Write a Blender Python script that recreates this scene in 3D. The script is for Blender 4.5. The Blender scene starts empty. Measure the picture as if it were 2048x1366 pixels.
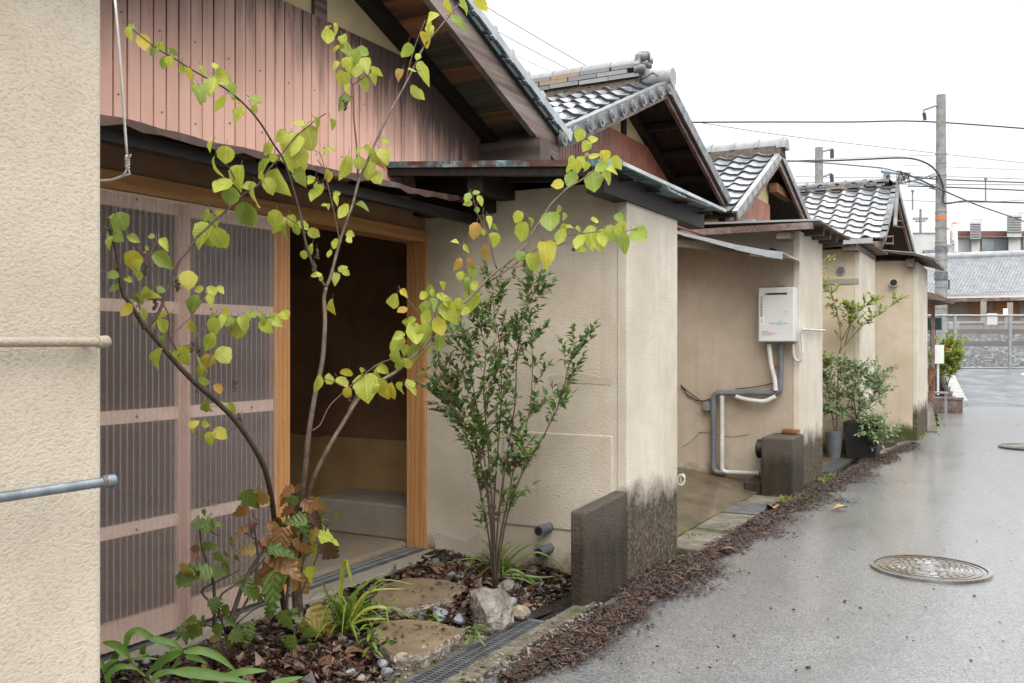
import bpy, math, random
from mathutils import Vector, Matrix
random.seed(7)
RND = random.Random
# ------------------------------------------------------------------ camera, sky, sun, exposure
SC = bpy.context.scene
COL = SC.collection
FPX, CX, HY, HC = 1850.0, 1024.0, 690.0, 1.30
TH = math.atan((2035 - CX) / FPX)
cam = bpy.data.cameras.new('camera')
cam_ob = bpy.data.objects.new('camera', cam)
COL.objects.link(cam_ob)
cam_ob.location = (0, 0, HC)
cam_ob.rotation_euler = (math.radians(90), 0, TH)
cam.sensor_width = 36
cam.lens = FPX / 2048 * 36
cam.shift_y = (HY - 683) / 2048
cam.clip_start = 0.05
cam.clip_end = 2000
SC.camera = cam_ob

W = bpy.data.worlds.new('World')
SC.world = W
W.use_nodes = True
wn, wl = W.node_tree.nodes, W.node_tree.links
wn.clear()
wo = wn.new('ShaderNodeOutputWorld')
bg = wn.new('ShaderNodeBackground')
sky = wn.new('ShaderNodeTexSky')
sky.sky_type = 'NISHITA'
sky.sun_disc = False
sky.sun_elevation = math.radians(55)
sky.sun_rotation = math.radians(150)
hs = wn.new('ShaderNodeHueSaturation')
hs.inputs['Saturation'].default_value = 0.25
hs.inputs['Value'].default_value = 0.07
wl.new(sky.outputs[0], hs.inputs['Color'])
# overcast cloud layer: luminance rises towards the zenith (CIE overcast), faint cloud mottling
tc = wn.new('ShaderNodeTexCoord')
sx = wn.new('ShaderNodeSeparateXYZ')
wl.new(tc.outputs['Generated'], sx.inputs[0])
pw = wn.new('ShaderNodeMath')
pw.operation = 'POWER'
pw.use_clamp = True
pw.inputs[1].default_value = 1.4
mxz = wn.new('ShaderNodeMath')
mxz.operation = 'MAXIMUM'
mxz.inputs[1].default_value = 0.0
wl.new(sx.outputs['Z'], mxz.inputs[0])
wl.new(mxz.outputs[0], pw.inputs[0])
cr = wn.new('ShaderNodeMapRange')
cr.inputs['From Min'].default_value = 0.0
cr.inputs['From Max'].default_value = 1.0
cr.inputs['To Min'].default_value = 0.70
cr.inputs['To Max'].default_value = 2.80
wl.new(pw.outputs[0], cr.inputs['Value'])
ns = wn.new('ShaderNodeTexNoise')
ns.inputs['Scale'].default_value = 2.2
ns.inputs['Detail'].default_value = 4
wl.new(tc.outputs['Generated'], ns.inputs['Vector'])
nm = wn.new('ShaderNodeMapRange')
nm.inputs['From Min'].default_value = 0.3
nm.inputs['From Max'].default_value = 0.7
nm.inputs['To Min'].default_value = 0.96
nm.inputs['To Max'].default_value = 1.03
wl.new(ns.outputs['Fac'], nm.inputs['Value'])
mu = wn.new('ShaderNodeMath')
mu.operation = 'MULTIPLY'
wl.new(cr.outputs[0], mu.inputs[0])
wl.new(nm.outputs[0], mu.inputs[1])
cmb = wn.new('ShaderNodeVectorMath')
cmb.operation = 'SCALE'
cmb.inputs[0].default_value = (0.965, 0.985, 1.0)
wl.new(mu.outputs[0], cmb.inputs['Scale'])
mx = wn.new('ShaderNodeMix')
mx.data_type = 'RGBA'
mx.inputs['Factor'].default_value = 0.90
wl.new(hs.outputs[0], mx.inputs['A'])
wl.new(cmb.outputs[0], mx.inputs['B'])
wl.new(mx.outputs['Result'], bg.inputs['Color'])
bg.inputs['Strength'].default_value = 1.0
wl.new(bg.outputs[0], wo.inputs['Surface'])

sun = bpy.data.lights.new('sun', 'SUN')
sun.energy = 1.5
sun.angle = math.radians(45)
sun.color = (1.0, 0.97, 0.93)
sun_ob = bpy.data.objects.new('sun', sun)
COL.objects.link(sun_ob)
sdir = Vector((0.50, -0.88, 1.0)).normalized()      # towards the sun: over the street, behind the viewer
sun_ob.rotation_euler = sdir.to_track_quat('Z', 'Y').to_euler()
vs = SC.view_settings
vs.view_transform = 'Standard'
vs.look = 'None'
vs.exposure = 0.52
vs.gamma = 1.0
vs.use_curve_mapping = False
SC.cycles.max_bounces = 6
SC.cycles.diffuse_bounces = 4
SC.cycles.glossy_bounces = 2
SC.cycles.transmission_bounces = 4
SC.cycles.transparent_max_bounces = 16
SC.cycles.use_denoising = True
SC.cycles.use_adaptive_sampling = True
SC.cycles.adaptive_threshold = 0.03
SC.cycles.caustics_reflective = False
SC.cycles.caustics_refractive = False

# ------------------------------------------------------------------ measuring helpers (photo pixel + a known plane -> place)
RV = Vector((math.cos(TH), math.sin(TH), 0))
FV = Vector((-math.sin(TH), math.cos(TH), 0))
ZV = Vector((0, 0, 1))
def P(x, y, d):
    return Vector((0, 0, HC)) + FV * d + RV * ((x - CX) / FPX * d) + ZV * ((HY - y) / FPX * d)
def PX(x, y, X):
    return P(x, y, X / (RV.x * (x - CX) / FPX + FV.x))
def PY(x, y, Y):
    return P(x, y, Y / (RV.y * (x - CX) / FPX + FV.y))
def PZ(x, y, z=0.0):
    return P(x, y, (HC - z) * FPX / (y - HY))
def interp(x, xs, ys):
    if x <= xs[0]: return ys[0]
    for i in range(1, len(xs)):
        if x <= xs[i]:
            t = (x - xs[i-1]) / (xs[i] - xs[i-1])
            return ys[i-1] + t * (ys[i] - ys[i-1])
    return ys[-1]

# ------------------------------------------------------------------ object helpers
ORG = {}
def tag(o, label=None, cat=None, group=None, kind=None):
    if label: o['label'] = label
    if cat: o['category'] = cat
    if group: o['group'] = group
    if kind: o['kind'] = kind
    return o
def thing(name, loc, label, cat, group=None):
    o = bpy.data.objects.new(name, None)
    o.empty_display_size = 0.1
    COL.objects.link(o)
    o.location = loc
    ORG[o] = Vector(loc)
    return tag(o, label, cat, group)
def place(name, me, parent=None, mw=None, mat=None):
    """an object that shares mesh me; mw = wanted world matrix (parents are unrotated)"""
    o = bpy.data.objects.new(name, me)
    COL.objects.link(o)
    m = mw.copy() if mw else Matrix.Identity(4)
    if parent is not None:
        o.parent = parent
        m.translation = m.translation - ORG[parent]
    o.matrix_local = m
    if mat and not me.materials:
        me.materials.append(mat)
    ORG[o] = (mw.translation.copy() if mw else (ORG[parent] if parent is not None else Vector()))
    return o

class MB:
    def __init__(s):
        s.v, s.f, s.m = [], [], []
        s.smooth = False
    def face(s, pts, m=0):
        b = len(s.v)
        s.v += [Vector(p) for p in pts]
        s.f.append(tuple(range(b, b + len(pts))))
        s.m.append(m)
    def box(s, x0, x1, y0, y1, z0, z1, m=0):
        b = len(s.v)
        s.v += [Vector(p) for p in ((x0,y0,z0),(x1,y0,z0),(x1,y1,z0),(x0,y1,z0),(x0,y0,z1),(x1,y0,z1),(x1,y1,z1),(x0,y1,z1))]
        for q in ((0,3,2,1),(4,5,6,7),(0,1,5,4),(1,2,6,5),(2,3,7,6),(3,0,4,7)):
            s.f.append(tuple(b + i for i in q)); s.m.append(m)
        return s
    def hexa(s, p, m=0):
        """8 points, bottom ring then top ring"""
        b = len(s.v)
        s.v += [Vector(q) for q in p]
        for q in ((0,3,2,1),(4,5,6,7),(0,1,5,4),(1,2,6,5),(2,3,7,6),(3,0,4,7)):
            s.f.append(tuple(b + i for i in q)); s.m.append(m)
        return s
    def prism(s, poly, off, m=0):
        """extrude a polygon by the vector off"""
        b = len(s.v); n = len(poly); off = Vector(off)
        s.v += [Vector(p) for p in poly] + [Vector(p) + off for p in poly]
        s.f.append(tuple(range(b + n - 1, b - 1, -1))); s.m.append(m)
        s.f.append(tuple(range(b + n, b + 2 * n))); s.m.append(m)
        for i in range(n):
            j = (i + 1) % n
            s.f.append((b + i, b + j, b + n + j, b + n + i)); s.m.append(m)
        return s
    def tube(s, pts, r, n=6, m=0, cap=True):
        pts = [Vector(p) for p in pts]
        if not isinstance(r, (list, tuple)): r = [r] * len(pts)
        up = None; rings = []
        for i, p in enumerate(pts):
            a = pts[max(0, i - 1)]; c = pts[min(len(pts) - 1, i + 1)]
            t = (c - a)
            if t.length < 1e-9: t = Vector((0, 0, 1))
            t.normalize()
            if up is None:
                up = Vector((0, 0, 1)) if abs(t.z) < .9 else Vector((1, 0, 0))
            up = up - t * up.dot(t)
            if up.length < 1e-5: up = t.orthogonal()
            up.normalize()
            sd = t.cross(up)
            b = len(s.v)
            for k in range(n):
                an = 2 * math.pi * k / n
                s.v.append(p + (up * math.cos(an) + sd * math.sin(an)) * r[i])
            rings.append(b)
        for i in range(len(rings) - 1):
            for k in range(n):
                k2 = (k + 1) % n
                s.f.append((rings[i] + k, rings[i] + k2, rings[i+1] + k2, rings[i+1] + k)); s.m.append(m)
        if cap:
            s.f.append(tuple(rings[0] + k for k in range(n - 1, -1, -1))); s.m.append(m)
            s.f.append(tuple(rings[-1] + k for k in range(n))); s.m.append(m)
        return s
    def mesh(s, name, mats, org=Vector(), smooth=False, angle=None):
        me = bpy.data.meshes.new(name)
        me.from_pydata([tuple(v - org) for v in s.v], [], s.f)
        if not isinstance(mats, (list, tuple)): mats = [mats]
        for k in mats: me.materials.append(k)
        me.polygons.foreach_set('material_index', s.m)
        if smooth:
            me.polygons.foreach_set('use_smooth', [True] * len(s.f))
            if angle:
                me.set_sharp_from_angle(angle=math.radians(angle))
        me.update()
        return me
    def build(s, name, mats, parent=None, smooth=False, angle=None, bevel=0.0):
        org = ORG[parent] if parent is not None else (sum(s.v, Vector()) / max(1, len(s.v)))
        if parent is None:
            org = Vector((org.x, org.y, min(v.z for v in s.v)))
        me = s.mesh(name, mats, org, smooth, angle)
        o = bpy.data.objects.new(name, me)
        COL.objects.link(o)
        if parent is not None: o.parent = parent
        else: o.location = org
        ORG[o] = org.copy()
        if bevel:
            md = o.modifiers.new('bevel', 'BEVEL')
            md.width = bevel; md.segments = 2; md.limit_method = 'ANGLE'; md.angle_limit = math.radians(40)
        return o

# ------------------------------------------------------------------ materials
class NT:
    def __init__(s, name):
        s.mat = bpy.data.materials.new(name)
        s.mat.use_nodes = True
        s.t = s.mat.node_tree
        s.t.nodes.clear()
        s.out = s.t.nodes.new('ShaderNodeOutputMaterial')
        s.geo = None
        s.tc = None
    def n(s, typ, **kw):
        nd = s.t.nodes.new(typ)
        for k, v in kw.items():
            if k.startswith('_'):
                setattr(nd, k[1:], v)
                continue
            key = int(k[1:]) if k[0] == 'i' and k[1:].isdigit() else k.replace('__', ' ')
            s.put(nd.inputs[key], v)
        return nd
    def put(s, sock, v):
        if hasattr(v, 'links') and hasattr(v, 'node'):
            s.t.links.new(v, sock)
        else:
            if sock.type == 'RGBA' and len(v) == 3: v = (*v, 1)
            sock.default_value = v
    def pos(s):
        if s.geo is None: s.geo = s.t.nodes.new('ShaderNodeNewGeometry')
        return s.geo.outputs['Position']
    def obj(s):
        if s.tc is None: s.tc = s.t.nodes.new('ShaderNodeTexCoord')
        return s.tc.outputs['Object']
    def rand(s):
        return s.n('ShaderNodeObjectInfo').outputs['Random']
    def sc(s, vec, x, y, z):
        return s.n('ShaderNodeMapping', Vector=vec, Scale=(x, y, z)).outputs[0]
    def off(s, vec, amt):
        """shift a coordinate by the object's random number"""
        m = s.n('ShaderNodeVectorMath', _operation='SCALE', i0=(13.1, 7.7, 5.3), Scale=amt)
        return s.n('ShaderNodeVectorMath', _operation='ADD', i0=vec, i1=m.outputs[0]).outputs[0]
    def noise(s, vec, scale, detail=4, rough=.55, dist=0.0):
        return s.n('ShaderNodeTexNoise', Vector=vec, Scale=scale, Detail=detail, Roughness=rough, Distortion=dist).outputs['Fac']
    def vor(s, vec, scale, feature='F1', out='Distance'):
        return s.n('ShaderNodeTexVoronoi', _feature=feature, Vector=vec, Scale=scale).outputs[out]
    def math(s, op, a, b=0.0, c=None):
        nd = s.n('ShaderNodeMath', _operation=op, i0=a, i1=b)
        if c is not None: s.put(nd.inputs[2], c)
        return nd.outputs[0]
    def rng(s, v, a, b, lo=0.0, hi=1.0, smooth=False):
        nd = s.n('ShaderNodeMapRange', Value=v, From__Min=a, From__Max=b, To__Min=lo, To__Max=hi)
        if smooth: nd.interpolation_type = 'SMOOTHSTEP'
        return nd.outputs[0]
    def mix(s, f, a, b, blend='MIX'):
        nd = s.n('ShaderNodeMix', _data_type='RGBA', _blend_type=blend)
        s.put(nd.inputs[0], f); s.put(nd.inputs[6], a); s.put(nd.inputs[7], b)
        return nd.outputs[2]
    def ramp(s, f, stops):
        nd = s.n('ShaderNodeValToRGB', Fac=f)
        e = nd.color_ramp.elements
        while len(e) < len(stops): e.new(0.5)
        for k, (p, c) in zip(e, stops):
            k.position = p; k.color = (*c, 1)
        return nd.outputs['Color']
    def xyz(s, vec):
        return s.n('ShaderNodeSeparateXYZ', Vector=vec).outputs
    def bump(s, h, strength=.3, dist=.01, normal=None):
        nd = s.n('ShaderNodeBump', Height=h, Strength=strength, Distance=dist)
        if normal is not None: s.put(nd.inputs['Normal'], normal)
        return nd.outputs[0]
    def bsdf(s, color, rough=.6, normal=None, metal=0.0, spec=.5, coat=0.0, coat_rough=.1):
        nd = s.n('ShaderNodeBsdfPrincipled', Base__Color=color, Roughness=rough, Metallic=metal)
        nd.inputs['Specular IOR Level'].default_value = spec
        if coat:
            s.put(nd.inputs['Coat Weight'], coat); nd.inputs['Coat Roughness'].default_value = coat_rough
            nd.inputs['Coat IOR'].default_value = 1.33
        if normal is not None: s.put(nd.inputs['Normal'], normal)
        return nd
    def done(s, shader):
        s.t.links.new(shader.outputs[0] if hasattr(shader, 'outputs') else shader, s.out.inputs['Surface'])
        return s.mat

def m_simple(name, c1, c2=None, scale=8, rough=.6, bump=.15, bscale=60, bdist=.004, metal=0, spec=.5, use_obj=False, vary=0.0):
    t = NT(name)
    v = t.obj() if use_obj else t.pos()
    if c2 is None: c2 = tuple(c * .75 for c in c1)
    n1 = t.noise(v, scale, 3)
    col = t.mix(t.rng(n1, .35, .65), c1, c2)
    if vary:
        col = t.mix(t.rng(t.rand(), 0, 1, 0, vary), col, (0, 0, 0), 'MIX')
    nb = t.noise(v, bscale, 2)
    return t.done(t.bsdf(col, t.rng(n1, .3, .7, rough - .08, rough + .08), t.bump(nb, bump, bdist), metal, spec))

def m_stucco(name, c, fine=110, dirt=None, dirt_h=0.0, streak=.35, moss=False, bump=.55, coarse=False, speck=.5):
    t = NT(name)
    p = t.pos()
    n_big = t.noise(p, 1.7, 3, .6)
    n_med = t.noise(p, 9, 3, .6)
    n_f = t.noise(t.sc(p, 1, 1, 1.25), fine, 2, .65)
    vf = t.vor(p, fine * .9)
    c2 = (c[0] * .80, c[1] * .78, c[2] * .74)
    col = t.mix(t.rng(n_big, .35, .68), c, c2)
    col = t.mix(t.rng(n_med, .45, .75, 0, .35), col, (c[0] * .72, c[1] * .70, c[2] * .67))
    col = t.mix(t.math('MULTIPLY', t.rng(vf, .0, .30, 1, 0), speck * .45), col, (c[0] * .45, c[1] * .43, c[2] * .40))
    # rain streaks
    st = t.noise(t.sc(p, 14, 14, .9), 1.0, 3, .6)
    col = t.mix(t.rng(st, .52, .8, 0, streak), col, (c[0] * .62, c[1] * .58, c[2] * .54))
    if dirt:
        z = t.xyz(p)[2]
        wob = t.math('ADD', t.math('MULTIPLY', t.noise(p, 2.6, 5, .7), .42), t.math('MULTIPLY', t.noise(t.sc(p, 10, 10, 4), 1.0, 3, .7), .20))
        zz = t.math('ADD', z, wob)
        f = t.rng(zz, dirt_h + .27, dirt_h + .43, 1, 0)
        f = t.math('MULTIPLY', f, t.rng(t.noise(p, 42, 3, .7), .30, .55, .76, 1.0))
        dk = t.mix(t.rng(t.noise(t.sc(p, 9, 9, 2), 2, 5), .35, .7), dirt, (dirt[0] * 2.2, dirt[1] * 1.9, dirt[2] * 1.6))
        col = t.mix(f, col, dk)
        if moss:
            g = t.math('MULTIPLY', t.rng(t.noise(p, 3.1, 6, .7), .52, .64), t.rng(z, .1, .5, 1, 0))
            col = t.mix(g, col, (.055, .07, .02))
    h = t.math('ADD', n_f, t.math('MULTIPLY', t.rng(vf, 0, .6), .6))
    if coarse:
        # trowel-flicked render: elongated slanting blobs
        w = t.n('ShaderNodeMapping', Vector=p, Rotation=(math.radians(28), 0, 0), Scale=(1, .8, 1.35)).outputs[0]
        h = t.math('ADD', t.math('MULTIPLY', t.noise(w, 105, 2, .6, .5), 1.5), t.math('MULTIPLY', n_f, .5))
        pit = t.rng(t.noise(w, 105, 2, .6, .5), .36, .46, .32, 0)
        col = t.mix(pit, col, (c[0] * .45, c[1] * .40, c[2] * .34))
    return t.done(t.bsdf(col, .82, t.bump(h, bump, .006 if not coarse else .009), 0, .3))

def m_wood(name, c1, c2, axis='y', scale=1.0, rough=.6, ring=9.0, bump=.25, wear=None, use_obj=False, worn=.5, vary=.0):
    """grain stretched along one axis"""
    t = NT(name)
    p = t.obj() if use_obj else t.pos()
    if use_obj: p = t.off(p, t.rand())
    st = {'x': (.09, 1, 1), 'y': (1, .09, 1), 'z': (1, 1, .09)}[axis]
    q = t.sc(p, *[k * scale for k in st])
    d = t.noise(q, 7, 4, .6)
    wv = t.n('ShaderNodeTexWave', _wave_type='RINGS', _rings_direction={'x': 'X', 'y': 'Y', 'z': 'Z'}[axis], Vector=q, Scale=ring, Distortion=7.0, Detail=3, Detail__Scale=1.4).outputs['Fac']
    fine = t.noise(t.sc(p, *[k * scale * 6 for k in st]), 22, 2, .7)
    col = t.mix(t.rng(wv, .15, .9), c1, c2)
    col = t.mix(t.rng(fine, .45, .75, 0, .45), col, tuple(k * .62 for k in c2))
    col = t.mix(t.rng(d, .4, .7, 0, .35), col, tuple(k * .8 for k in c1))
    if wear:
        col = t.mix(t.rng(t.noise(q, 3.3, 5, .7), .5 - worn * .2, .72 - worn * .2), col, wear)
    if vary:
        col = t.mix(t.rng(t.rand(), 0, 1, 0, vary), col, tuple(k * .35 for k in c2))
    h = t.math('ADD', t.math('MULTIPLY', wv, .5), fine)
    return t.done(t.bsdf(col, rough, t.bump(h, bump, .003), 0, .35))
# ------------------------------------------------------------------ material set
M = {}
CREAM = (.62, .50, .355)
TAN = (.65, .565, .46)
M['stucco_near'] = m_stucco('stucco_near', (.62, .54, .435), 90, coarse=True, bump=.25, streak=.12)
M['stucco_side'] = m_stucco('stucco_side', TAN, 120, dirt=(.075, .055, .038), dirt_h=.02, streak=.38)
M['stucco_end'] = m_stucco('stucco_end', (.67, .605, .51), 120, dirt=(.035, .026, .018), dirt_h=.40, streak=.30, moss=True)
M['stucco_far'] = m_stucco('stucco_far', (.62, .53, .40), 120, dirt=(.06, .05, .03), dirt_h=.12, streak=.3, moss=True)
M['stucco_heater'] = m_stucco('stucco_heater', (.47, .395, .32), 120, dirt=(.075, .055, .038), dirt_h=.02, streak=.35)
M['plaster'] = m_stucco('plaster', (.66, .53, .31), 60, streak=.25, bump=.12, speck=.15)
M['concrete'] = m_stucco('concrete', (.30, .275, .235), 70, dirt=(.05, .045, .03), dirt_h=.0, bump=.5, moss=True)
M['concrete_dark'] = m_stucco('concrete_dark', (.085, .07, .055), 60, dirt=(.022, .018, .013), dirt_h=.30, bump=.6, moss=False, streak=.6)
M['concrete_pale'] = m_stucco('concrete_pale', (.36, .325, .275), 70, bump=.6)
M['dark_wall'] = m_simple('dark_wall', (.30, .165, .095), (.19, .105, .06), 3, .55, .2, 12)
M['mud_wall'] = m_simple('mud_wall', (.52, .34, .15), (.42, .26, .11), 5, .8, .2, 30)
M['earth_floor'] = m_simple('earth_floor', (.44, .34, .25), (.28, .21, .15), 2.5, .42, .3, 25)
M['cedar'] = m_wood('cedar', (.62, .315, .13), (.50, .225, .08), 'z', 2.4, .5, 6.0, .10)
M['cedar_y'] = m_wood('cedar_y', (.52, .26, .105), (.41, .185, .065), 'y', 2.2, .5, 6.0, .10)
M['pale_wood_z'] = m_wood('pale_wood_z', (.90, .68, .54), (.85, .60, .46), 'z', 1.0, .6, 6.0, .1)
M['pale_wood'] = m_wood('pale_wood', (.92, .76, .64), (.88, .70, .57), 'y', 1.0, .6, 6.0, .1)
M['old_wood'] = m_wood('old_wood', (.17, .105, .085), (.10, .06, .048), 'y', 1.0, .5, 10.0, .45, wear=(.30, .24, .21), worn=.35)
M['old_wood_x'] = m_wood('old_wood_x', (.12, .085, .07), (.06, .045, .035), 'x', 1.0, .6, 8.0, .4, wear=(.20, .14, .10), worn=.2)
M['grey_board'] = m_wood('grey_board', (.24, .205, .17), (.14, .12, .10), 'x', 1.0, .65, 8.0, .4, wear=(.10, .08, .06), worn=.3)
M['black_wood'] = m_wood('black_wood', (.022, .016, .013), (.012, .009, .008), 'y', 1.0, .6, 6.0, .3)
M['soffit'] = m_wood('soffit', (.56, .27, .13), (.36, .16, .075), 'x', 1.0, .65, 7.0, .3, wear=(.05, .042, .034), use_obj=True, worn=.40, vary=.75)

def m_cladding(name, along='y'):
    t = NT(name)
    p = t.pos()
    xyz = t.xyz(p)
    rnd = t.rand()
    col = t.mix(rnd, (.82, .485, .38), (.76, .43, .33))
    n = t.noise(t.sc(p, 1, 1, .25), 9, 5, .6)
    col = t.mix(t.rng(n, .4, .7, 0, .5), col, (.85, .56, .46))
    # soot and mould that has run down from the eaves
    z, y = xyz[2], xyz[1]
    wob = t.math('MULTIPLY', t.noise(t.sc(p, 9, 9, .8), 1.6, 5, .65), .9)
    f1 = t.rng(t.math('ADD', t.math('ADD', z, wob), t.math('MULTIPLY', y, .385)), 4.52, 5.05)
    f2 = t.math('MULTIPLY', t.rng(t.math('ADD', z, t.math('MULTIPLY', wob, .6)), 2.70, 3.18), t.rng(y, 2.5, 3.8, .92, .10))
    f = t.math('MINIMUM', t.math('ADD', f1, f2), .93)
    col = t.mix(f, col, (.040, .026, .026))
    nb = t.noise(t.sc(p, 1, 1, .06), 70, 4, .6)
    return t.done(t.bsdf(col, .5, t.bump(nb, .25, .002), 0, .4))
M['cladding'] = m_cladding('cladding')
M['cladding2'] = m_simple('cladding2', (.46, .19, .125), (.30, .125, .09), 4, .45, .1, 40)
M['groove'] = m_simple('groove', (.07, .03, .025), None, 5, .7)

def m_tile(name, c1, c2, rough=.28, metal=.8):
    t = NT(name)
    p = t.pos()
    r = t.rand()
    col = t.mix(r, c1, c2)
    n = t.noise(p, 14, 5, .65)
    col = t.mix(t.rng(n, .52, .74, 0, .45), col, (.16, .14, .115))
    nb = t.noise(p, 90, 3)
    rr = t.rng(n, .3, .7, rough - .08, rough + .16)
    return t.done(t.bsdf(col, rr, t.bump(nb, .10, .002), metal, .6))
M['tile'] = m_tile('tile', (.30, .31, .33), (.44, .445, .46), .22)
M['tile_pale'] = m_tile('tile_pale', (.38, .39, .41), (.50, .51, .53), .28)
M['tile_grey'] = m_tile('tile_grey', (.33, .335, .35), (.50, .50, .505), .26)
M['ridge_tile'] = m_tile('ridge_tile', (.20, .205, .22), (.32, .31, .30), .38, .4)
M['tile_lip_shade'] = m_simple('tile_lip_shade', (.06, .062, .066), (.035, .036, .038), 20, .5, .1, 60)  # roof tile lips: their shade put into a darker, duller colour
M['verge_dark'] = m_simple('verge_dark', (.20, .205, .21), (.10, .102, .105), 14, .35, .15, 60)
M['ridge_grey'] = m_simple('ridge_grey', (.31, .315, .325), (.22, .222, .228), 9, .35, .1, 60)
M['station_tile'] = m_simple('station_tile', (.33, .34, .355), (.25, .255, .265), 3, .4)
M['white_wall'] = m_simple('white_wall', (.56, .555, .54), (.48, .475, .46), 1.5, .7)
M['dull_galv'] = m_simple('dull_galv', (.20, .21, .22), (.15, .155, .16), 9, .5)
M['ridge_tan'] = m_tile('ridge_tan', (.32, .22, .13), (.26, .2, .14), .5, 0)
M['ridge_clay'] = m_simple('ridge_clay', (.10, .075, .045), (.05, .04, .03), 20, .8, .6, 50)
M['verge_grey'] = m_simple('verge_grey', (.44, .46, .48), (.33, .35, .37), 6, .35, .1, 40)
M['teal_dark'] = m_simple('teal_dark', (.018, .038, .04), (.01, .018, .02), 9, .35, .1, 40)

def m_rust(name, base, rust, f0=.45, f1=.55, edge=(.30, .42, .42)):
    t = NT(name)
    p = t.pos()
    n = t.noise(t.sc(p, 1, 1, 1), 3.2, 6, .7)
    n2 = t.noise(p, 17, 5, .7)
    col = t.mix(t.rng(n2, .45, .62), base, edge)
    col = t.mix(t.rng(n, f0, f1), col, t.mix(t.rng(n2, .35, .6), rust, tuple(k * .5 for k in rust)))
    return t.done(t.bsdf(col, t.rng(n, .4, .6, .35, .7), t.bump(n2, .3, .003), 0, .5))
M['rust_teal'] = m_rust('rust_teal', (.05, .13, .15), (.11, .045, .028), .46, .56)
M['rust_brown'] = m_rust('rust_brown', (.10, .16, .17), (.085, .04, .028), .26, .42)
M['rust'] = m_rust('rust', (.22, .085, .03), (.12, .045, .02), .4, .6, (.28, .12, .05))
M['zinc'] = m_simple('zinc', (.55, .56, .57), (.38, .39, .40), 6, .32, .1, 50, metal=.6)
M['zinc_dark'] = m_simple('zinc_dark', (.20, .21, .215), (.12, .125, .13), 14, .4, .2, 60, metal=.5)
M['steel_pipe'] = m_simple('steel_pipe', (.24, .27, .30), (.14, .15, .16), 16, .3, .3, 60, metal=.55)
M['rust_joint'] = m_simple('rust_joint', (.10, .055, .035), (.22, .19, .17), 40, .6, .3, 60)
M['painted_pipe'] = m_stucco('painted_pipe', (.44, .375, .30), 130, bump=.3, streak=.4)
M['crack'] = m_simple('crack', (.13, .105, .085), (.08, .065, .052), 40, .8)
M['pvc_grey'] = m_simple('pvc_grey', (.15, .165, .185), (.11, .12, .135), 8, .42, .1, 60)
M['pvc_white'] = m_simple('pvc_white', (.62, .60, .56), (.46, .44, .40), 10, .45, .2, 60)
M['black'] = m_simple('black', (.014, .014, .014), (.008, .008, .008), 8, .6, .1, 50)
M['cable'] = m_simple('cable', (.02, .022, .026), None, 8, .5)
M['wire_grey'] = m_simple('wire_grey', (.22, .23, .24), None, 8, .5)
M['heater'] = m_simple('heater', (.62, .62, .60), (.56, .56, .54), 4, .38, .05, 200)
M['label_print'] = m_simple('label_print', (.40, .40, .40), (.34, .34, .34), 30, .5)
M['label_blue'] = m_simple('label_blue', (.30, .48, .60), (.40, .52, .58), 30, .5)
M['white_paint'] = m_simple('white_paint', (.74, .74, .73), (.66, .66, .65), 3, .6, .1, 40)
M['red_brown'] = m_simple('red_brown', (.22, .09, .075), None, 3, .6)
M['window_glass'] = m_simple('window_glass', (.19, .22, .235), (.25, .27, .28), 1.2, .12, .0, 4)
M['board_orange'] = m_simple('board_orange', (.42, .20, .075), (.30, .13, .05), 5, .7)
M['station_wall'] = m_simple('station_wall', (.40, .31, .24), (.34, .26, .20), 2, .8)
M['orange_band'] = m_simple('orange_band', (.58, .20, .05), (.50, .17, .05), 20, .5)
M['pole'] = m_simple('pole', (.30, .29, .275), (.20, .19, .18), 5, .75, .3, 40)
M['galv'] = m_simple('galv', (.34, .355, .37), (.26, .275, .285), 9, .45, .1, 40, metal=.2)
M['insulator'] = m_simple('insulator', (.05, .05, .055), None, 8, .3)
M['red_cap'] = m_simple('red_cap', (.62, .10, .04), None, 8, .5)

def m_plain_flute():
    t = NT('flute_web')
    df = t.n('ShaderNodeBsdfPrincipled', Base__Color=(.80, .70, .72, 1), Roughness=.25)
    tl = t.n('ShaderNodeBsdfTranslucent', Color=(.70, .62, .66, 1))
    m1 = t.n('ShaderNodeMixShader', Fac=.35); t.put(m1.inputs[1], df.outputs[0]); t.put(m1.inputs[2], tl.outputs[0])
    tr = t.n('ShaderNodeBsdfTransparent')
    m2 = t.n('ShaderNodeMixShader', Fac=.72); t.put(m2.inputs[1], m1.outputs[0]); t.put(m2.inputs[2], tr.outputs[0])
    return t.done(m2)
def m_asphalt():
    t = NT('asphalt')
    p = t.pos()
    grit = t.vor(p, 165)
    gcol = t.n('ShaderNodeTexVoronoi', Vector=p, Scale=165).outputs['Color']
    gv = t.xyz(gcol)[0]
    big = t.noise(p, .55, 5, .6)
    med = t.noise(t.sc(p, 1, .35, 1), 2.6, 5, .65)
    col = t.mix(t.rng(gv, .15, .95), (.075, .075, .077), (.25, .248, .245))
    col = t.mix(t.rng(gv, .80, .84, 0, .7), col, (.26, .255, .245))
    col = t.mix(t.rng(big, .35, .7, 0, .35), col, (.085, .084, .084))
    col = t.mix(t.rng(med, .5, .75, 0, .5), col, (.06, .059, .058))
    wet = t.rng(t.math('ADD', t.math('MULTIPLY', big, .7), t.math('MULTIPLY', med, .5)), .45, .75)
    h = t.math('ADD', t.rng(grit, 0, .5, 1, 0), t.math('MULTIPLY', t.noise(p, 60, 3), .7))
    return t.done(t.bsdf(col, t.rng(wet, 0, 1, .50, .28), t.bump(h, .34, .004), 0, .7, coat=t.rng(wet, 0, 1, .6, .95), coat_rough=.19))
M['asphalt'] = m_asphalt()
M['render_patch'] = m_stucco('render_patch', (.47, .41, .345), 70, bump=.4)
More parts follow.
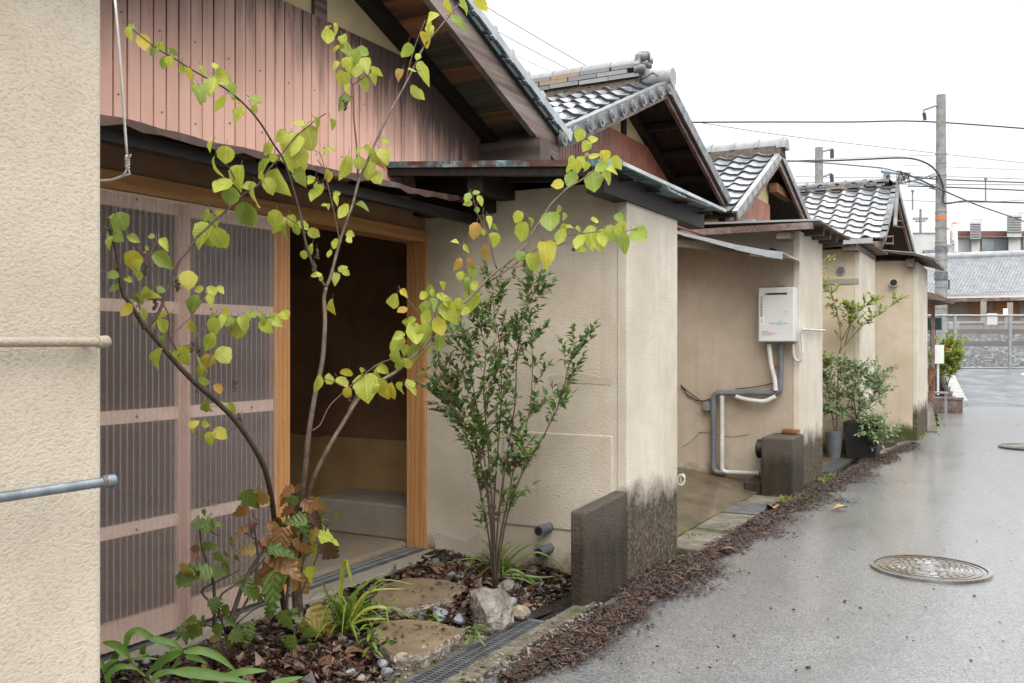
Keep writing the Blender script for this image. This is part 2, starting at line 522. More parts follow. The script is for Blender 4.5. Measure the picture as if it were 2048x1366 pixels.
M['side_patch'] = m_stucco('side_patch', (.56, .485, .40), 70, bump=.3)
M['step_concrete'] = m_stucco('step_concrete', (.42, .37, .30), 60, bump=.4)
M['soffit_mould'] = m_wood('soffit_mould', (.10, .075, .055), (.05, .04, .033), 'x', 1.0, .65, 7.0, .3, wear=(.24, .17, .10), use_obj=True, worn=.15)
M['soffit_green'] = m_wood('soffit_green', (.19, .165, .10), (.11, .095, .06), 'x', 1.0, .65, 7.0, .3, wear=(.045, .036, .028), use_obj=True, worn=.5)
M['fallen_tan'] = m_simple('fallen_tan', (.46, .31, .12), (.30, .17, .07), 30, .45)
M['flute'] = m_plain_flute()
M['asphalt_far'] = m_simple('asphalt_far', (.13, .135, .145), (.085, .088, .095), 2.2, .40, .35, 90, .004)
M['kerb'] = m_simple('kerb', (.34, .335, .315), (.25, .245, .23), 6, .7, .3, 60)
M['soil'] = m_simple('soil', (.034, .022, .015), (.015, .010, .008), 14, .75, .9, 40, .03)
M['bark1'] = m_simple('bark1', (.10, .043, .022), (.05, .022, .013), 40, .5, .2, 120)
M['bark2'] = m_simple('bark2', (.045, .027, .019), (.026, .017, .013), 40, .5, .2, 120)
M['bark3'] = m_simple('bark3', (.22, .11, .055), (.12, .06, .032), 40, .55, .2, 120)
M['bark4'] = m_simple('bark4', (.030, .022, .020), (.018, .014, .013), 40, .5, .2, 120)
M['litter1'] = m_simple('litter1', (.095, .044, .027), (.045, .022, .015), 30, .32, .3, 60)
M['litter2'] = m_simple('litter2', (.20, .105, .062), (.10, .052, .034), 30, .35, .3, 60)
M['litter3'] = m_simple('litter3', (.035, .020, .014), (.02, .012, .009), 30, .32, .3, 60)
M['stone'] = m_simple('stone', (.25, .225, .19), (.10, .08, .06), 9, .5, 1.0, 26, .03, use_obj=True)
M['stone_grey'] = m_simple('stone_grey', (.26, .275, .30), (.15, .155, .17), 13, .45, .5, 40, .01, use_obj=True)
M['stone_buff'] = m_simple('stone_buff', (.33, .27, .20), (.17, .13, .095), 13, .55, .5, 40, .01, use_obj=True)
M['ballast1'] = m_simple('ballast1', (.14, .14, .14), (.09, .09, .09), 5, .7)
M['ballast2'] = m_simple('ballast2', (.38, .375, .37), (.28, .28, .275), 5, .7)
M['ballast3'] = m_simple('ballast3', (.05, .048, .045), None, 5, .7)
M['rail_rust'] = m_simple('rail_rust', (.075, .045, .035), (.05, .03, .025), 9, .6)
M['rail_top'] = m_simple('rail_top', (.13, .105, .095), None, 9, .4)

def m_slab():
    t = NT('slab')
    p = t.pos()
    n = t.noise(p, 5, 6, .65)
    n2 = t.noise(p, 38, 4, .7)
    col = t.mix(t.rng(n, .35, .68), (.25, .185, .115), (.13, .095, .06))
    col = t.mix(t.rng(n2, .56, .7, 0, .7), col, (.10, .065, .045))
    return t.done(t.bsdf(col, .45, t.bump(t.math('ADD', n, t.math('MULTIPLY', n2, .4)), .4, .01), 0, .5, coat=.3))
M['slab'] = m_slab()
M['threshold'] = m_stucco('threshold', (.30, .24, .175), 40, bump=.9, speck=1.0)
M['slab_edge'] = m_simple('slab_edge', (.34, .29, .235), (.12, .10, .08), 30, .75, 1.0, 45, .02)

def m_mossy():
    t = NT('mossy_concrete')
    p = t.pos()
    n = t.noise(p, 2.4, 6, .65)
    n2 = t.noise(p, 12, 5, .7)
    col = t.mix(t.rng(n, .35, .65), (.17, .12, .07), (.075, .064, .036))
    col = t.mix(t.rng(n2, .45, .68, 0, .8), col, (.05, .042, .032))
    return t.done(t.bsdf(col, .5, t.bump(n2, .5, .01), 0, .5, coat=.3))
M['mossy'] = m_mossy()

def m_iron():
    t = NT('manhole_iron')
    p = t.pos()
    n = t.noise(p, 4, 5, .65)
    n2 = t.noise(p, 60, 3, .6)
    col = t.mix(t.rng(n, .4, .62), (.24, .235, .225), (.13, .10, .07))
    return t.done(t.bsdf(col, t.rng(n2, .3, .7, .22, .42), t.bump(n2, .2, .002), .45, .6, coat=.7))
M['iron'] = m_iron()

def m_poly():
    """tinted corrugated plastic: clear enough to show the frame, hazy, glossy on the ribs"""
    t = NT('corrugated_plastic')
    tr = t.n('ShaderNodeBsdfTransparent', Color=(1.0, .955, .94))
    rf = t.n('ShaderNodeBsdfRefraction', Color=(.95, .87, .85), Roughness=.22, IOR=1.10)
    m0 = t.n('ShaderNodeMixShader', Fac=.02); t.put(m0.inputs[1], tr.outputs[0]); t.put(m0.inputs[2], rf.outputs[0])
    df = t.n('ShaderNodeBsdfDiffuse', Color=(.90, .73, .68))
    tl = t.n('ShaderNodeBsdfTranslucent', Color=(.92, .76, .70))
    m1 = t.n('ShaderNodeMixShader', Fac=.5); t.put(m1.inputs[1], df.outputs[0]); t.put(m1.inputs[2], tl.outputs[0])
    m2 = t.n('ShaderNodeMixShader', Fac=.27); t.put(m2.inputs[1], m0.outputs[0]); t.put(m2.inputs[2], m1.outputs[0])
    gl = t.n('ShaderNodeBsdfGlossy', Color=(.95, .92, 1.0), Roughness=.07)
    fr = t.n('ShaderNodeFresnel', IOR=1.5)
    m3 = t.n('ShaderNodeMixShader', Fac=t.rng(fr.outputs[0], 0, 1, .02, .4)); t.put(m3.inputs[1], m2.outputs[0]); t.put(m3.inputs[2], gl.outputs[0])
    return t.done(m3)
M['poly'] = m_poly()

def m_leaf(name, stops, edge=(.20, .09, .02), edge_amt=.5, vein=10, tr=.42, rough=.30):
    t = NT(name)
    p = t.obj()
    r = t.rand()
    x, y, z = t.xyz(p)[0:3]
    ax = t.math('ABSOLUTE', x)
    base = t.ramp(r, stops)
    po = t.off(p, r)
    n = t.noise(po, 3.2, 4, .6)
    base = t.mix(t.rng(n, .4, .7, 0, .45), base, tuple(k * .62 for k in stops[0][1]))
    # herringbone veins
    v = t.math('SINE', t.math('MULTIPLY', t.math('SUBTRACT', y, t.math('MULTIPLY', ax, .85)), vein * 6.283))
    vf = t.rng(v, .6, 1.0, 0, .26)
    base = t.mix(vf, base, tuple(min(1, k * 1.55 + .03) for k in stops[-1][1]))
    mid = t.rng(ax, .0, .022, .6, 0)
    base = t.mix(mid, base, tuple(min(1, k * 1.7 + .05) for k in stops[-1][1]))
    # browned spots and margins
    n2 = t.noise(po, 7, 4, .7)
    rim = t.math('ADD', t.math('MULTIPLY', ax, .45), t.math('MULTIPLY', t.math('ABSOLUTE', t.math('SUBTRACT', y, .45)), .42))
    bf = t.rng(t.math('ADD', n2, t.math('MULTIPLY', rim, .6)), .80, .88, 0, edge_amt)
    base = t.mix(bf, base, edge)
    bs = t.bsdf(base, rough, t.bump(v, .25, .02), 0, .5)
    tl = t.n('ShaderNodeBsdfTranslucent', Color=t.mix(.25, base, (.75, .80, .12), 'MIX'))
    ms = t.n('ShaderNodeMixShader', Fac=tr); t.put(ms.inputs[1], bs.outputs[0]); t.put(ms.inputs[2], tl.outputs[0])
    return t.done(ms)
M['leaf_lime'] = m_leaf('leaf_lime', [(0, (.44, .50, .05)), (.35, (.53, .56, .075)), (.7, (.38, .47, .06)), (1, (.60, .60, .12))])
M['leaf_green'] = m_leaf('leaf_green', [(0, (.20, .30, .045)), (.5, (.27, .37, .055)), (1, (.34, .43, .07))])
M['leaf_yellow'] = m_leaf('leaf_yellow', [(0, (.62, .50, .04)), (.5, (.55, .52, .06)), (1, (.66, .47, .05))], (.40, .15, .02), .9)
M['leaf_brown'] = m_leaf('leaf_brown', [(0, (.40, .20, .05)), (.5, (.52, .32, .06)), (1, (.34, .16, .05))], (.20, .07, .02), .9)
M['hyd_green'] = m_leaf('hyd_green', [(0, (.10, .17, .035)), (.5, (.16, .23, .05)), (1, (.08, .135, .03))], (.20, .06, .03), .9, 5)
M['hyd_red'] = m_leaf('hyd_red', [(0, (.26, .085, .045)), (.5, (.30, .16, .05)), (1, (.16, .05, .035))], (.10, .025, .02), .9, 5, .35)
M['hyd_orange'] = m_leaf('hyd_orange', [(0, (.36, .20, .05)), (.5, (.28, .24, .06)), (1, (.42, .19, .06))], (.28, .07, .03), .9, 5)
M['hyd_dark'] = m_leaf('hyd_dark', [(0, (.06, .028, .02)), (.5, (.10, .035, .025)), (1, (.05, .03, .02))], (.03, .015, .01), .6, 5, .2)
def m_plain_leaf(name, c1, c2, tr=.35, rough=.3, scale=25):
    t = NT(name)
    n = t.noise(t.pos(), scale, 3)
    col = t.mix(t.rng(n, .35, .65), c1, c2)
    bs = t.bsdf(col, rough, None, 0, .5)
    tl = t.n('ShaderNodeBsdfTranslucent', Color=col)
    ms = t.n('ShaderNodeMixShader', Fac=tr); t.put(ms.inputs[1], bs.outputs[0]); t.put(ms.inputs[2], tl.outputs[0])
    return t.done(ms)
M['ev1'] = m_plain_leaf('ev1', (.10, .19, .04), (.065, .13, .03), .3)
M['ev2'] = m_plain_leaf('ev2', (.18, .27, .065), (.13, .20, .05), .35)
M['ev3'] = m_plain_leaf('ev3', (.22, .13, .06), (.15, .16, .05), .3)
M['grass1'] = m_plain_leaf('grass1', (.12, .20, .03), (.19, .28, .04), .35)
M['grass2'] = m_plain_leaf('grass2', (.40, .43, .06), (.26, .33, .05), .4)
M['strap'] = m_plain_leaf('strap', (.10, .21, .03), (.16, .28, .045), .3, .4, 12)
M['bush_pale'] = m_plain_leaf('bush_pale', (.27, .36, .18), (.38, .45, .28), .3)
M['bush_green'] = m_plain_leaf('bush_green', (.12, .19, .07), (.18, .25, .09), .3)
M['bush_lime'] = m_plain_leaf('bush_lime', (.38, .42, .07), (.27, .34, .05), .4)
M['bark_dark'] = m_simple('bark_dark', (.075, .048, .033), (.04, .026, .019), 30, .55, .5, 90, .004)
M['bark_mid'] = m_simple('bark_mid', (.20, .145, .105), (.10, .068, .048), 26, .55, .5, 90, .004)
M['twig_red'] = m_simple('twig_red', (.15, .075, .05), (.10, .05, .035), 30, .5)
M['catkin'] = m_simple('catkin', (.10, .07, .03), (.05, .035, .02), 60, .7)

# ------------------------------------------------------------------ the ground
def structure(o):
    o['kind'] = 'structure'
    return o
XW = -3.20            # plane of the row's street walls
b = MB(); b.box(-150, 150, -60, 260, -1.2, -.06)
structure(b.build('ground', M['soil']))
# road: a sheet with gentle unevenness
def sheet(name, x0, x1, y0, y1, nx, ny, zf, mat, edge=None):
    b = MB()
    for j in range(ny + 1):
        for i in range(nx + 1):
            y = y0 + (y1 - y0) * j / ny
            xa = edge(y) if edge else x0
            x = xa + (x1 - xa) * i / nx
            b.v.append(Vector((x, y, zf(x, y))))
    for j in range(ny):
        for i in range(nx):
            a = j * (nx + 1) + i
            b.f.append((a, a + 1, a + nx + 2, a + nx + 1)); b.m.append(0)
    return structure(b.build(name, mat, smooth=True))
def road_edge(y):
    return interp(y, [-20, 3, 6, 9.5, 13, 16, 19, 22], [-1.88, -1.88, -1.80, -1.60, -1.42, -1.10, -1.3, -2.4]) + .02 * math.sin(y * 5) + .012 * math.sin(y * 13)
def road_z(x, y):
    return -.004 + .006 * math.sin(x * 1.3 + y * .4) + (.02 if x > 3 else 0)
sheet('road', -1.9, 14, -20, 24.5, 36, 140, road_z, M['asphalt'], road_edge)
# the ramp up to the level crossing
ra, rb_, rc, rd = P(1936, 814, 19.6), P(1900, 737, 24.6), P(2700, 737, 24.6), P(3200, 806, 20.6)
def ramp_pt(u, v):
    a = ra.lerp(rd, u); c = rb_.lerp(rc, u)
    q = a.lerp(c, v)
    q.z = .004 + .66 * v ** 1.15
    return q
b = MB()
for j in range(13):
    for i in range(9): b.v.append(ramp_pt(i / 8, j / 12))
for j in range(12):
    for i in range(8):
        a = j * 9 + i
        b.f.append((a, a + 1, a + 10, a + 9)); b.m.append(0)
structure(b.build('ramp_road', M['asphalt_far'], smooth=True))
b = MB()
a0, a1 = ramp_pt(0, 0), ramp_pt(0, 1)
w = RV * -.28
pts0 = [ramp_pt(0, k / 8) for k in range(9)]
for k in range(8):
    p0, p1 = pts0[k], pts0[k + 1]
    b.hexa([p0 + w - ZV * .25, p0 - ZV * .25, p1 - ZV * .25, p1 + w * .8 - ZV * .25, p0 + w + ZV * .12, p0 + ZV * .12, p1 + ZV * .12, p1 + w * .8 + ZV * .12])
structure(b.build('ramp_kerb', M['kerb']))
b = MB(); b.hexa([ramp_pt(.16, .80) + ZV * .006, ramp_pt(.24, .80) + ZV * .006, ramp_pt(.24, .86) + ZV * .006, ramp_pt(.16, .86) + ZV * .006,
                  ramp_pt(.16, .80) + ZV * .010, ramp_pt(.24, .80) + ZV * .010, ramp_pt(.24, .86) + ZV * .010, ramp_pt(.16, .86) + ZV * .010])
structure(b.build('road_marking', M['white_paint']))
# garden bed in front of house one, with a lumpy top
def bed_z(x, y):
    return .012 + .022 * math.sin(x * 7 + y * 3) * math.cos(y * 5.3 - x) + .018 * interp(x, [-3.1, -2.2], [1, 0]) - .05 * interp(x, [-2.35, -2.1], [0, 1])
sheet('garden_bed', -3.12, -2.07, 1.0, 4.78, 40, 110, bed_z, M['soil'])
# concrete either side of the drain, the open channel, strips along the row
b = MB()
b.box(-2.17, -2.065, 1.0, 3.90, -.3, .0)
b.box(-1.935, -1.845, 1.0, 4.28, -.3, .012)
b.box(-2.065, -1.935, 1.0, 6.0, -.35, -.16)
structure(b.build('drain_channel', M['concrete'], bevel=.008))
b = MB(); b.box(-3.22, -3.05, 1.0, 4.76, -.1, .045)
structure(b.build('sill_concrete', M['concrete_pale'], bevel=.006))
b = MB(); b.hexa([(-3.2, 5.45, -.1), (-2.02, 5.45, -.1), (-1.98, 8.60, -.1), (-3.2, 8.60, -.1), (-3.2, 5.45, .17), (-2.02, 5.45, .015), (-1.98, 8.60, .015), (-3.2, 8.60, .17)])
structure(b.build('concrete_apron', M['mossy']))
gut = MB(); gut.box(-2.02, -1.66, 5.5, 8.0, -.3, -.02)
structure(gut.build('gutter', M['concrete']))
b = MB(); b.hexa([(-3.2, 9.6, -.1), (-1.72, 9.6, -.1), (-1.60, 14.0, -.1), (-3.2, 14.0, -.1), (-3.2, 9.6, .02), (-1.72, 9.6, .0), (-1.6, 14.0, .0), (-3.2, 14.0, .02)])
structure(b.build('yard_ground', M['mossy']))
b = MB(); b.hexa([(-4.5, 15.2, -.1), (-1.1, 15.2, -.1), (-1.9, 24, .3), (-5.5, 24, .3), (-4.5, 15.2, .01), (-1.05, 15.2, .004), (-1.9, 24, .6), (-5.5, 24, .6)])
structure(b.build('verge_ground', M['mossy']))
# ------------------------------------------------------------------ houses
def sine_tile(mat, w=.245, l=.275, amp=.034, th=.022, seg=10, name='roof_tile'):
    """one wavy pantile: x across, y up the slope, lip at y=0; raised a little at the lip"""
    b = MB()
    top0, top1, bot0 = [], [], []
    for i in range(seg + 1):
        u = i / seg
        # a broad trough and a narrower roll
        z = amp * (math.sin(2 * math.pi * (u - .02)) * .75 + .25 * math.sin(4 * math.pi * u - 1.2))
        x = (u - .5) * w
        top0.append(len(b.v)); b.v.append(Vector((x, 0, z + .052)))
        top1.append(len(b.v)); b.v.append(Vector((x, l, z + .026)))
        bot0.append(len(b.v)); b.v.append(Vector((x, .002, z + .052 - th * 1.25)))
    for i in range(seg):
        b.f.append((top0[i], top0[i+1], top1[i+1], top1[i])); b.m.append(0)
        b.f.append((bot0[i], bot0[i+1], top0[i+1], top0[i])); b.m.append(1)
    return b.mesh(name, [mat, M['tile_lip_shade']], smooth=True, angle=40)

def slope_matrix(x, y0, z0, up, v, lift=0.0):
    """frame on a roof slope: y axis up the slope"""
    u = Vector((0, up[0], up[1])).normalized()
    xa = Vector((1, 0, 0)) if up[0] > 0 else Vector((-1, 0, 0))
    nrm = xa.cross(u)
    o = Vector((x, y0, z0)) + u * v + nrm * lift
    m = Matrix(((xa.x, u.x, nrm.x, o.x), (xa.y, u.y, nrm.y, o.y), (xa.z, u.z, nrm.z, o.z), (0, 0, 0, 1)))
    return m

def verge_tile(mat, disc=False, l=.235, drop=.085, name='verge_tile'):
    """edge tile: short flat, a hanging side plate; optional round end cap with a ring"""
    b = MB()
    b.box(-.05, .035, -.02, l, .012, .032)
    b.box(.012, .035, -.02, l - .028, .012 - drop, .011)
    if disc:
        c = Vector((.036, .0, -.036)); r = .050
        ring = [c + Vector((0, math.cos(k * math.pi / 6) * r, math.sin(k * math.pi / 6) * r)) for k in range(12)]
        b.prism(ring, (.022, 0, 0))
        r2 = [c + Vector((.022, math.cos(k * math.pi / 4) * r * .42, math.sin(k * math.pi / 4) * r * .42)) for k in range(8)]
        b.prism(r2, (.01, 0, 0))
    return b.mesh(name, mat)

def gable_line(yr, zr, yn, zn, yf, zf):
    def f(y):
        if y <= yr: return zn + (zr - zn) * (y - yn) / (yr - yn)
        return zr + (zf - zr) * (y - yr) / (yf - yr)
    return f

def bargeboards(root, xb, yr, zr, yn, zn, yf, zf, depth=.128, th=.035, mat='old_wood'):
    for (ya, za, yb, zb) in ((yn, zn, yr, zr), (yr, zr, yf, zf)):
        b = MB()
        b.prism([(xb, ya, za - depth), (xb, yb, zb - depth), (xb, yb, zb), (xb, ya, za)], (-th, 0, 0))
        b.build('bargeboard', M[mat], root)

def roof_deck(root, xb, xback, yr, zr, yn, zn, yf, zf, th=.05, mat='black_wood'):
    b = MB()
    b.prism([(xb - .036, yn, zn), (xb - .036, yr, zr), (xb - .036, yf, zf), (xb - .036, yf, zf - th), (xb - .036, yr, zr - th), (xb - .036, yn, zn - th)], (xback - xb, 0, 0))
    return b.build('roof', M[mat], root)

def tile_slope(roof, xb, xback, ya, za, yb, zb, n_single, tile_me, verge_me, row=.235, colw=.238, total_cols=14, mat=None):
    """ya,za = eave; yb,zb = ridge. n_single columns from the gable as single tiles, the rest joined"""
    L = math.hypot(yb - ya, zb - za); up = (yb - ya, zb - za)
    rows = int(L / row) + 1
    sgn = 1
    rest = MB()
    tv = [v.co.copy() for v in tile_me.vertices]; tf = [(tuple(p.vertices), p.material_index) for p in tile_me.polygons]
    for r in range(rows):
        v = r * row - .05
        if v > L - .02: break
        for c in range(total_cols):
            x = xb - .17 - colw * c
            m = slope_matrix(x, ya, za, up, v)
            if c < n_single:
                jit = Matrix.Translation((random.uniform(-.003, .003), random.uniform(-.006, .006), random.uniform(-.002, .004)))
                place('roof_tile', tile_me, roof, m @ jit)
            else:
                bi = len(rest.v)
                rest.v += [m @ q for q in tv]
                for q, mi in tf: rest.f.append(tuple(bi + k for k in q)); rest.m.append(mi)
        mv = slope_matrix(xb, ya, za, up, v)
        if up[0] < 0:
            mv = mv @ Matrix.Scale(-1, 4, (1, 0, 0))
        place('verge_tile', verge_me, roof, mv)
    if rest.v:
        o = rest.build('tile_field', [mat, M['tile_lip_shade']], roof, smooth=True, angle=40)
        o['kind'] = 'stuff'

def half_round(b, p0, p1, r, n=8, m=0):
    """a half-round cover tile lying along p0-p1"""
    p0, p1 = Vector(p0), Vector(p1)
    t = (p1 - p0).normalized(); s = t.cross(ZV).normalized()
    poly = [p0 + s * (math.cos(math.pi * k / n) * r) + ZV * (math.sin(math.pi * k / n) * r) for k in range(n + 1)]
    b.prism(poly, p1 - p0, m)

def wall_panel(b, x0, x1, ya, yb, z0, topf, m=0, n=24):
    """wall between two planes of x whose top follows topf(y)"""
    for i in range(n):
        y0 = ya + (yb - ya) * i / n; y1 = ya + (yb - ya) * (i + 1) / n
        b.hexa([(x0, y0, z0), (x1, y0, z0), (x1, y1, z0), (x0, y1, z0), (x0, y0, topf(y0)), (x1, y0, topf(y0)), (x1, y1, topf(y1)), (x0, y1, topf(y1))], m)

# ================= house zero: only its street-side end wall shows, cutting the picture's left edge
h0 = thing('row_house', (-1.83, .4, 0), 'nearest row house, coarse cream stucco end wall filling the left edge', 'house', 'row houses along the lane')
b = MB(); b.box(-3.3, -1.83, -1.2, 1.402, -.1, 2.16)
b.build('extension_wall', M['stucco_near'], h0, bevel=.012)
b = MB(); b.hexa([(-3.25, -1.5, 2.33), (-1.72, -1.5, 2.21), (-1.72, 1.52, 2.21), (-3.25, 1.52, 2.33), (-3.25, -1.5, 2.35), (-1.72, -1.5, 2.23), (-1.72, 1.52, 2.23), (-3.25, 1.52, 2.35)])
b.build('extension_roof', M['rust_brown'], h0)
b = MB(); b.box(-7, XW, -2.4, 1.6, -.1, 2.7)
b.build('wall', M['stucco_side'], h0)
rf0 = roof_deck(h0, -2.77, -7.5, -.35, 3.46, -2.3, 2.7, 1.62, 2.70)
# pipe painted over with the wall, and the bare steel pipe below
b = MB()
pl = [PX(x, 684, -1.795) for x in (-200, -60, 0, 60, 120, 180, 196)]
b.tube(pl, .0105, 10)
pp = b.build('painted_pipe', M['painted_pipe'], h0, smooth=True, angle=50)
b = MB(); b.tube([PX(194, 684, -1.795), PX(200, 684, -1.795), PX(214, 683, -1.795), PX(219, 683, -1.795)], [.0130, .0138, .0138, .008], 12)
b.tube([PX(186, 684, -1.795) + Vector((-.05, 0, 0)), PX(186, 684, -1.795)], .007, 8)
b.build('pipe_elbow', M['painted_pipe'], pp, smooth=True, angle=50)
b = MB(); b.tube([PX(x, 690 + (995 - 690) * (2035 - x) / 2035, -1.745) for x in (-300, -100, 0, 100, 205)], .0108, 12)
sp = b.build('steel_pipe', M['steel_pipe'], h0, smooth=True, angle=50)
e = [PX(x, 690 + (995 - 690) * (2035 - x) / 2035, -1.745) for x in (203, 210, 212, 226, 231)]
b = MB(); b.tube(e, [.0108, .0118, .0150, .0150, .009], 12)
b.build('pipe_cap', M['steel_pipe'], sp, smooth=True, angle=40)
b = MB(); b.tube([e[0], e[1]], [.0125, .0130], 12)
b.build('pipe_joint', M['rust_joint'], sp, smooth=True, angle=40)

# ================= house one: the sliding door house
YR1, ZR1, YN1, ZN1, YF1, ZF1, XB1 = 3.75, 3.475, 1.66, 2.67, 5.74, 2.71, -2.77
h1 = thing('row_house', (XW, 3.75, 0), 'second row house with new cedar sliding door and red-brown board gable', 'house', 'row houses along the lane')
gl1 = gable_line(YR1, ZR1 - .055, YN1, ZN1 - .055, YF1, ZF1 - .055)
DY0, DY1 = 1.5, 4.82     # door frame extents along the wall
# wall above the door, wall stub beyond, back of gable
b = MB()
wall_panel(b, XW - .16, XW - .012, 1.62, 5.392, 2.02, lambda y: min(gl1(y), 4), n=30)
b.box(XW - .16, XW - .012, 4.825, 5.392, -.1, 2.02)
b.build('gable_wall', M['plaster'], h1)
# individual cladding boards
y = 1.70
k = 0
while y < 5.38:
    wdt = .066
    y1 = min(y + wdt, 5.392)
    za, zb = min(3.005, gl1(y) - .03), min(3.005, gl1(y1) - .03)
    b = MB()
    pr = .014 + random.uniform(-.002, .002)
    b.hexa([(XW - .012, y + .003, 2.19), (XW + pr, y + .003, 2.19), (XW + pr, y1 - .003, 2.19), (XW - .012, y1 - .003, 2.19),
            (XW - .012, y + .003, za), (XW + pr, y + .003, za), (XW + pr, y1 - .003, zb), (XW - .012, y1 - .003, zb)])
    b.build('cladding_board', M['cladding'], h1, bevel=.002)
    y = y1; k += 1
b = MB(); wall_panel(b, XW - .0119, XW - .002, 1.70, 5.392, 2.19, lambda y: min(2.995, gl1(y) - .05), n=30)
b.build('cladding_backing', M['groove'], h1)
nail = MB(); nail.tube([(0, 0, 0), (.003, 0, 0)], .004, 6); nail = nail.mesh('nail', M['rust_joint'])
for kk in range(18):
    yy = 1.733 + .066 * (3 * kk)
    for zz_ in (2.30, 2.62, 2.94):
        if yy < 5.35 and zz_ < gl1(yy) - .08:
            place('nail', nail, h1, Matrix.Translation((XW + .0155, yy + random.uniform(-.012, .012), zz_ + random.uniform(-.03, .03))))
# timber posts and the sloping wall plate in the plaster above the boards
for (xa, xb_) in ((626, 651),):
    p0, p1 = PX(xa, 30, XW), PX(xb_, 30, XW)
    b = MB(); b.box(XW - .01, XW + .012, p0.y, p1.y, 3.0, gl1(p0.y) - .02)
    b.build('wall_post', M['old_wood'], h1)
b = MB()
b.prism([(XW - .01, 2.0, gl1(2.0) - .10), (XW - .01, YR1, gl1(YR1) - .10), (XW - .01, 5.45, gl1(5.45) - .10), (XW - .01, 5.45, gl1(5.45)), (XW - .01, YR1, gl1(YR1)), (XW - .01, 2.0, gl1(2.0))], (.075, 0, 0))
b.build('rake_rafter', M['black_wood'], h1)
# roof
rf1 = roof_deck(h1, XB1, -7.5, YR1, ZR1, YN1, ZN1, YF1, ZF1)
bargeboards(h1, XB1, YR1, ZR1, YN1, ZN1, YF1, ZF1, .17, .04)
# soffit boards laid across under the far slope
sl = (ZF1 - ZR1) / (YF1 - YR1)
n = 13
for i in range(n):
    ya = YR1 + .02 + (YF1 - YR1 - .05) * i / n; yb2 = YR1 + .02 + (YF1 - YR1 - .05) * (i + 1) / n - .006
    b = MB()
    dz = random.uniform(-.004, .003)
    f = lambda q: ZR1 + sl * (q - YR1)
    x0, x1 = XW + .066, XB1 - .042
    b.hexa([(x0, ya, f(ya) - .066 + dz), (x1, ya, f(ya) - .066 + dz), (x1, yb2, f(yb2) - .066 + dz), (x0, yb2, f(yb2) - .066 + dz),
            (x0, ya, f(ya) - .052), (x1, ya, f(ya) - .052), (x1, yb2, f(yb2) - .052), (x0, yb2, f(yb2) - .052)])
    mo = b.build('soffit_board', M[['soffit_mould', 'soffit_mould', 'soffit_mould', 'soffit', 'soffit', 'soffit_mould', 'soffit_green', 'soffit', 'soffit_green', 'soffit_mould', 'soffit', 'soffit_mould', 'soffit_mould'][i]], rf1)
# projecting eave beam with a weathered end
b = MB(); b.box(XW - .1, XB1 + .03, 5.40, 5.56, 2.50, 2.665)
b.build('eave_beam', M['old_wood_x'], h1, bevel=.004)
# verge: dark capping strip with clips, pale edge tiles
for (ya, za, yb2, zb2) in ((YN1, ZN1, YR1, ZR1), (YR1, ZR1, YF1 + .06, ZF1 - .023)):
    b = MB(); b.prism([(XB1 + .03, ya, za + .0), (XB1 + .03, yb2, zb2 + .0), (XB1 + .03, yb2, zb2 + .05), (XB1 + .03, ya, za + .05)], (-.10, 0, 0))
    b.build('verge_strip', M['teal_dark'], rf1)
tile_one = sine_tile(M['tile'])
vt1 = MB(); vt1.box(-.10, .045, -.02, .235, .045, .098); vt1.box(-.10, .052, -.035, .01, .03, .112)
vt1 = vt1.mesh('verge_tile', M['verge_grey'])
clip = MB(); clip.tube([(0, 0, 0), (.045, -.004, -.006)], .011, 8); clip = clip.mesh('clip', M['teal_dark'])
Lf = math.hypot(YF1 - YR1, ZF1 - ZR1)
for r in range(10):
    m = slope_matrix(XB1, YF1, ZF1, (YR1 - YF1, ZR1 - ZF1), r * .225 - .05)
    place('verge_tile', vt1, rf1, m @ Matrix.Scale(-1, 4, (1, 0, 0)))
    mm = slope_matrix(XB1 + .02, YF1, ZF1, (YR1 - YF1, ZR1 - ZF1), r * .225 + .02, .012)
    place('clip', clip, rf1, mm @ Matrix.Scale(-1, 4, (1, 0, 0)))
b = MB()
for r in range(11):
    m = slope_matrix(XB1 - 2.5, YF1, ZF1, (YR1 - YF1, ZR1 - ZF1), r * .2)
    for s in (0,):
        bi = len(b.v)
        b.v += [m @ Vector(q) for q in ((-2.4, 0, .07), (2.4, 0, .07), (2.4, .26, .04), (-2.4, .26, .04))]
        b.f.append((bi, bi + 1, bi + 2, bi + 3)); b.m.append(0)
o = b.build('tile_field', M['tile'], rf1); o['kind'] = 'stuff'

# thin black downpipe hanging by the beam
b = MB(); b.tube([(XB1 - .05, 5.50, 2.70), (XB1 - .05, 5.52, 2.26)], .009, 8)
b.build('downpipe', M['black'], h1, smooth=True)
# canopy over the door: rusted sheet edge on thin rafters
ca0, ca1 = PX(212, 232, -2.75), PX(979, 409, -2.75)
cl = lambda y: ca0.z + (ca1.z - ca0.z) * (y - ca0.y) / (ca1.y - ca0.y)
can = MB(); N = 40
Ya, Yb = 1.45, 4.74
def wav(y): return .006 * math.sin(y * 9.0) + .004 * math.sin(y * 23 + 1)
for i in range(N):
    y0 = Ya + (Yb - Ya) * i / N; y1 = Ya + (Yb - Ya) * (i + 1) / N
    def sec(y): return [(XW + .012, y, cl(y) + .095), (-2.75, y, cl(y) + wav(y)), (-2.745, y, cl(y) + wav(y) - .030 - .008 * math.sin(y * 31)), (-2.755, y, cl(y) + wav(y) - .030 - .008 * math.sin(y * 31)), (-2.762, y, cl(y) + wav(y) - .014), (XW + .012, y, cl(y) + .080)]
    s0, s1 = sec(y0), sec(y1)
    for q in range(5):
        can.face([s0[q], s1[q], s1[q + 1], s0[q + 1]])
can.build('door_canopy', M['rust_brown'], h1)
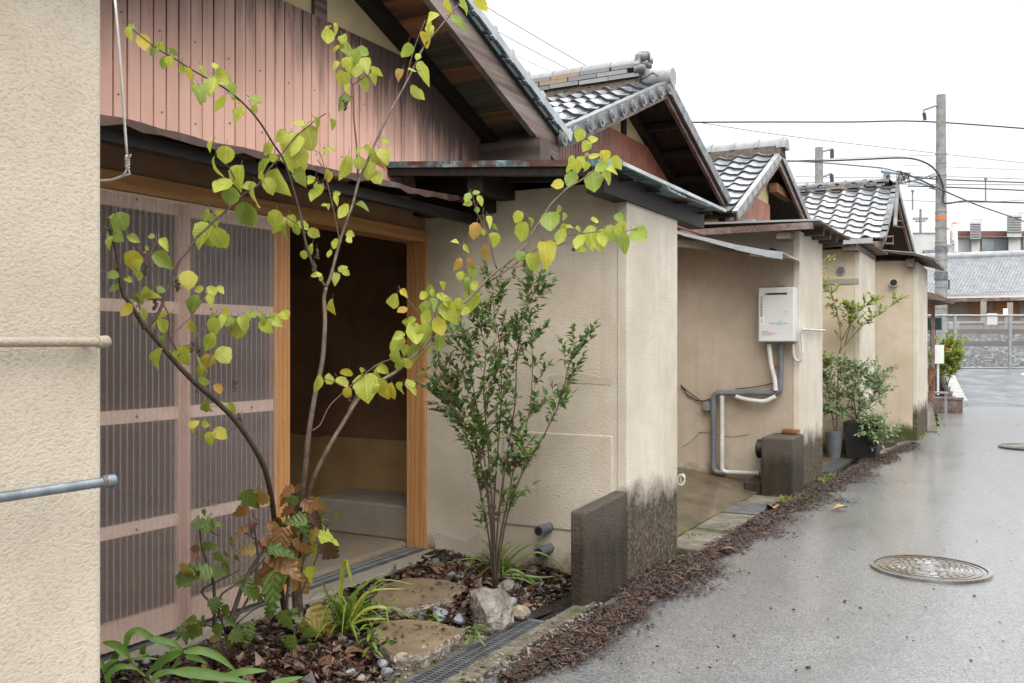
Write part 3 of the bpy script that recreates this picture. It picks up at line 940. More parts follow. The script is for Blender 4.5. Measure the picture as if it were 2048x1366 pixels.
for yy in (1.9, 2.6, 3.3, 4.0, 4.6):
    b = MB(); b.hexa([(XW - .01, yy, cl(yy) + .02), (-2.79, yy, cl(yy) - .04), (-2.79, yy + .05, cl(yy) - .04), (XW - .01, yy + .05, cl(yy) + .02),
                      (XW - .01, yy, cl(yy) + .078), (-2.79, yy, cl(yy) - .006), (-2.79, yy + .05, cl(yy) - .006), (XW - .01, yy + .05, cl(yy) + .078)])
    b.build('canopy_rafter', M['black_wood'], h1)
b = MB(); b.box(-2.87, -2.81, Ya, Yb, 2.02, 2.07)
b.build('canopy_beam', M['black_wood'], h1)
b = MB(); b.box(XW - .17, XW - .005, 1.45, 4.82, 2.004, 2.19)
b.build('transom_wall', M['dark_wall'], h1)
# door frame
b = MB(); b.box(XW - .13, XW + .012, 1.45, 4.825, 1.930, 2.003)
b.build('lintel', M['cedar_y'], h1, bevel=.003)
b = MB(); b.box(XW - .13, XW + .008, 4.728, 4.822, -.02, 1.929)
b.build('door_jamb', M['cedar'], h1, bevel=.003)
# the glazed sliding sash: stiles, rails and two corrugated sheets
sash = MB(); sash.box(XW - .045, XW - .008, 3.432, 3.545, .062, 1.928)
sash = sash.build('sliding_door', M['cedar'], h1, bevel=.002)
for (ya, yb2) in ((1.52, 1.60), (2.843, 2.908)):
    b = MB(); b.box(XW - .040, XW - .012, ya, yb2, .062, 1.928); b.build('stile', M['pale_wood_z'], sash)
for z0, z1 in ((.062, .175), (.515, .566), (.978, 1.032), (1.437, 1.488), (1.865, 1.928)):
    for (ya, yb2) in ((1.602, 2.842), (2.909, 3.431)):
        b = MB(); b.box(XW - .038, XW - .014, ya, yb2, z0, z1); b.build('rail', M['pale_wood'], sash)
def corrugated(ya, yb2, z0, z1, x, pitch=.0317, amp=.0062):
    b = MB(); n = int((yb2 - ya) / pitch * 8)
    for i in range(n + 1):
        y = ya + (yb2 - ya) * i / n
        c = math.cos((y - ya) / pitch * 2 * math.pi)
        xx = x + amp * (c if c < 0 else c ** .6)
        b.v += [Vector((xx, y, z0)), Vector((xx, y, z1))]
    for i in range(n):
        b.f.append((2*i, 2*i+2, 2*i+3, 2*i+1)); b.m.append(0)
    return b
for ya, yb2, xx in ((1.45, 2.902, XW + .004), (2.84, 3.430, XW + .011)):
    b = MB(); y = ya + .0317
    while y < yb2 - .01:
        b.box(xx + .0062, xx + .0075, y - .0016, y + .0016, .069, 1.914); y += .0317
    b.build('flute_ribs', M['flute'], sash)['kind'] = 'stuff'
corrugated(1.45, 2.902, .068, 1.915, XW + .004).build('corrugated_sheet', M['poly'], sash, smooth=True)
corrugated(2.84, 3.430, .068, 1.915, XW + .011).build('corrugated_sheet', M['poly'], sash, smooth=True)
scr = MB(); scr.tube([(0, 0, 0), (.006, 0, 0)], .005, 8); scr = scr.mesh('screw', M['zinc_dark'])
for z in (1.90, 1.46, 1.005, .54, .12):
    for yy in (2.0, 2.3, 2.6, 3.0, 3.25):
        place('screw', scr, sash, Matrix.Translation((XW + .017, yy, z)))
fp = PX(570, 836, XW - .008)
b = MB()
for k in range(20):
    a0, a1 = 2 * math.pi * k / 20, 2 * math.pi * (k + 1) / 20
    q = lambda a, r, x: (XW - .008 + x, fp.y + math.cos(a) * r, fp.z + math.sin(a) * r)
    b.face([q(a0, .020, .0006), q(a1, .020, .0006), q(a1, .023, .0022), q(a0, .023, .0022)])
    b.face([q(a0, .023, .0022), q(a1, .023, .0022), q(a1, .026, .0004), q(a0, .026, .0004)])
b.face([(XW - .0075, fp.y + math.cos(2 * math.pi * k / 20) * .021, fp.z + math.sin(2 * math.pi * k / 20) * .021) for k in range(20)])
b.build('finger_pull', M['cedar'], sash, smooth=True, angle=30)
b = MB(); b.box(XW - .10, XW + .02, 1.45, 4.73, .0, .052)
b.build('door_track', M['zinc_dark'], h1)
for i, dx in enumerate((-.07, -.02)):
    b = MB(); b.box(XW + dx, XW + dx + .008, 3.51, 4.72, .052, .060)
    b.build('track_rail', M['zinc'], h1)
b = MB(); b.hexa([(XW - .50, 3.3, 0), (XW - .102, 3.3, 0), (XW - .102, 4.695, 0), (XW - .50, 4.695, 0), (XW - .50, 3.3, .075), (XW - .102, 3.3, .068), (XW - .102, 4.695, .09), (XW - .50, 4.695, .095)])
b.build('threshold', M['threshold'], h1, bevel=.02)
# the room behind
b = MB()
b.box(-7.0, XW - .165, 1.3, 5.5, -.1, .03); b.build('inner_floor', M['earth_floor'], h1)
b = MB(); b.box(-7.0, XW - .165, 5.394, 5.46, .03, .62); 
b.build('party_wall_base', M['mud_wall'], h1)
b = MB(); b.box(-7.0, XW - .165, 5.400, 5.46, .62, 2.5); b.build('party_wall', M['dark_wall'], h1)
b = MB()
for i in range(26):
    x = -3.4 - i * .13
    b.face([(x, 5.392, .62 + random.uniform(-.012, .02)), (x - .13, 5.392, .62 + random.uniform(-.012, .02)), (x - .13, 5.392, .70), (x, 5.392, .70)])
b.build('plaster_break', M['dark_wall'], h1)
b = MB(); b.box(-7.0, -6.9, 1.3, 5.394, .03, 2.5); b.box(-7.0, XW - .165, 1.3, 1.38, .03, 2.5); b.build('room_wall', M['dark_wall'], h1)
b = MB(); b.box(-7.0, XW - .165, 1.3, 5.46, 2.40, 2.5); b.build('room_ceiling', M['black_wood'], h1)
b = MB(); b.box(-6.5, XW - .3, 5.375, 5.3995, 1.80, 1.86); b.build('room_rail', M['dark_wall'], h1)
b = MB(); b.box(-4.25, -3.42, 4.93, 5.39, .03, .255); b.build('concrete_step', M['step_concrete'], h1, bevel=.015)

# the tall extension (outhouse block) of house one
EX, EY0, EY1 = -1.875, 4.75, 5.60
def bl(o): return o
b = MB(); b.box(-3.205, EX - .06, EY0, EY1 - .02, -.1, 2.20)
b.build('extension_side_wall', M['stucco_side'], h1)
b = MB()
b.box(EX - .06, EX, EY0 - .004, EY1, -.1, 2.115)
b.build('extension_end_wall', M['stucco_end'], h1, bevel=.006)
# raised panel and patch on the side wall
p0, p1 = PY(1115, 866, EY0), PY(1226, 1000, EY0)
b = MB(); b.box(p0.x - .35, p1.x, EY0 - .010, EY0 + .01, .25, p0.z)
b.build('render_panel', M['stucco_side'], h1, bevel=.008)
for pts_ in ([(1098, 752), (1160, 748), (1226, 757), (1222, 770), (1150, 766), (1104, 772)], [(868, 1062), (900, 1072), (935, 1085), (958, 1062), (968, 1075), (960, 1112), (920, 1120), (872, 1112)], [(1020, 990), (1060, 985), (1080, 1004), (1052, 1020), (1024, 1012)], [(930, 690), (990, 684), (1010, 697), (960, 704)]):
    q = [PY(x, y, EY0 - .003) for x, y in pts_]
    b = MB(); b.prism(q, (0, .012, 0)); b.build('render_patch', M['side_patch'], h1)
# the low concrete fin running out from its corner
b = MB(); b.hexa([(EX - .075, 4.17, -.3), (EX + .006, 4.17, -.3), (EX + .006, EY0 - .005, -.3), (EX - .075, EY0 - .005, -.3), (EX - .075, 4.17, .475), (EX + .006, 4.17, .475), (EX + .006, EY0 - .005, .50), (EX - .075, EY0 - .005, .50)])
b.build('concrete_fin', M['concrete_dark'], h1, bevel=.012)
# its pent roof
rz = lambda x: 2.350 + (x - XW) / (-1.74 - XW) * (2.225 - 2.350)
RY0, RY1 = 4.32, 6.20
b = MB()
N = 20
for i in range(N):
    y0 = RY0 + (RY1 - RY0) * i / N; y1 = RY0 + (RY1 - RY0) * (i + 1) / N
    s = lambda y: -.035 * math.sin((y - RY0) / (RY1 - RY0) * math.pi) * (1 if y > 5 else .4)
    b.hexa([(XW + .016, y0, rz(XW) - .012), (-1.74, y0, rz(-1.74) - .012 + s(y0)), (-1.74, y1, rz(-1.74) - .012 + s(y1)), (XW + .016, y1, rz(XW) - .012),
            (XW + .016, y0, rz(XW)), (-1.74, y0, rz(-1.74) + s(y0)), (-1.74, y1, rz(-1.74) + s(y1)), (XW + .016, y1, rz(XW))])
pr1 = b.build('pent_roof', M['rust_teal'], h1)
b = MB(); b.hexa([(XW + .016, RY0 - .004, rz(XW) - .030), (-1.735, RY0 - .004, rz(-1.74) - .030), (-1.735, RY0 + .008, rz(-1.74) - .030), (XW + .016, RY0 + .008, rz(XW) - .030),
                  (XW + .016, RY0 - .004, rz(XW) + .004), (-1.735, RY0 - .004, rz(-1.74) + .004), (-1.735, RY0 + .008, rz(-1.74) + .004), (XW + .016, RY0 + .008, rz(XW) + .004)])
b.build('roof_edge', M['rust_teal'], pr1)
b = MB(); b.hexa([(XW + .016, RY0 + .012, rz(XW) - .075), (-1.80, RY0 + .012, rz(-1.8) - .075), (-1.80, RY0 + .05, rz(-1.8) - .075), (XW + .016, RY0 + .05, rz(XW) - .075),
                  (XW + .016, RY0 + .012, rz(XW) - .014), (-1.80, RY0 + .012, rz(-1.8) - .014), (-1.80, RY0 + .05, rz(-1.8) - .014), (XW + .016, RY0 + .05, rz(XW) - .014)])
b.build('roof_batten', M['black_wood'], pr1)
b = MB(); b.box(-1.749, -1.732, RY0 + .01, RY1, rz(-1.74) - .024, rz(-1.74) - .005)
b.build('front_flashing', M['zinc'], pr1)
for x in (-2.62, -1.90):
    b = MB(); b.box(x - .055, x + .045, RY0 + .06, RY1 - .1, rz(x) - .155, rz(x) - .018); b.build('purlin', M['black_wood'], pr1)
for y in (4.6, 5.0, 5.5, 6.0):
    b = MB(); b.hexa([(XW + .02, y, rz(XW) - .07), (-1.78, y, rz(-1.78) - .06), (-1.78, y + .04, rz(-1.78) - .06), (XW + .02, y + .04, rz(XW) - .07), (XW + .02, y, rz(XW) - .014), (-1.78, y, rz(-1.78) - .05), (-1.78, y + .04, rz(-1.78) - .05), (XW + .02, y + .04, rz(XW) - .014)])
    b.build('roof_rafter', M['black_wood'], pr1)
b = MB(); b.box(XW - .05, -2.70, 4.62, 4.749, 2.08, 2.30); b.build('dark_boxing', M['black_wood'], h1)
# grey pipe stubs through its foot
for (x, y) in ((1085, 1057), (1085, 1100)):
    p = PY(x, y, EY0 - .08)
    b = MB(); b.tube([p + Vector((.01, .14, 0)), p + Vector((.01, .02, -.002)), p + Vector((0, -.02, -.004)), p + Vector((0, -.05, -.006))], [.026, .026, .030, .030], 14)
    po_ = b.build('pipe_stub', M['pvc_grey'], h1, smooth=True, angle=40)
    b = MB(); b.tube([p + Vector((0, -.05, -.006)), p + Vector((0, -.0515, -.006))], .022, 14)
    b.build('pipe_mouth', M['black'], po_)

# ================= house two
H2 = dict(yr=7.98, zr=3.65, yn=5.75, zn=2.76, yf=10.05, zf=2.84, xb=-2.77)
h2 = thing('row_house', (XW, 7.9, 0), 'third row house with stacked ridge, round-capped verge tiles and water heater wall', 'house', 'row houses along the lane')
def common_house(h, H, xw, pink_top, xback=-7.6, post=None, ya=None, yb=None):
    g = gable_line(H['yr'], H['zr'] - .055, H['yn'], H['zn'] - .055, H['yf'], H['zf'] - .055)
    ya = ya or H['yn'] + .05; yb = yb or H['yf'] - .2
    b = MB(); wall_panel(b, xw - .16, xw - .012, ya, yb, 0.0, g, n=30); b.build('gable_wall', M['plaster'], h)
    # ribbed metal sheet up to the tie level
    b = MB(); y = ya
    while y < yb:
        t = min(pink_top, g(y) - .03)
        b.box(xw - .012, xw + .004, y, y + .038, 2.0, t)
        b.box(xw - .012, xw - .004, y + .038, y + .050, 2.0, t, 1)
        y += .050
    b.build('ribbed_cladding', [M['cladding2'], M['groove']], h)
    if post:
        for (a, c) in post:
            b = MB(); b.box(xw - .01, xw + .012, a, c, pink_top, min(g(a), g(c)) - .01); b.build('wall_post', M['black_wood'], h)
    b = MB()
    b.prism([(xw - .01, ya, g(ya) - .09), (xw - .01, H['yr'], g(H['yr']) - .09), (xw - .01, yb, g(yb) - .09), (xw - .01, yb, g(yb)), (xw - .01, H['yr'], g(H['yr'])), (xw - .01, ya, g(ya))], (.07, 0, 0))
    b.build('rake_rafter', M['black_wood'], h)
    rf = roof_deck(h, H['xb'], xback, H['yr'], H['zr'], H['yn'], H['zn'], H['yf'], H['zf'])
    bargeboards(h, H['xb'], H['yr'], H['zr'], H['yn'], H['zn'], H['yf'], H['zf'], H.get('bd', .128))
    return g, rf
p = PX(1248, 250, XW)
g2, rf2 = common_house(h2, H2, XW, 3.25, post=[(p.y - .05, p.y + .04)])
for xx in (-2.95, -3.05):
    pass
for side, (ya, za, yb2, zb2) in enumerate(((H2['yn'], H2['zn'], H2['yr'], H2['zr']), (H2['yf'], H2['zf'], H2['yr'], H2['zr']))):
    for r, fr in enumerate((.12, .34, .56, .78)):
        y = ya + (yb2 - ya) * fr; z = za + (zb2 - za) * fr
        b = MB(); b.box(XW, H2['xb'] - .04, y - .03, y + .03, z - .12, z - .056); b.build('purlin', M['black_wood'], rf2)
vt2 = verge_tile(M['verge_dark'], True)
tile_slope(rf2, H2['xb'], -7.4, H2['yn'], H2['zn'], H2['yr'], H2['zr'], 7, tile_one, vt2, total_cols=18, mat=M['tile'])
tile_slope(rf2, H2['xb'], -7.4, H2['yf'], H2['zf'], H2['yr'], H2['zr'], 0, tile_one, verge_tile(M['verge_dark']), total_cols=18, mat=M['tile'])
# ridge: a bed of clay, three courses of flat tiles, round cover tiles, an end ornament
def ridge_stack(rf, H, x0, x1, layers, cap_r, mats, clay=True, collars=False, lw=.30, base=.03, layer_h=.045):
    z = H['zr'] + base
    if clay:
        b = MB(); b.hexa([(x1, H['yr'] - .16, z - .08), (x0, H['yr'] - .16, z - .08), (x0, H['yr'] + .16, z - .08), (x1, H['yr'] + .16, z - .08), (x1, H['yr'] - .10, z + .05), (x0, H['yr'] - .10, z + .05), (x0, H['yr'] + .10, z + .05), (x1, H['yr'] + .10, z + .05)])
        b.build('ridge_bedding', M['ridge_clay'], rf)
        z += .05
    for L in range(layers):
        x = x0 - (.12 if L % 2 else 0)
        hw = .135 - .014 * L
        while x > x1:
            ln = lw * random.uniform(.93, 1.0)
            dz = random.uniform(-.004, .004)
            mm = M['ridge_tan'] if random.random() < .09 else mats
            for s in (-1, 1):
                b = MB()
                ya, yb2 = (H['yr'] - hw, H['yr'] - .012) if s < 0 else (H['yr'] + .012, H['yr'] + hw)
                dr = .008 if s < 0 else 0
                dr2 = 0 if s < 0 else .008
                b.hexa([(x - ln + .006, ya, z - dr + dz), (x, ya, z - dr + dz), (x, yb2, z - dr2 + dz), (x - ln + .006, yb2, z - dr2 + dz), (x - ln + .006, ya, z + layer_h - .008 - dr + dz), (x, ya, z + layer_h - .008 - dr + dz), (x, yb2, z + layer_h - .008 - dr2 + dz), (x - ln + .006, yb2, z + layer_h - .008 - dr2 + dz)])
                if x0 - x < 2.6:
                    b.build('ridge_course_tile', mm, rf)
                else:
                    b.build('ridge_course_tile', mm, rf) if s < 0 else None
            x -= lw
        z += layer_h
    x = x0
    while x > x1:
        b = MB(); half_round(b, (x - lw + .004, H['yr'], z - .01), (x, H['yr'], z - .01 + random.uniform(-.003, .003)), cap_r)
        b.build('ridge_cap_tile', mats, rf, smooth=True, angle=40)
        if collars:
            b = MB(); half_round(b, (x - .030, H['yr'], z - .012), (x + .012, H['yr'], z - .012), cap_r + .018)
            b.build('ridge_collar', mats, rf, smooth=True, angle=40)
        x -= lw
    return z
zt = ridge_stack(rf2, H2, H2['xb'] - .22, -7.3, 3, .072, M['ridge_tile'])
# onigawara: a rounded plate with scrolls
def ornament(rf, x, y, z, mat, s=1.0):
    b = MB()
    prof = [(-.15, -.06), (-.165, .02), (-.13, .06), (-.12, .12), (-.075, .16), (0, .185), (.075, .16), (.12, .12), (.13, .06), (.165, .02), (.15, -.06)]
    b.prism([(x, y + a * s, z + c * s) for a, c in prof], (-.06 * s, 0, 0))
    o = b.build('ridge_end_ornament', mat, rf, bevel=.012)
    for (a, c, r) in ((-.125, -.025, .045), (.125, -.025, .045), (-.085, .10, .038), (.085, .10, .038), (0, .135, .045), (-.05, .045, .036), (.05, .045, .036), (0, -.03, .045)):
        b = MB()
        b.tube([(x - .05 * s, y + a * s, z + c * s), (x + .02 * s, y + a * s, z + c * s), (x + .045 * s, y + a * s, z + c * s), (x + .052 * s, y + a * s, z + c * s)], [r * s, r * s, r * .75 * s, r * .3 * s], 10)
        b.build('ornament_scroll', mat, rf, smooth=True, angle=60)
ornament(rf2, H2['xb'] - .21, H2['yr'], H2['zr'] + .16, M['verge_dark'], .95)
b = MB(); b.tube([(H2['xb'] + .06, H2['yr'], H2['zr'] + .055), (H2['xb'] - .24, H2['yr'], H2['zr'] + .06)], .085, 14)
b.build('ridge_end_cap', M['ridge_grey'], rf2, smooth=True, angle=40)

# extension of house two with the heater wall
B2X, B2Y0, B2Y1 = -1.72, 8.56, 9.66
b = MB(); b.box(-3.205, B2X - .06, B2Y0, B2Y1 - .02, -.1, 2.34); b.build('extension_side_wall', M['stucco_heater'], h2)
b = MB(); b.box(B2X - .06, B2X, B2Y0 - .004, B2Y1, -.1, 2.33); b.build('extension_end_wall', M['stucco_end'], h2, bevel=.006)
b = MB()
r2 = lambda x: 2.40 + (x + 3.2) / 1.7 * (-.02)
b.hexa([(-3.25, 8.30, 2.425), (-1.50, 8.30, 2.372), (-1.50, 9.97, 2.372), (-3.25, 9.97, 2.425), (-3.25, 8.30, 2.440), (-1.50, 8.30, 2.387), (-1.50, 9.97, 2.387), (-3.25, 9.97, 2.440)])
pr2 = b.build('pent_roof', M['rust_brown'], h2)
b = MB(); b.box(-3.25, -1.56, 8.29, 8.33, 2.31, 2.368); b.build('roof_batten', M['old_wood'], pr2)
b = MB(); b.hexa([(-3.25, 8.285, 2.428), (-1.50, 8.285, 2.375), (-1.50, 8.298, 2.375), (-3.25, 8.298, 2.428), (-3.25, 8.285, 2.445), (-1.50, 8.285, 2.392), (-1.50, 8.298, 2.392), (-3.25, 8.298, 2.445)])
b.build('roof_edge', M['zinc'], pr2)
for y in (8.75, 9.1, 9.45, 9.8):
    b = MB(); b.box(-2.4, -1.55, y, y + .04, 2.30, 2.368); b.build('roof_rafter', M['old_wood_x'], pr2)
for x in (-2.75, -1.82):
    b = MB(); b.box(x - .06, x + .05, 8.34, 9.9, 2.245, 2.299); b.build('purlin', M['old_wood'], pr2)
# vent mouth, patch and cracks on the heater wall
p = PY(1545, 505, B2Y0)
b = MB(); b.tube([p + Vector((0, .05, 0)), p + Vector((0, -.03, 0))], .04, 14); b.build('vent_pipe', M['black'], h2, smooth=True, angle=40)
def wall_crack(pts, Y, wd, parent, name='crack'):
    b = MB()
    q = [PY(x, y, Y - .004) for x, y in pts]
    for i in range(len(q) - 1):
        w = wd * (.5 + .5 * random.random())
        b.face([q[i] + ZV * w, q[i] - ZV * w, q[i+1] - ZV * w * .7, q[i+1] + ZV * w * .7])
    b.build(name, M['crack'], parent)
wall_crack([(1366, 893), (1380, 884), (1392, 874), (1398, 865), (1420, 866), (1438, 870), (1455, 873), (1470, 874), (1485, 871), (1500, 868)], B2Y0, .0035, h2)
def patch(pts, Y, mat, parent, dy=.003, name='render_patch'):
    b = MB(); q = [PY(x, y, Y - dy) for x, y in pts]
    b.prism(q, (0, dy + .01, 0)); b.build(name, mat, parent)
patch([(1366, 790), (1385, 800), (1400, 815), (1404, 840), (1395, 870), (1380, 886), (1366, 892)], B2Y0, M['render_patch'], h2)
patch([(1452, 895), (1468, 890), (1482, 900), (1489, 915), (1478, 922), (1464, 912)], B2Y0, M['render_patch'], h2)
patch([(1455, 932), (1480, 925), (1500, 918), (1520, 925), (1524, 945), (1490, 946), (1462, 944)], B2Y0, M['render_patch'], h2)
# small wrecked canopy in the gap
b = MB(); b.hexa([PY(1300, 487, 8.1), PY(1508, 510, 8.1), PY(1508, 510, 8.15), PY(1300, 487, 8.15), PY(1300, 470, 8.1), PY(1508, 498, 8.1), PY(1508, 498, 8.15), PY(1300, 470, 8.15)])
wc = b.build('broken_canopy', M['grey_board'], h2)
b = MB()
q = [(1300, 448), (1364, 466), (1420, 478), (1470, 490), (1530, 501), (1565, 505), (1580, 513)]
for i in range(len(q) - 1):
    y0, y1 = 8.02, 8.50
    a0, a1 = PY(*q[i], y0), PY(*q[i+1], y0)
    if q[i+1][0] > 1505: y1 = 8.54
    a2, a3 = Vector((a1.x, y1, a1.z)), Vector((a0.x, y1, a0.z))
    b.hexa([a0 - ZV*.006, a1 - ZV*.006, a2 - ZV*.006, a3 - ZV*.006, a0, a1, a2, a3])
b.build('canopy_sheet', M['zinc'], wc)
b = MB()
for i in range(len(q) - 2):
    a0, a1 = PY(*q[i], 8.01), PY(*q[i+1], 8.01)
    h_ = .012 + .010 * i
    b.hexa([a0 - ZV*h_, a1 - ZV*(h_ + .006), a1 - ZV*(h_ + .006) + Vector((0, .008, 0)), a0 - ZV*h_ + Vector((0, .008, 0)), a0 + ZV*.006, a1 + ZV*.006, a1 + ZV*.006 + Vector((0, .008, 0)), a0 + ZV*.006 + Vector((0, .008, 0))])
b.build('sheet_edge', M['verge_grey'], wc)
b = MB()
q = [(1500, 512), (1535, 516), (1550, 519), (1546, 513), (1556, 516), (1575, 513)]
for i in range(len(q) - 1):
    a0, a1 = PY(*q[i], 8.07), PY(*q[i+1], 8.07)
    t0, t1 = PY(q[i][0], 502, 8.03), PY(q[i+1][0], 503 + i, 8.03)
    b.hexa([a0, a1, a1 + Vector((0, .01, 0)), a0 + Vector((0, .01, 0)), t0, t1, t1 + Vector((0, .01, 0)), t0 + Vector((0, .01, 0))])
b.build('torn_edge', M['zinc'], wc)
b = MB(); b.tube([PY(1300, 440, 8.2), PY(1364, 456, 8.2), PY(1410, 470, 8.2)], .014, 8); b.build('canopy_rod', M['red_brown'], wc)
# boxed gutter between the roofs
b = MB(); b.box(-3.0, -2.45, 9.78, 9.95, 2.50, 2.63); b.build('valley_gutter', M['zinc'], h2)
for pts in ([(1366, 806), (1400, 815), (1425, 800)],):
    pass
# cables at the wall
b = MB(); b.tube([PY(x, y, B2Y0 - .02) for x, y in ((1362, 770), (1375, 790), (1392, 800), (1408, 802), (1420, 798), (1432, 800))], .006, 6)
b.tube([PY(x, y, B2Y0 - .03) for x, y in ((1362, 772), (1385, 790), (1400, 800), (1412, 812))], .005, 6)
b.tube([PY(x, y, B2Y0 - .02) for x, y in ((1470, 778), (1500, 775), (1530, 770), (1548, 766))], .004, 6)
b.build('loose_cable', M['cable'], h2, smooth=True)
b = MB(); b.tube([PY(1414, 812, B2Y0), PY(1414, 812, B2Y0 - .07)], .045, 10); b.build('junction_box', M['zinc_dark'], h2, smooth=True, angle=40)

# ================= house three
H3 = dict(yr=11.73, zr=3.69, yn=9.70, zn=2.70, yf=14.1, zf=2.86, xb=-2.60, bd=.15)
h3 = thing('row_house', (XW, 11.7, 0), 'fourth row house with pale round ridge and small orange-boarded gable', 'house', 'row houses along the lane')
XW3 = -2.80
p = PX(1500, 400, XW3)
g3, rf3 = common_house(h3, H3, XW3, 3.10, ya=9.75, yb=12.02)
b = MB(); wall_panel(b, XW3 - .16, XW3 - .012, 12.03, 13.9, 0, lambda y: 2.6, n=6); b.build('lower_wall', M['stucco_far'], h3)
b = MB(); b.box(XW3 + .02, XW3 + .12, 11.92, 13.1, 3.25, 3.36); b.build('tie_beam', M['soffit'], h3)
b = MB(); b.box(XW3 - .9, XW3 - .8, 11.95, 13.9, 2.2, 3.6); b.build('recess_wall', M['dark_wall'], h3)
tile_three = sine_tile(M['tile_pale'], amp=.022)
vt3 = MB(); vt3.box(-.03, .030, -.02, .222, .020, .040); vt3.box(.010, .030, -.02, .190, -.055, .019); vt3.box(.006, .022, .191, .222, -.055, .019, 1)
vt3 = vt3.mesh('verge_tile', [M['ridge_grey'], M['black']])
tile_slope(rf3, H3['xb'], -7.4, H3['yn'], H3['zn'], H3['yr'], H3['zr'], 5, tile_three, vt3, total_cols=18, mat=M['tile_pale'])
tile_slope(rf3, H3['xb'], -7.4, H3['yf'], H3['zf'], H3['yr'], H3['zr'], 0, tile_three, vt3, total_cols=18, mat=M['tile_pale'])
ridge_stack(rf3, H3, H3['xb'] + .04, -7.3, 0, .105, M['ridge_grey'], clay=True, collars=True, lw=.30, base=.04)
b = MB(); half_round(b, (H3['xb'] - .02, H3['yr'], H3['zr'] + .05), (H3['xb'] + .09, H3['yr'], H3['zr'] + .05), .13)
b.build('ridge_end_cap', M['ridge_grey'], rf3, smooth=True, angle=40)
B3X, B3Y0, B3Y1 = -1.63, 11.53, 12.84
b = MB(); b.box(-3.04, B3X - .06, B3Y0, B3Y1, -.1, 2.44); b.build('extension_side_wall', M['stucco_far'], h3)
b = MB(); b.box(B3X - .06, B3X, B3Y0 - .004, B3Y1 + .004, -.1, 2.40); b.build('extension_end_wall', M['stucco_end'], h3, bevel=.006)
b = MB(); b.hexa([(-3.1, 11.3, 2.53), (-1.50, 11.3, 2.49), (-1.50, 13.1, 2.49), (-3.1, 13.1, 2.53), (-3.1, 11.3, 2.55), (-1.50, 11.3, 2.51), (-1.50, 13.1, 2.51), (-3.1, 13.1, 2.55)])
pr3 = b.build('pent_roof', M['rust_brown'], h3)
b = MB(); b.box(-3.1, -1.82, 11.27, 11.31, 2.45, 2.52); b.build('roof_edge', M['red_brown'], pr3)
b = MB(); b.box(-1.815, -1.46, 11.27, 11.31, 2.47, 2.53); b.build('roof_edge', M['zinc'], pr3)
b = MB(); b.box(-1.80, -1.64, 11.33, 13.0, 2.405, 2.485); b.build('purlin', M['old_wood'], pr3)
p = PY(1682, 541, B3Y0)
b = MB(); b.tube([p + Vector((0, .05, 0)), p + Vector((0, -.02, 0))], .055, 16); vp = b.build('vent_pipe', M['zinc'], h3, smooth=True, angle=40)
b = MB(); b.tube([p + Vector((0, -.021, 0)), p + Vector((0, -.023, 0))], .044, 16); b.build('vent_mouth', M['zinc_dark'], vp)
p0, p1 = PY(1645, 553, B3Y0), PY(1718, 562, B3Y0)
b = MB(); b.box(p0.x - .2, p1.x, B3Y0 - .014, B3Y0 + .01, p1.z - .03, p1.z + .03); b.build('string_course', M['concrete_pale'], h3)

# ================= house four
H4 = dict(yr=15.60, zr=3.80, yn=14.05, zn=2.83, yf=18.4, zf=2.98, xb=-1.67, bd=.14)
h4 = thing('row_house', (-2.1, 15.6, 0), 'farthest row house with weathered grey tile roof at the lane end', 'house', 'row houses along the lane')
g4, rf4 = common_house(h4, H4, -2.1, 3.0, xback=-6.5)
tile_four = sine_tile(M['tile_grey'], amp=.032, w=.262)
tile_slope(rf4, H4['xb'], -6.3, H4['yn'], H4['zn'], H4['yr'], H4['zr'], 8, tile_four, verge_tile(M['verge_dark'], drop=.06), row=.19, colw=.255, total_cols=17, mat=M['tile_grey'])
tile_slope(rf4, H4['xb'], -6.3, H4['yf'], H4['zf'], H4['yr'], H4['zr'], 0, tile_four, verge_tile(M['verge_dark']), colw=.255, total_cols=17, mat=M['tile_grey'])
ridge_stack(rf4, H4, H4['xb'] - .15, -6.2, 2, .06, M['verge_dark'], collars=True, lw=.30, layer_h=.04, base=-.05)
ornament(rf4, H4['xb'] - .13, H4['yr'], H4['zr'] + .08, M['verge_dark'], .8)
B4X, B4Y0, B4Y1 = -1.2, 13.75, 15.35
b = MB(); b.box(-2.9, B4X - .06, B4Y0, B4Y1, -.1, 2.46); b.build('extension_side_wall', M['stucco_far'], h4)
b = MB(); b.box(B4X - .06, B4X, B4Y0 - .004, B4Y1 + .004, -.1, 2.44); b.build('extension_end_wall', M['stucco_end'], h4, bevel=.006)
b = MB()
q = [(-2.2, 2.66), (-1.6, 2.60), (-1.2, 2.53), (-.98, 2.46)]
for i in range(3):
    (xa, za), (xc, zc) = q[i], q[i+1]
    b.hexa([(xa, 13.5, za - .03), (xc, 13.5, zc - .03), (xc, 15.6, zc - .03), (xa, 15.6, za - .03), (xa, 13.5, za), (xc, 13.5, zc), (xc, 15.6, zc), (xa, 15.6, za)])
pr4 = b.build('pent_roof', M['old_wood_x'], h4)
b = MB(); b.hexa([(-2.2, 13.49, 2.665), (-1.2, 13.49, 2.535), (-1.2, 15.6, 2.535), (-2.2, 15.6, 2.665), (-2.2, 13.49, 2.675), (-1.2, 13.49, 2.545), (-1.2, 15.6, 2.545), (-2.2, 15.6, 2.675)])
b.build('roof_sheet', M['zinc'], pr4)
b = MB(); b.box(-1.33, -1.23, 13.6, 13.74, 2.36, 2.47); b.build('bracket', M['old_wood'], pr4)
p = PY(1789, 566, B4Y0)
b = MB(); b.tube([p + Vector((0, .05, 0)), p + Vector((0, -.10, 0))], .055, 16); vp = b.build('vent_pipe', M['pvc_white'], h4, smooth=True, angle=40)
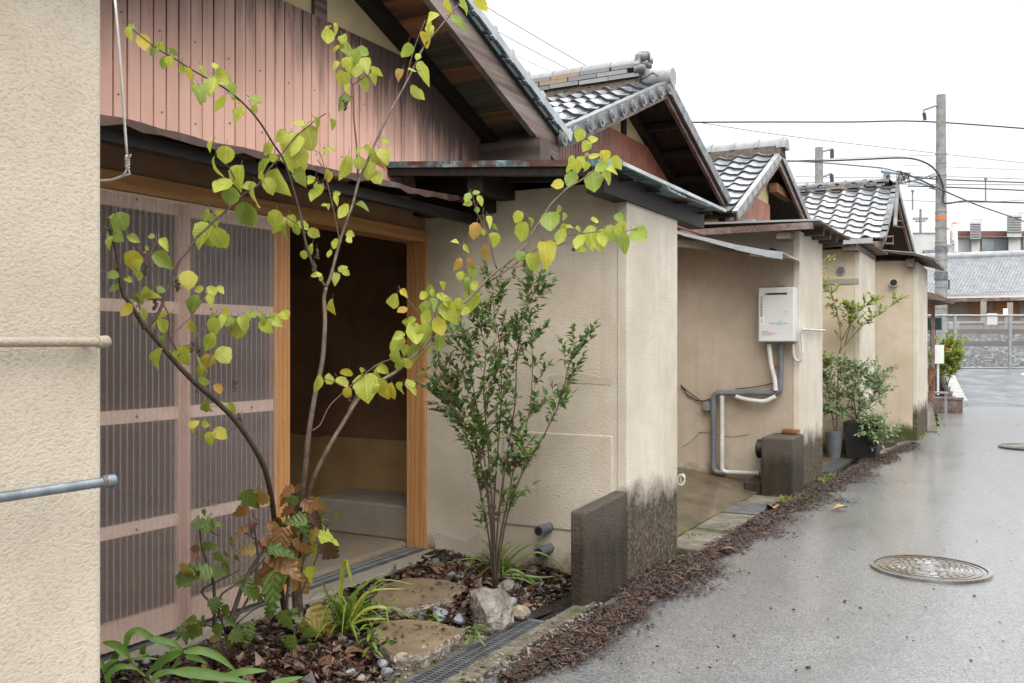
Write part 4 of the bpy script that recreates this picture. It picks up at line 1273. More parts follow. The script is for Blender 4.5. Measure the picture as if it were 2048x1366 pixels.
b = MB(); b.tube([p + Vector((0, -.101, 0)), p + Vector((0, -.103, 0))], .046, 16); b.build('vent_mouth', M['black'], vp)
# service mast on its gable with wire tangle
b = MB(); b.tube([PX(1790, 452, -1.5), PX(1797, 342, -1.5)], .026, 8); mast = b.build('service_mast', M['pole'], h4, smooth=True, angle=50)
for yy in (440, 452):
    b = MB(); b.tube([PX(1787, yy, -1.6), PX(1806, yy + 3, -1.4)], .012, 6); b.build('mast_bracket', M['rust'], mast)
b = MB()
rr = RND(3)
for k in range(9):
    q = [PX(1797 + rr.uniform(-4, 26), 345 + rr.uniform(-4, 22), -1.5 + rr.uniform(-.1, .1)) for _ in range(5)]
    b.tube(q, .006, 5)
b.build('wire_tangle', M['cable'], mast, smooth=True)
b = MB()
for x in (1795, 1790):
    b.tube([PX(1766, 340 + 2, -1.5), PX(x, 347, -1.5)], [.03, .016], 8)
b.build('blue_clamp', M['label_blue'], mast, smooth=True)
b = MB()
for (a, c) in (((1770, 473), (1786, 473)), ((1770, 487), (1786, 487)), ((1786, 470), (1786, 490))):
    b.tube([PX(*a, -1.55), PX(*c, -1.55)], .010, 6)
b.build('gable_bracket', M['red_brown'], h4)
# ------------------------------------------------------------------ utilities on and by the walls
# gas water heater
hx0, hx1 = PY(1525, 630, 8.56), PY(1596, 630, 8.56)
hz0, hz1 = PY(1560, 684, 8.45).z, PY(1560, 575, 8.45).z
HX0, HX1, HYF = hx0.x, hx1.x, 8.40
wh = thing('water_heater', ((HX0 + HX1) / 2, 8.5, hz0), 'white wall-mounted gas water heater box with slotted exhaust', 'water heater')
b = MB(); b.box(HX0, HX1, HYF, 8.555, hz0, hz1); b.build('body', M['heater'], wh, bevel=.012)
b = MB(); b.box(HX0 - .003, HX1 + .003, HYF - .004, 8.42, hz0 + .006, hz0 + .014); b.build('seam', M['label_print'], wh)
b = MB(); b.box(HX0 + .070, HX1 - .062, HYF - .006, HYF + .02, hz1 - .066, hz1 - .050); b.build('exhaust_slot', M['black'], wh, bevel=.003)
b = MB(); b.tube([(HX0 + .068, HYF - .004, hz1 - .058), (HX0 + .068, HYF - .007, hz1 - .058)], .011, 10); b.build('exhaust_knob', M['zinc'], wh)
lv = MB(); lv.box(-.009, .009, -.003, .003, -.0028, .0028); lv = lv.mesh('louvre_slot', M['zinc_dark'])
for k in range(14):
    place('louvre_slot', lv, wh, Matrix.Translation((HX0 + .03, HYF - .001, hz1 - .085 - k * .0135)))
b = MB(); b.box(HX0 + .018, HX0 + .055, HYF - .0025, HYF + .002, hz0 + .155, hz0 + .235); b.build('rating_label', M['white_paint'], wh)
for (xa, xb_, za, zb, mt) in ((.022, .050, .175, .181, 'label_print'), (.022, .046, .190, .195, 'label_print'), (.022, .050, .205, .209, 'label_print'),
                             (.105, .160, .168, .171, 'label_print'), (.170, .188, .160, .185, 'label_blue'), (.192, .212, .155, .192, 'label_blue'), (.222, .258, .168, .172, 'label_print'),
                             (.03, .10, .095, .098, 'label_print'), (.03, .16, .080, .083, 'label_print'), (.03, .13, .065, .068, 'label_print'), (.24, .258, .268, .275, 'label_print')):
    b = MB(); b.box(HX0 + xa, HX0 + xb_, HYF - .004, HYF + .001, hz0 + za, hz0 + zb); b.build('printed_mark', M[mt], wh)
b = MB(); b.box((HX0 + HX1) / 2 - .03, (HX0 + HX1) / 2 + .05, 8.50, 8.553, hz1 + .001, hz1 + .018); b.build('hanger', M['zinc_dark'], wh)
def pipe(name, pts, r, mat, label, cat, Y=8.50, seg=10):
    q = [PY(x, y, Y) for x, y in pts]
    # rounded corners
    out = [q[0]]
    for i in range(1, len(q) - 1):
        a, c = (q[i-1] - q[i]), (q[i+1] - q[i])
        k = min(r * 2.2, a.length * .45, c.length * .45)
        for t in (0, .25, .5, .75, 1):
            p0 = q[i] + a.normalized() * k; p2 = q[i] + c.normalized() * k
            out.append(p0.lerp(q[i], t).lerp(q[i].lerp(p2, t), t))
    out.append(q[-1])
    b = MB(); b.tube(out, r, seg)
    o = b.build(name, mat, None, smooth=True, angle=60)
    return tag(o, label, cat, 'pipes below the water heater')
gp = pipe('lagged_pipe', [(1562, 687), (1560, 786), (1427, 786), (1427, 944), (1452, 946)], .026, M['pvc_grey'], 'dark grey lagged pipe running from the heater down the wall', 'pipe')
pipe('drain_pipe', [(1444, 791), (1444, 944), (1519, 947)], .022, M['pvc_white'], 'white plastic pipe standing beside the dark grey one', 'pipe')
pipe('wrapped_pipe', [(1538, 688), (1542, 730), (1550, 760), (1551, 781)], .021, M['pvc_white'], 'white wrapped pipe hanging under the heater left side', 'pipe', 8.47)
pipe('bent_pipe', [(1472, 793), (1490, 799), (1530, 804), (1551, 793)], .021, M['pvc_white'], 'short sagging white pipe under the horizontal grey pipe', 'pipe', 8.47)
pipe('gas_hose', [(1586, 688), (1587, 710), (1592, 722), (1603, 722), (1605, 700), (1603, 665)], .012, M['pvc_white'], 'looped pale hose at the heater right side', 'hose', 8.49)
cp = pipe('conduit', [(1603, 658), (1606, 660), (1608, 661)], .014, M['zinc'], 'grey conduit elbow at the corner beside the heater', 'pipe', 8.52)
b = MB(); b.tube([PX(1604, 659, B2X + .04), PX(1649, 661, B2X + .04)], .012, 8)
o = b.build('wall_conduit', M['pvc_white'], None, smooth=True, angle=60); tag(o, 'thin pale conduit along the stucco end past the heater', 'pipe')
pv = PY(1558, 734, 8.46)
b = MB(); b.tube([pv, pv + Vector((0, -.05, 0))], .008, 8)
for k in range(10):
    a = 2 * math.pi * k / 10; a2 = 2 * math.pi * (k + 1) / 10
    b.tube([pv + Vector((math.cos(a) * .022, -.05, math.sin(a) * .022)), pv + Vector((math.cos(a2) * .022, -.05, math.sin(a2) * .022))], .006, 5)
b.tube([pv + Vector((-.02, -.05, 0)), pv + Vector((.02, -.05, 0))], .005, 5); b.tube([pv + Vector((0, -.05, -.02)), pv + Vector((0, -.05, .02))], .005, 5)
tag(b.build('valve_wheel', M['rust'], None), 'small round red valve handle on the grey pipe', 'valve')
# concrete pier in front of the heater wall
pier = thing('concrete_pier', (-1.82, 8.3, 0), 'dark mossy concrete pier below the water heater', 'pier')
b = MB(); b.box(-1.955, -1.685, 8.08, 8.56, -.1, .50); b.build('pier_block', M['concrete_dark'], pier, bevel=.015)
b = MB(); b.box(-2.12, -1.956, 8.12, 8.56, -.1, .10); b.build('pier_foot', M['concrete_dark'], pier, bevel=.015)
p = PY(1516, 897, 8.42)
b = MB(); b.tube([p + Vector((.10, 0, 0)), p + Vector((.02, 0, 0)), p + Vector((0, 0, 0)), p + Vector((-.012, 0, 0))], [.05, .085, .085, .06], 16)
tag(b.build('duct_mouth', M['black'], None, smooth=True, angle=40), 'round black duct mouth beside the mossy pier', 'duct')
p0, p1 = PY(1566, 872, 8.5), PY(1598, 864, 8.5)
b = MB(); b.box(p0.x, p1.x, 8.44, 8.555, .502, .502 + .04)
b.box(p0.x + .01, p1.x - .01, 8.435, 8.443, .51, .535)
tag(b.build('rusty_channel', M['rust'], None, bevel=.003), 'short rusty steel channel lying on the mossy pier', 'steel bar')
b = MB()
cc = PX(1372, 960, -1.93)
b.tube([cc + Vector((math.cos(t) * .02 - .03, .03 * math.sin(t * .5), math.sin(t) * .035)) for t in [k * .5 for k in range(30)]], .006, 6)
tag(b.build('hose_coil', M['pvc_white'], None, smooth=True), 'small white cable coil behind the stucco corner', 'cable coil')
# gutter covers between the first two extensions
for k, (ya, yb2, dz) in enumerate(((5.62, 6.28, .0), (6.30, 6.95, .004), (6.98, 7.45, .012), (7.47, 7.95, -.004))):
    b = MB(); b.box(-1.985, -1.72, ya, yb2, -.018, .020 + dz)
    o = b.build('gutter_cover', M['concrete' if k != 2 else 'zinc_dark'], None, bevel=.006)
    tag(o, ['concrete gutter cover nearest the stained stucco corner', 'second concrete gutter cover along the leaf-strewn edge', 'dark iron gutter cover among the concrete ones', 'last gutter cover before the mossy pier'][k], 'drain cover', 'gutter covers')
# hanging tie wire by the near wall
b = MB()
q = [P(x, y, 2.55) for x, y in ((226, -40), (232, 20), (238, 90), (243, 160), (248, 230), (252, 285), (254, 310))]
b.tube(q, .0036, 6)
q = [P(x, y, d) for x, y, d in ((254, 310, 2.55), (251, 318, 2.54), (258, 326, 2.56), (252, 333, 2.54), (257, 340, 2.55), (260, 347, 2.55), (240, 354, 2.56), (224, 360, 2.57), (206, 361, 2.6), (195, 362, 2.6))]
b.tube(q, .0034, 6)
q = [P(x, y, 2.545) for x, y in ((257, 312), (254, 322), (256, 332), (251, 344), (243, 354))]
b.tube(q, .0028, 6)
for k in range(5):
    b.tube([P(250, 313 + k * 5, 2.543), P(259, 316 + k * 5, 2.543)], .003, 5)
q = [P(x, y, 2.54) for x, y in ((256, 312), (262, 309), (259, 316))]
b.tube(q, .0022, 5)
tag(b.build('tie_wire', M['pvc_white'], None, smooth=True), 'knotted white wire hanging beside the near stucco wall', 'wire')

# ------------------------------------------------------------------ drains and covers in the ground
gr = thing('drain_grate', (-2.0, 3.4, .0), 'narrow steel drain grate set in concrete in the foreground', 'drain grate', 'steel drain grates')
GX0, GX1, GY0, GY1 = -2.062, -1.938, 2.30, 3.88
for x in (GX0, GX1 - .006):
    b = MB(); b.box(x, x + .006, GY0, GY1, -.03, .006); b.build('side_bar', M['zinc_dark'], gr)
for y in (GY1 - .006,):
    b = MB(); b.box(GX0 + .0065, GX1 - .0065, y, y + .006, -.03, .006); b.build('end_bar', M['zinc'], gr)
cb = MB(); cb.box(GX0 + .0065, GX1 - .0065, -.002, .002, -.024, .004); cbm = None
for y_ in range(int((GY1 - GY0 - .02) / .024)):
    yy = GY0 + .012 + y_ * .024
    if cbm is None:
        cb2 = MB(); cb2.box(-(GX1 - GX0) / 2 + .0065, (GX1 - GX0) / 2 - .0065, -.0045, .0045, -.020, .0035); cbm = cb2.mesh('cross_bar', M['zinc_dark'])
    place('cross_bar', cbm, gr, Matrix.Translation(((GX0 + GX1) / 2, yy, 0)))
for x in (-2.022, -1.982):
    b = MB(); b.tube([(x, GY0 + .01, .003), (x, GY1 - .01, .003)], .0022, 6); b.build('twisted_rod', M['zinc_dark'], gr)
gr2 = thing('drain_grate', (-1.66, 10.3, 0), 'dark slatted drain grate beyond the heater wall', 'drain grate', 'steel drain grates')
for k in range(6):
    b = MB(); b.box(-1.80 + k * .028, -1.79 + k * .028, 9.75, 11.0, -.02, .012 + .001 * k); b.build('side_bar', M['zinc_dark'], gr2)
def manhole(c, r, label):
    t = thing('manhole_cover', c, label, 'manhole cover', 'manhole covers in the road')
    def ring(b, r0, r1, z0, z1, n=48):
        for k in range(n):
            a0, a1 = 2 * math.pi * k / n, 2 * math.pi * (k + 1) / n
            q = lambda a, rr_, z: (c[0] + math.cos(a) * rr_, c[1] + math.sin(a) * rr_, c[2] + z)
            b.face([q(a0, r0, z1), q(a1, r0, z1), q(a1, r1, z1), q(a0, r1, z1)][::-1])
            b.face([q(a0, r1, z0), q(a1, r1, z0), q(a1, r1, z1), q(a0, r1, z1)])
            b.face([q(a0, r0, z0), q(a1, r0, z0), q(a1, r0, z1), q(a0, r0, z1)][::-1])
    b = MB(); ring(b, .925 * r, r, 0, .016); b.build('frame_ring', M['iron'], t)
    b = MB(); b.prism([(c[0] + math.cos(2 * math.pi * k / 48) * r * .91, c[1] + math.sin(2 * math.pi * k / 48) * r * .91, c[2]) for k in range(48)], (0, 0, .010)); b.build('lid', M['iron'], t)
    b = MB()
    for rr_ in (.86, .74, .60, .30):
        b = MB(); ring(b, (rr_ - .035) * r, rr_ * r, .010, .0135); b.build('raised_ring', M['iron'], t)
    b = MB()
    for (rr_, n) in ((.66, 28), (.52, 22), (.44, 18), (.36, 14), (.2, 8)):
        for k in range(n):
            a = 2 * math.pi * (k + .5 * (n % 4)) / n
            ca, sa = math.cos(a), math.sin(a)
            def q(u, v, z): return (c[0] + ca * (rr_ * r + u) - sa * v, c[1] + sa * (rr_ * r + u) + ca * v, c[2] + z)
            hw = .035 * r; hv = .05 * r
            b.hexa([q(-hw, -hv, .010), q(hw, -hv, .010), q(hw, hv, .010), q(-hw, hv, .010), q(-hw * .7, -hv * .8, .015), q(hw * .7, -hv * .8, .015), q(hw * .7, hv * .8, .015), q(-hw * .7, hv * .8, .015)])
    b.build('raised_studs', M['iron'], t)['kind'] = 'stuff'
    return t
pm = PZ(1860, 1140, .0)
manhole((pm.x, pm.y, .002), .325, 'round patterned iron manhole cover in the wet road foreground')
pm2 = PZ(2060, 895, .0)
manhole((pm2.x, pm2.y, .002), .36, 'distant manhole cover at the right edge of the road')

# ------------------------------------------------------------------ slabs, rocks and stones in the bed
def slab(pts, z0, z1, label):
    """broken paving slab traced on the ground, ragged edges"""
    q = [PZ(x, y, z1) for x, y in pts]
    rg = RND(len(label)); out = []
    for i in range(len(q)):
        a, c = q[i], q[(i + 1) % len(q)]
        n = max(2, int((c - a).length / .03))
        for k in range(n):
            p = a.lerp(c, k / n)
            out.append(p + Vector((rg.uniform(-.008, .008), rg.uniform(-.008, .008), 0)))
    b = MB(); n = len(out)
    top = [Vector((p.x, p.y, z1 + rg.uniform(-.003, .002))) for p in out]
    mid = [Vector((p.x, p.y, z1 - .018)) + (p - sum(out, Vector()) / n).normalized() * rg.uniform(0, .012) for p in out]
    bot = [Vector((p.x, p.y, z0)) + (p - sum(out, Vector()) / n).normalized() * rg.uniform(-.01, .01) for p in out]
    b.v = top + mid + bot
    b.f.append(tuple(range(n))); b.m.append(0)
    for i in range(n):
        j = (i + 1) % n
        b.f.append((n + i, n + j, j, i)); b.m.append(1)
        b.f.append((2 * n + i, 2 * n + j, n + j, n + i)); b.m.append(1)
    o = b.build('stepping_slab', [M['slab'], M['slab_edge']], None)
    return tag(o, label, 'paving slab', 'broken slabs leading to the door')
slab([(748, 1262), (768, 1240), (860, 1240), (928, 1258), (912, 1272), (880, 1290), (846, 1310), (790, 1312), (758, 1288)], -.03, .055, 'broken buff slab nearest the steel drain grate')
slab([(742, 1200), (770, 1168), (810, 1155), (895, 1160), (930, 1172), (912, 1188), (880, 1205), (850, 1210), (810, 1216), (775, 1212)], -.03, .075, 'wet brown slab between the sword-leaf tuft and shrub')
slab([(806, 1148), (838, 1126), (905, 1122), (920, 1138), (890, 1150), (840, 1156)], -.02, .045, 'small dark slab under dead leaves by the door jamb')
def rock(c, r, seed, mat, name, sub=2, sq=(1, 1, 1)):
    rg = RND(seed)
    import bmesh
    bm = bmesh.new(); bmesh.ops.create_icosphere(bm, subdivisions=sub, radius=1)
    from mathutils import noise as mn
    planes = [(Vector((rg.uniform(-1, 1), rg.uniform(-1, 1), rg.uniform(-.7, 1))).normalized(), rg.uniform(.55, .85)) for _ in range(9)]
    for v in bm.verts:
        p = v.co.copy()
        for nn, dd in planes:
            e = p.dot(nn)
            if e > dd: p -= nn * (e - dd) * .92
        v.co = Vector((p.x * r * sq[0], p.y * r * sq[1], p.z * r * sq[2])) * (1 + .10 * mn.noise(p * 2.3 + Vector((seed, 0, 0))) + .05 * mn.noise(p * 6.0 + Vector((0, seed, 0))))
    me = bpy.data.meshes.new(name); bm.to_mesh(me); bm.free(); me.materials.append(mat)
    o = bpy.data.objects.new(name, me); COL.objects.link(o); o.location = c; o.rotation_euler = (rg.uniform(-.3, .3), rg.uniform(-.3, .3), rg.uniform(0, 6))
    ORG[o] = Vector(c)
    return o
p = PZ(975, 1238, .04)
tag(rock((p.x, p.y, .075), .155, 4, M['stone'], 'rock', 3, (1, .8, .75)), 'large angular grey-brown rock beside the leafy shrub', 'rock')
stones = [(1022, 1208, 16, 'stone_grey', 'upright grey stone wedged behind the large rock'), (902, 1155, 15, 'stone_grey', 'blue-grey stone on the far slab corner'),
          (1010, 1176, 22, 'stone', 'rounded brown stone behind the shrub stem'), (1040, 1228, 26, 'stone_buff', 'flat buff stone right of the large rock'),
          (880, 1237, 26, 'stone_grey', 'flat grey chip between the two large slabs'), (918, 1243, 18, 'stone_grey', 'pale chip at the corner of the near slab'),
          (765, 1332, 15, 'stone_grey', 'pale stone left of the drain among leaves'), (702, 1350, 13, 'stone_grey', 'blue-grey pebble left of the drain at picture bottom'),
          (772, 1350, 17, 'stone_grey', 'grey stone cluster piece near the drain edge'), (808, 1322, 20, 'stone_buff', 'buff broken stone against the near slab'),
          (845, 1305, 17, 'stone_buff', 'pale broken chip below the near slab edge'), (722, 1362, 12, 'stone_buff', 'small buff pebble at picture bottom'),
          (950, 1110, 16, 'stone_buff', 'tiny pale stone at the shrub foot by the wall')]
for k, (x, y, s, mt, lab) in enumerate(stones):
    p = PZ(x, y, .03); d = (p - Vector((0, 0, HC))).dot(FV)
    tag(rock((p.x, p.y, .04), s * d / FPX, 20 + k, M[mt], 'stone', 2, (1, .8, .65)), lab, 'stone', 'loose stones in the garden bed')
# gravel mixed into the bed, concrete rubble along the drain: uncountable
def scatter_chips(name, n, seed, region, mats, smin, smax, label, cat, flat=.4, zf=None, curl=0.0, elong=1.0):
    rg = RND(seed); b = MB()
    for _ in range(n):
        p = region(rg)
        if p is None: continue
        s = rg.uniform(smin, smax) * (.6 + .8 * rg.random() ** 3)
        a = rg.uniform(0, 6.283); e = elong * rg.uniform(.7, 1.3)
        ca, sa = math.cos(a), math.sin(a)
        tx, ty = rg.uniform(-curl, curl), rg.uniform(-curl, curl)
        def q(u, v, w):
            u *= s * e; v *= s; w *= s
            return (p.x + ca * u - sa * v, p.y + sa * u + ca * v, p.z + w + u * tx + v * ty)
        m = rg.randrange(len(mats))
        if flat > 0:
            j = lambda: rg.uniform(.6, 1.1)
            b.hexa([q(-j(), -j(), -.2), q(j(), -j(), -.2), q(j(), j(), -.2), q(-j(), j(), -.2), q(-.7 * j(), -.7 * j(), flat), q(.7 * j(), -.7 * j(), flat * j()), q(.7 * j(), .7 * j(), flat), q(-.7 * j(), .7 * j(), flat * j())], m)
        else:
            c1, c2, c3 = rg.uniform(-.1, .6), rg.uniform(-.1, .6), rg.uniform(0, .2)
            # a curled leaf or bark flake: folded diamond
            bi = len(b.v)
            b.v += [Vector(q(-1, 0, c1)), Vector(q(-.1, -.55, c2)), Vector(q(.15, 0, c3)), Vector(q(.0, .55, c2 * .8)), Vector(q(1, .05, c1 * .9))]
            for f in ((0, 1, 2), (0, 2, 3), (1, 4, 2), (2, 4, 3)):
                b.f.append(tuple(bi + t for t in f)); b.m.append(m)
    o = b.build(name, [M[k] for k in mats], None)
    tag(o, label, cat, kind='stuff')
    return o
def bed_region(rg):
    x = rg.uniform(-3.06, -2.14); y = rg.uniform(1.9, 4.74)
    return Vector((x, y, bed_z(x, y) + .004))
def drain_region(rg):
    if rg.random() < .55: x, y = rg.gauss(-1.86, .07), rg.uniform(2.2, 4.3)
    else: x, y = rg.gauss(-2.2, .06), rg.uniform(2.2, 4.0)
    if -2.07 < x < -1.93: return None
    return Vector((x, y, .008))
scatter_chips('gravel', 900, 5, bed_region, ['stone_grey', 'stone_buff', 'stone'], .008, .022, 'small stones mixed through the garden bed', 'gravel', .7)
scatter_chips('rubble', 2600, 6, drain_region, ['stone_buff', 'stone', 'bark2', 'bark4'], .003, .011, 'crumbled concrete along the drain edges', 'rubble', .6)
scatter_chips('leaf_litter', 9000, 8, bed_region, ['litter1', 'litter2', 'litter3', 'litter1', 'litter3', 'litter3', 'bark4'], .011, .030, 'wet brown dead leaves covering the garden bed', 'leaf litter', 0, curl=.5)
def litter_heap(rg):
    c = rg.choice([(1.0, 700, 1300, 90, 40), (1, 620, 1330, 120, 30), (1, 940, 1190, 60, 25), (1, 850, 1140, 60, 14), (1, 480, 1330, 130, 26), (1, 900, 1220, 40, 12)])
    p = PZ(rg.gauss(c[1], c[3] * .5), min(1420, max(1115, rg.gauss(c[2], c[4] * .5))), .06)
    if p.x < -3.05 or p.x > -2.15 or p.y > 4.72: return None
    return Vector((p.x, p.y, bed_z(p.x, p.y) + rg.uniform(.01, .05)))
scatter_chips('leaf_heap', 1900, 9, litter_heap, ['litter1', 'litter2', 'litter3', 'litter1'], .018, .038, 'heaped curled red-brown leaves around the plants', 'leaf litter', 0, curl=.7)
def slab_bits(rg):
    c = rg.choice([(840, 1270, 70, 22, .058), (850, 1185, 70, 18, .078), (865, 1138, 40, 10, .048)])
    p = PZ(c[0] + rg.uniform(-1, 1) * c[2], c[1] + rg.uniform(-1, 1) * c[3], c[4])
    return Vector((p.x, p.y, c[4] + .003))
scatter_chips('slab_litter', 130, 14, slab_bits, ['litter1', 'litter3', 'bark4', 'litter2'], .004, .020, 'bits of dead leaf lying on the broken slabs', 'leaf litter', 0, curl=.3)
# the strip of sodden bark and needles swept against the road edge
LINE = [(1010, 1366), (1100, 1320), (1190, 1262), (1275, 1205), (1350, 1150), (1420, 1108), (1500, 1058), (1570, 1018), (1640, 982), (1700, 950), (1760, 918), (1830, 888)]
LW = [.03, .09, .17, .20, .20, .21, .21, .24, .26, .20, .17, .10]
LP = [PZ(x, y, .0) for x, y in LINE]
def bark_region(rg):
    k = min(len(LP) - 2, int(rg.random() ** .85 * (len(LP) - 1))); t = rg.random()
    if rg.random() > .55 + .45 * math.sin(k * 2.7 + t * 5.1) * math.cos(k * 1.3 - t * 3.0) + .2: t = rg.random() ** 2
    p = LP[k].lerp(LP[k + 1], t); w = LW[k] + (LW[k + 1] - LW[k]) * t
    g = rg.gauss(0, .42)
    n = (LP[k + 1] - LP[k]).normalized().cross(ZV)
    q = p + n * g * w * (1 + .35 * math.sin(p.y * 4.1) + .2 * math.sin(p.y * 11))
    lift = max(0, 1 - abs(g) * 1.1) * .028
    return Vector((q.x, q.y, .006 + lift * rg.random()))
scatter_chips('bark_debris', 34000, 11, bark_region, ['bark1', 'bark2', 'bark3', 'bark4', 'bark1', 'bark2', 'bark4', 'bark1'], .003, .009, 'rust-brown bark and needle debris along the road edge', 'debris', 0, curl=.5, elong=3.0)
scatter_chips('bark_mat', 5200, 12, bark_region, ['bark2', 'bark4', 'bark4', 'bark1'], .006, .014, 'sodden dark leaf mat along the road edge', 'debris', .2, elong=1.5)
def road_bits(rg):
    k = rg.random()
    p = PZ(rg.uniform(1300, 2040), 760 + 600 * k ** .7, 0)
    if rg.random() < .6:
        q = bark_region(rg); p = q + Vector((abs(rg.gauss(0, .45)) + .15, 0, 0))
    if p.x < road_edge(p.y) + .1: return None
    return Vector((p.x, p.y, .006))
scatter_chips('road_grit', 230, 13, road_bits, ['bark4', 'bark4', 'bark2'], .003, .008, 'scattered dark bits on the wet road', 'grit', .5)
lf = [(1690, 1012, 'leaf_yellow', 'curled yellow leaf on the bark strip near the pier'), (1545, 1012, 'leaf_yellow', 'fallen yellow leaf by the dark gutter cover'), (1515, 1060, 'litter2', 'curled tan leaf half buried in the bark strip'), (1470, 1100, 'litter2', 'broad tan leaf flat on the bark strip')]
# ------------------------------------------------------------------ plants
def leaf_mesh(name, prof, mat, fold=.16, curl=.18, teeth=0.0, seed=1):
    """unit leaf along +y, prof = half-width at stations; folded on the midrib and curled"""
    rg = RND(seed); b = MB(); n = len(prof); L, C, R = [], [], []
    for i, w in enumerate(prof):
        t = i / (n - 1)
        z = -curl * t * t
        wl = w * (1 + rg.uniform(-teeth, teeth)); wr = w * (1 + rg.uniform(-teeth, teeth))
        yy = t - (.07 * (1 - i / 4) if 0 < i < 4 else 0)
        C.append(len(b.v)); b.v.append(Vector((0, t, z)))
        L.append(len(b.v)); b.v.append(Vector((-wl, yy, z + fold * wl + .03 * math.sin(t * 9))))
        R.append(len(b.v)); b.v.append(Vector((wr, yy, z + fold * wr - .03 * math.sin(t * 8))))
    for i in range(n - 1):
        b.f += [(L[i], C[i], C[i+1], L[i+1]), (C[i], R[i], R[i+1], C[i+1])]; b.m += [0, 0]
    return b.mesh(name, mat, smooth=True)
ROUND = [.04, .26, .39, .46, .49, .485, .45, .385, .295, .17, .02]
OVAL = [.02, .15, .25, .31, .345, .35, .33, .285, .21, .11, .01]
def leaf_matrix(p, ang, length, rg, tilt=.45, face=1.0):
    a = math.radians(ang)
    y = (RV * math.cos(a) - ZV * math.sin(a) + FV * rg.uniform(-tilt, tilt)).normalized()
    nrm = (-FV * face + ZV * rg.uniform(.05, .9) + RV * rg.uniform(-.6, .6))
    nrm = (nrm - y * nrm.dot(y)).normalized()
    x = y.cross(nrm)
    o = p - y * length * .5
    m = Matrix(((x.x, y.x, nrm.x, o.x), (x.y, y.y, nrm.y, o.y), (x.z, y.z, nrm.z, o.z), (0, 0, 0, 1)))
    return m @ Matrix.Diagonal((length * rg.uniform(.68, 1.02), length, length, 1))

# ---- the lime-leaved young tree across the doorway
TB = PZ(588, 1246, .04)
tree = thing('young_tree', TB, 'slender multi-stemmed young tree with lime-green round leaves before the doorway', 'tree')
def tdep(x, y):
    d = interp(x, [200, 400, 590, 800, 1000, 1300], [3.02, 3.35, 3.78, 3.95, 4.05, 4.12])
    return d + interp(y, [900, 1240], [0, .28 if x > 450 else 0])
TBASE = (HC - .04) * FPX / (1246 - HY)
def tl_(pts, off=0.0):
    out = []
    for (x, y) in pts:
        d = tdep(x, y)
        if y > 950: d = d + (TBASE - d) * interp(y, [950, 1246], [0, 1])
        out.append(P(x, y, d + off))
    return out
def smooth_poly(q, k=3):
    out = []
    n = len(q)
    for i in range(n - 1):
        p0, p1, p2, p3 = q[max(0, i - 1)], q[i], q[i + 1], q[min(n - 1, i + 2)]
        for s in range(k):
            t = s / k
            out.append(.5 * ((2 * p1) + (p2 - p0) * t + (2 * p0 - 5 * p1 + 4 * p2 - p3) * t * t + (3 * p1 - p0 - 3 * p2 + p3) * t ** 3))
    out.append(q[-1])
    return out
def stem(parent, name, pts, w0, w1, mat, off=0.0, conv=None, n=7):
    q = smooth_poly((conv or tl_)(pts) if conv is None else conv(pts))
    if off and conv is None: q = smooth_poly(tl_(pts, off))
    r = [ (w0 + (w1 - w0) * i / (len(q) - 1)) / 2 * 3.25 / FPX for i in range(len(q))]
    b = MB(); b.tube(q, r, n)
    return b.build(name, mat, parent, smooth=True)
stem(tree, 'trunk', [(574, 1252), (562, 1180), (552, 1085), (545, 1010), (530, 940), (505, 890), (470, 840), (430, 800), (395, 770), (360, 735), (330, 700), (300, 665), (280, 640), (262, 610), (245, 585), (238, 540), (232, 500), (222, 465), (216, 440)], 15, 5.5, M['bark_dark'])
stem(tree, 'trunk', [(592, 1256), (589, 1180), (588, 1110), (598, 1020), (608, 960), (617, 870), (630, 790), (645, 720), (650, 640), (648, 600), (652, 575)], 16, 9, M['bark_mid'])
stem(tree, 'trunk', [(604, 1254), (600, 1170), (602, 1090), (612, 1010), (630, 950), (660, 890), (690, 840), (715, 800), (745, 770), (790, 745), (840, 700), (870, 665), (900, 630), (940, 595), (973, 560), (998, 538), (1027, 516), (1048, 495), (1063, 468), (1070, 457), (1086, 434), (1100, 411), (1118, 393), (1134, 377), (1161, 361), (1188, 341), (1202, 325), (1202, 307), (1188, 293), (1168, 268)], 12, 2.2, M['bark_mid'])
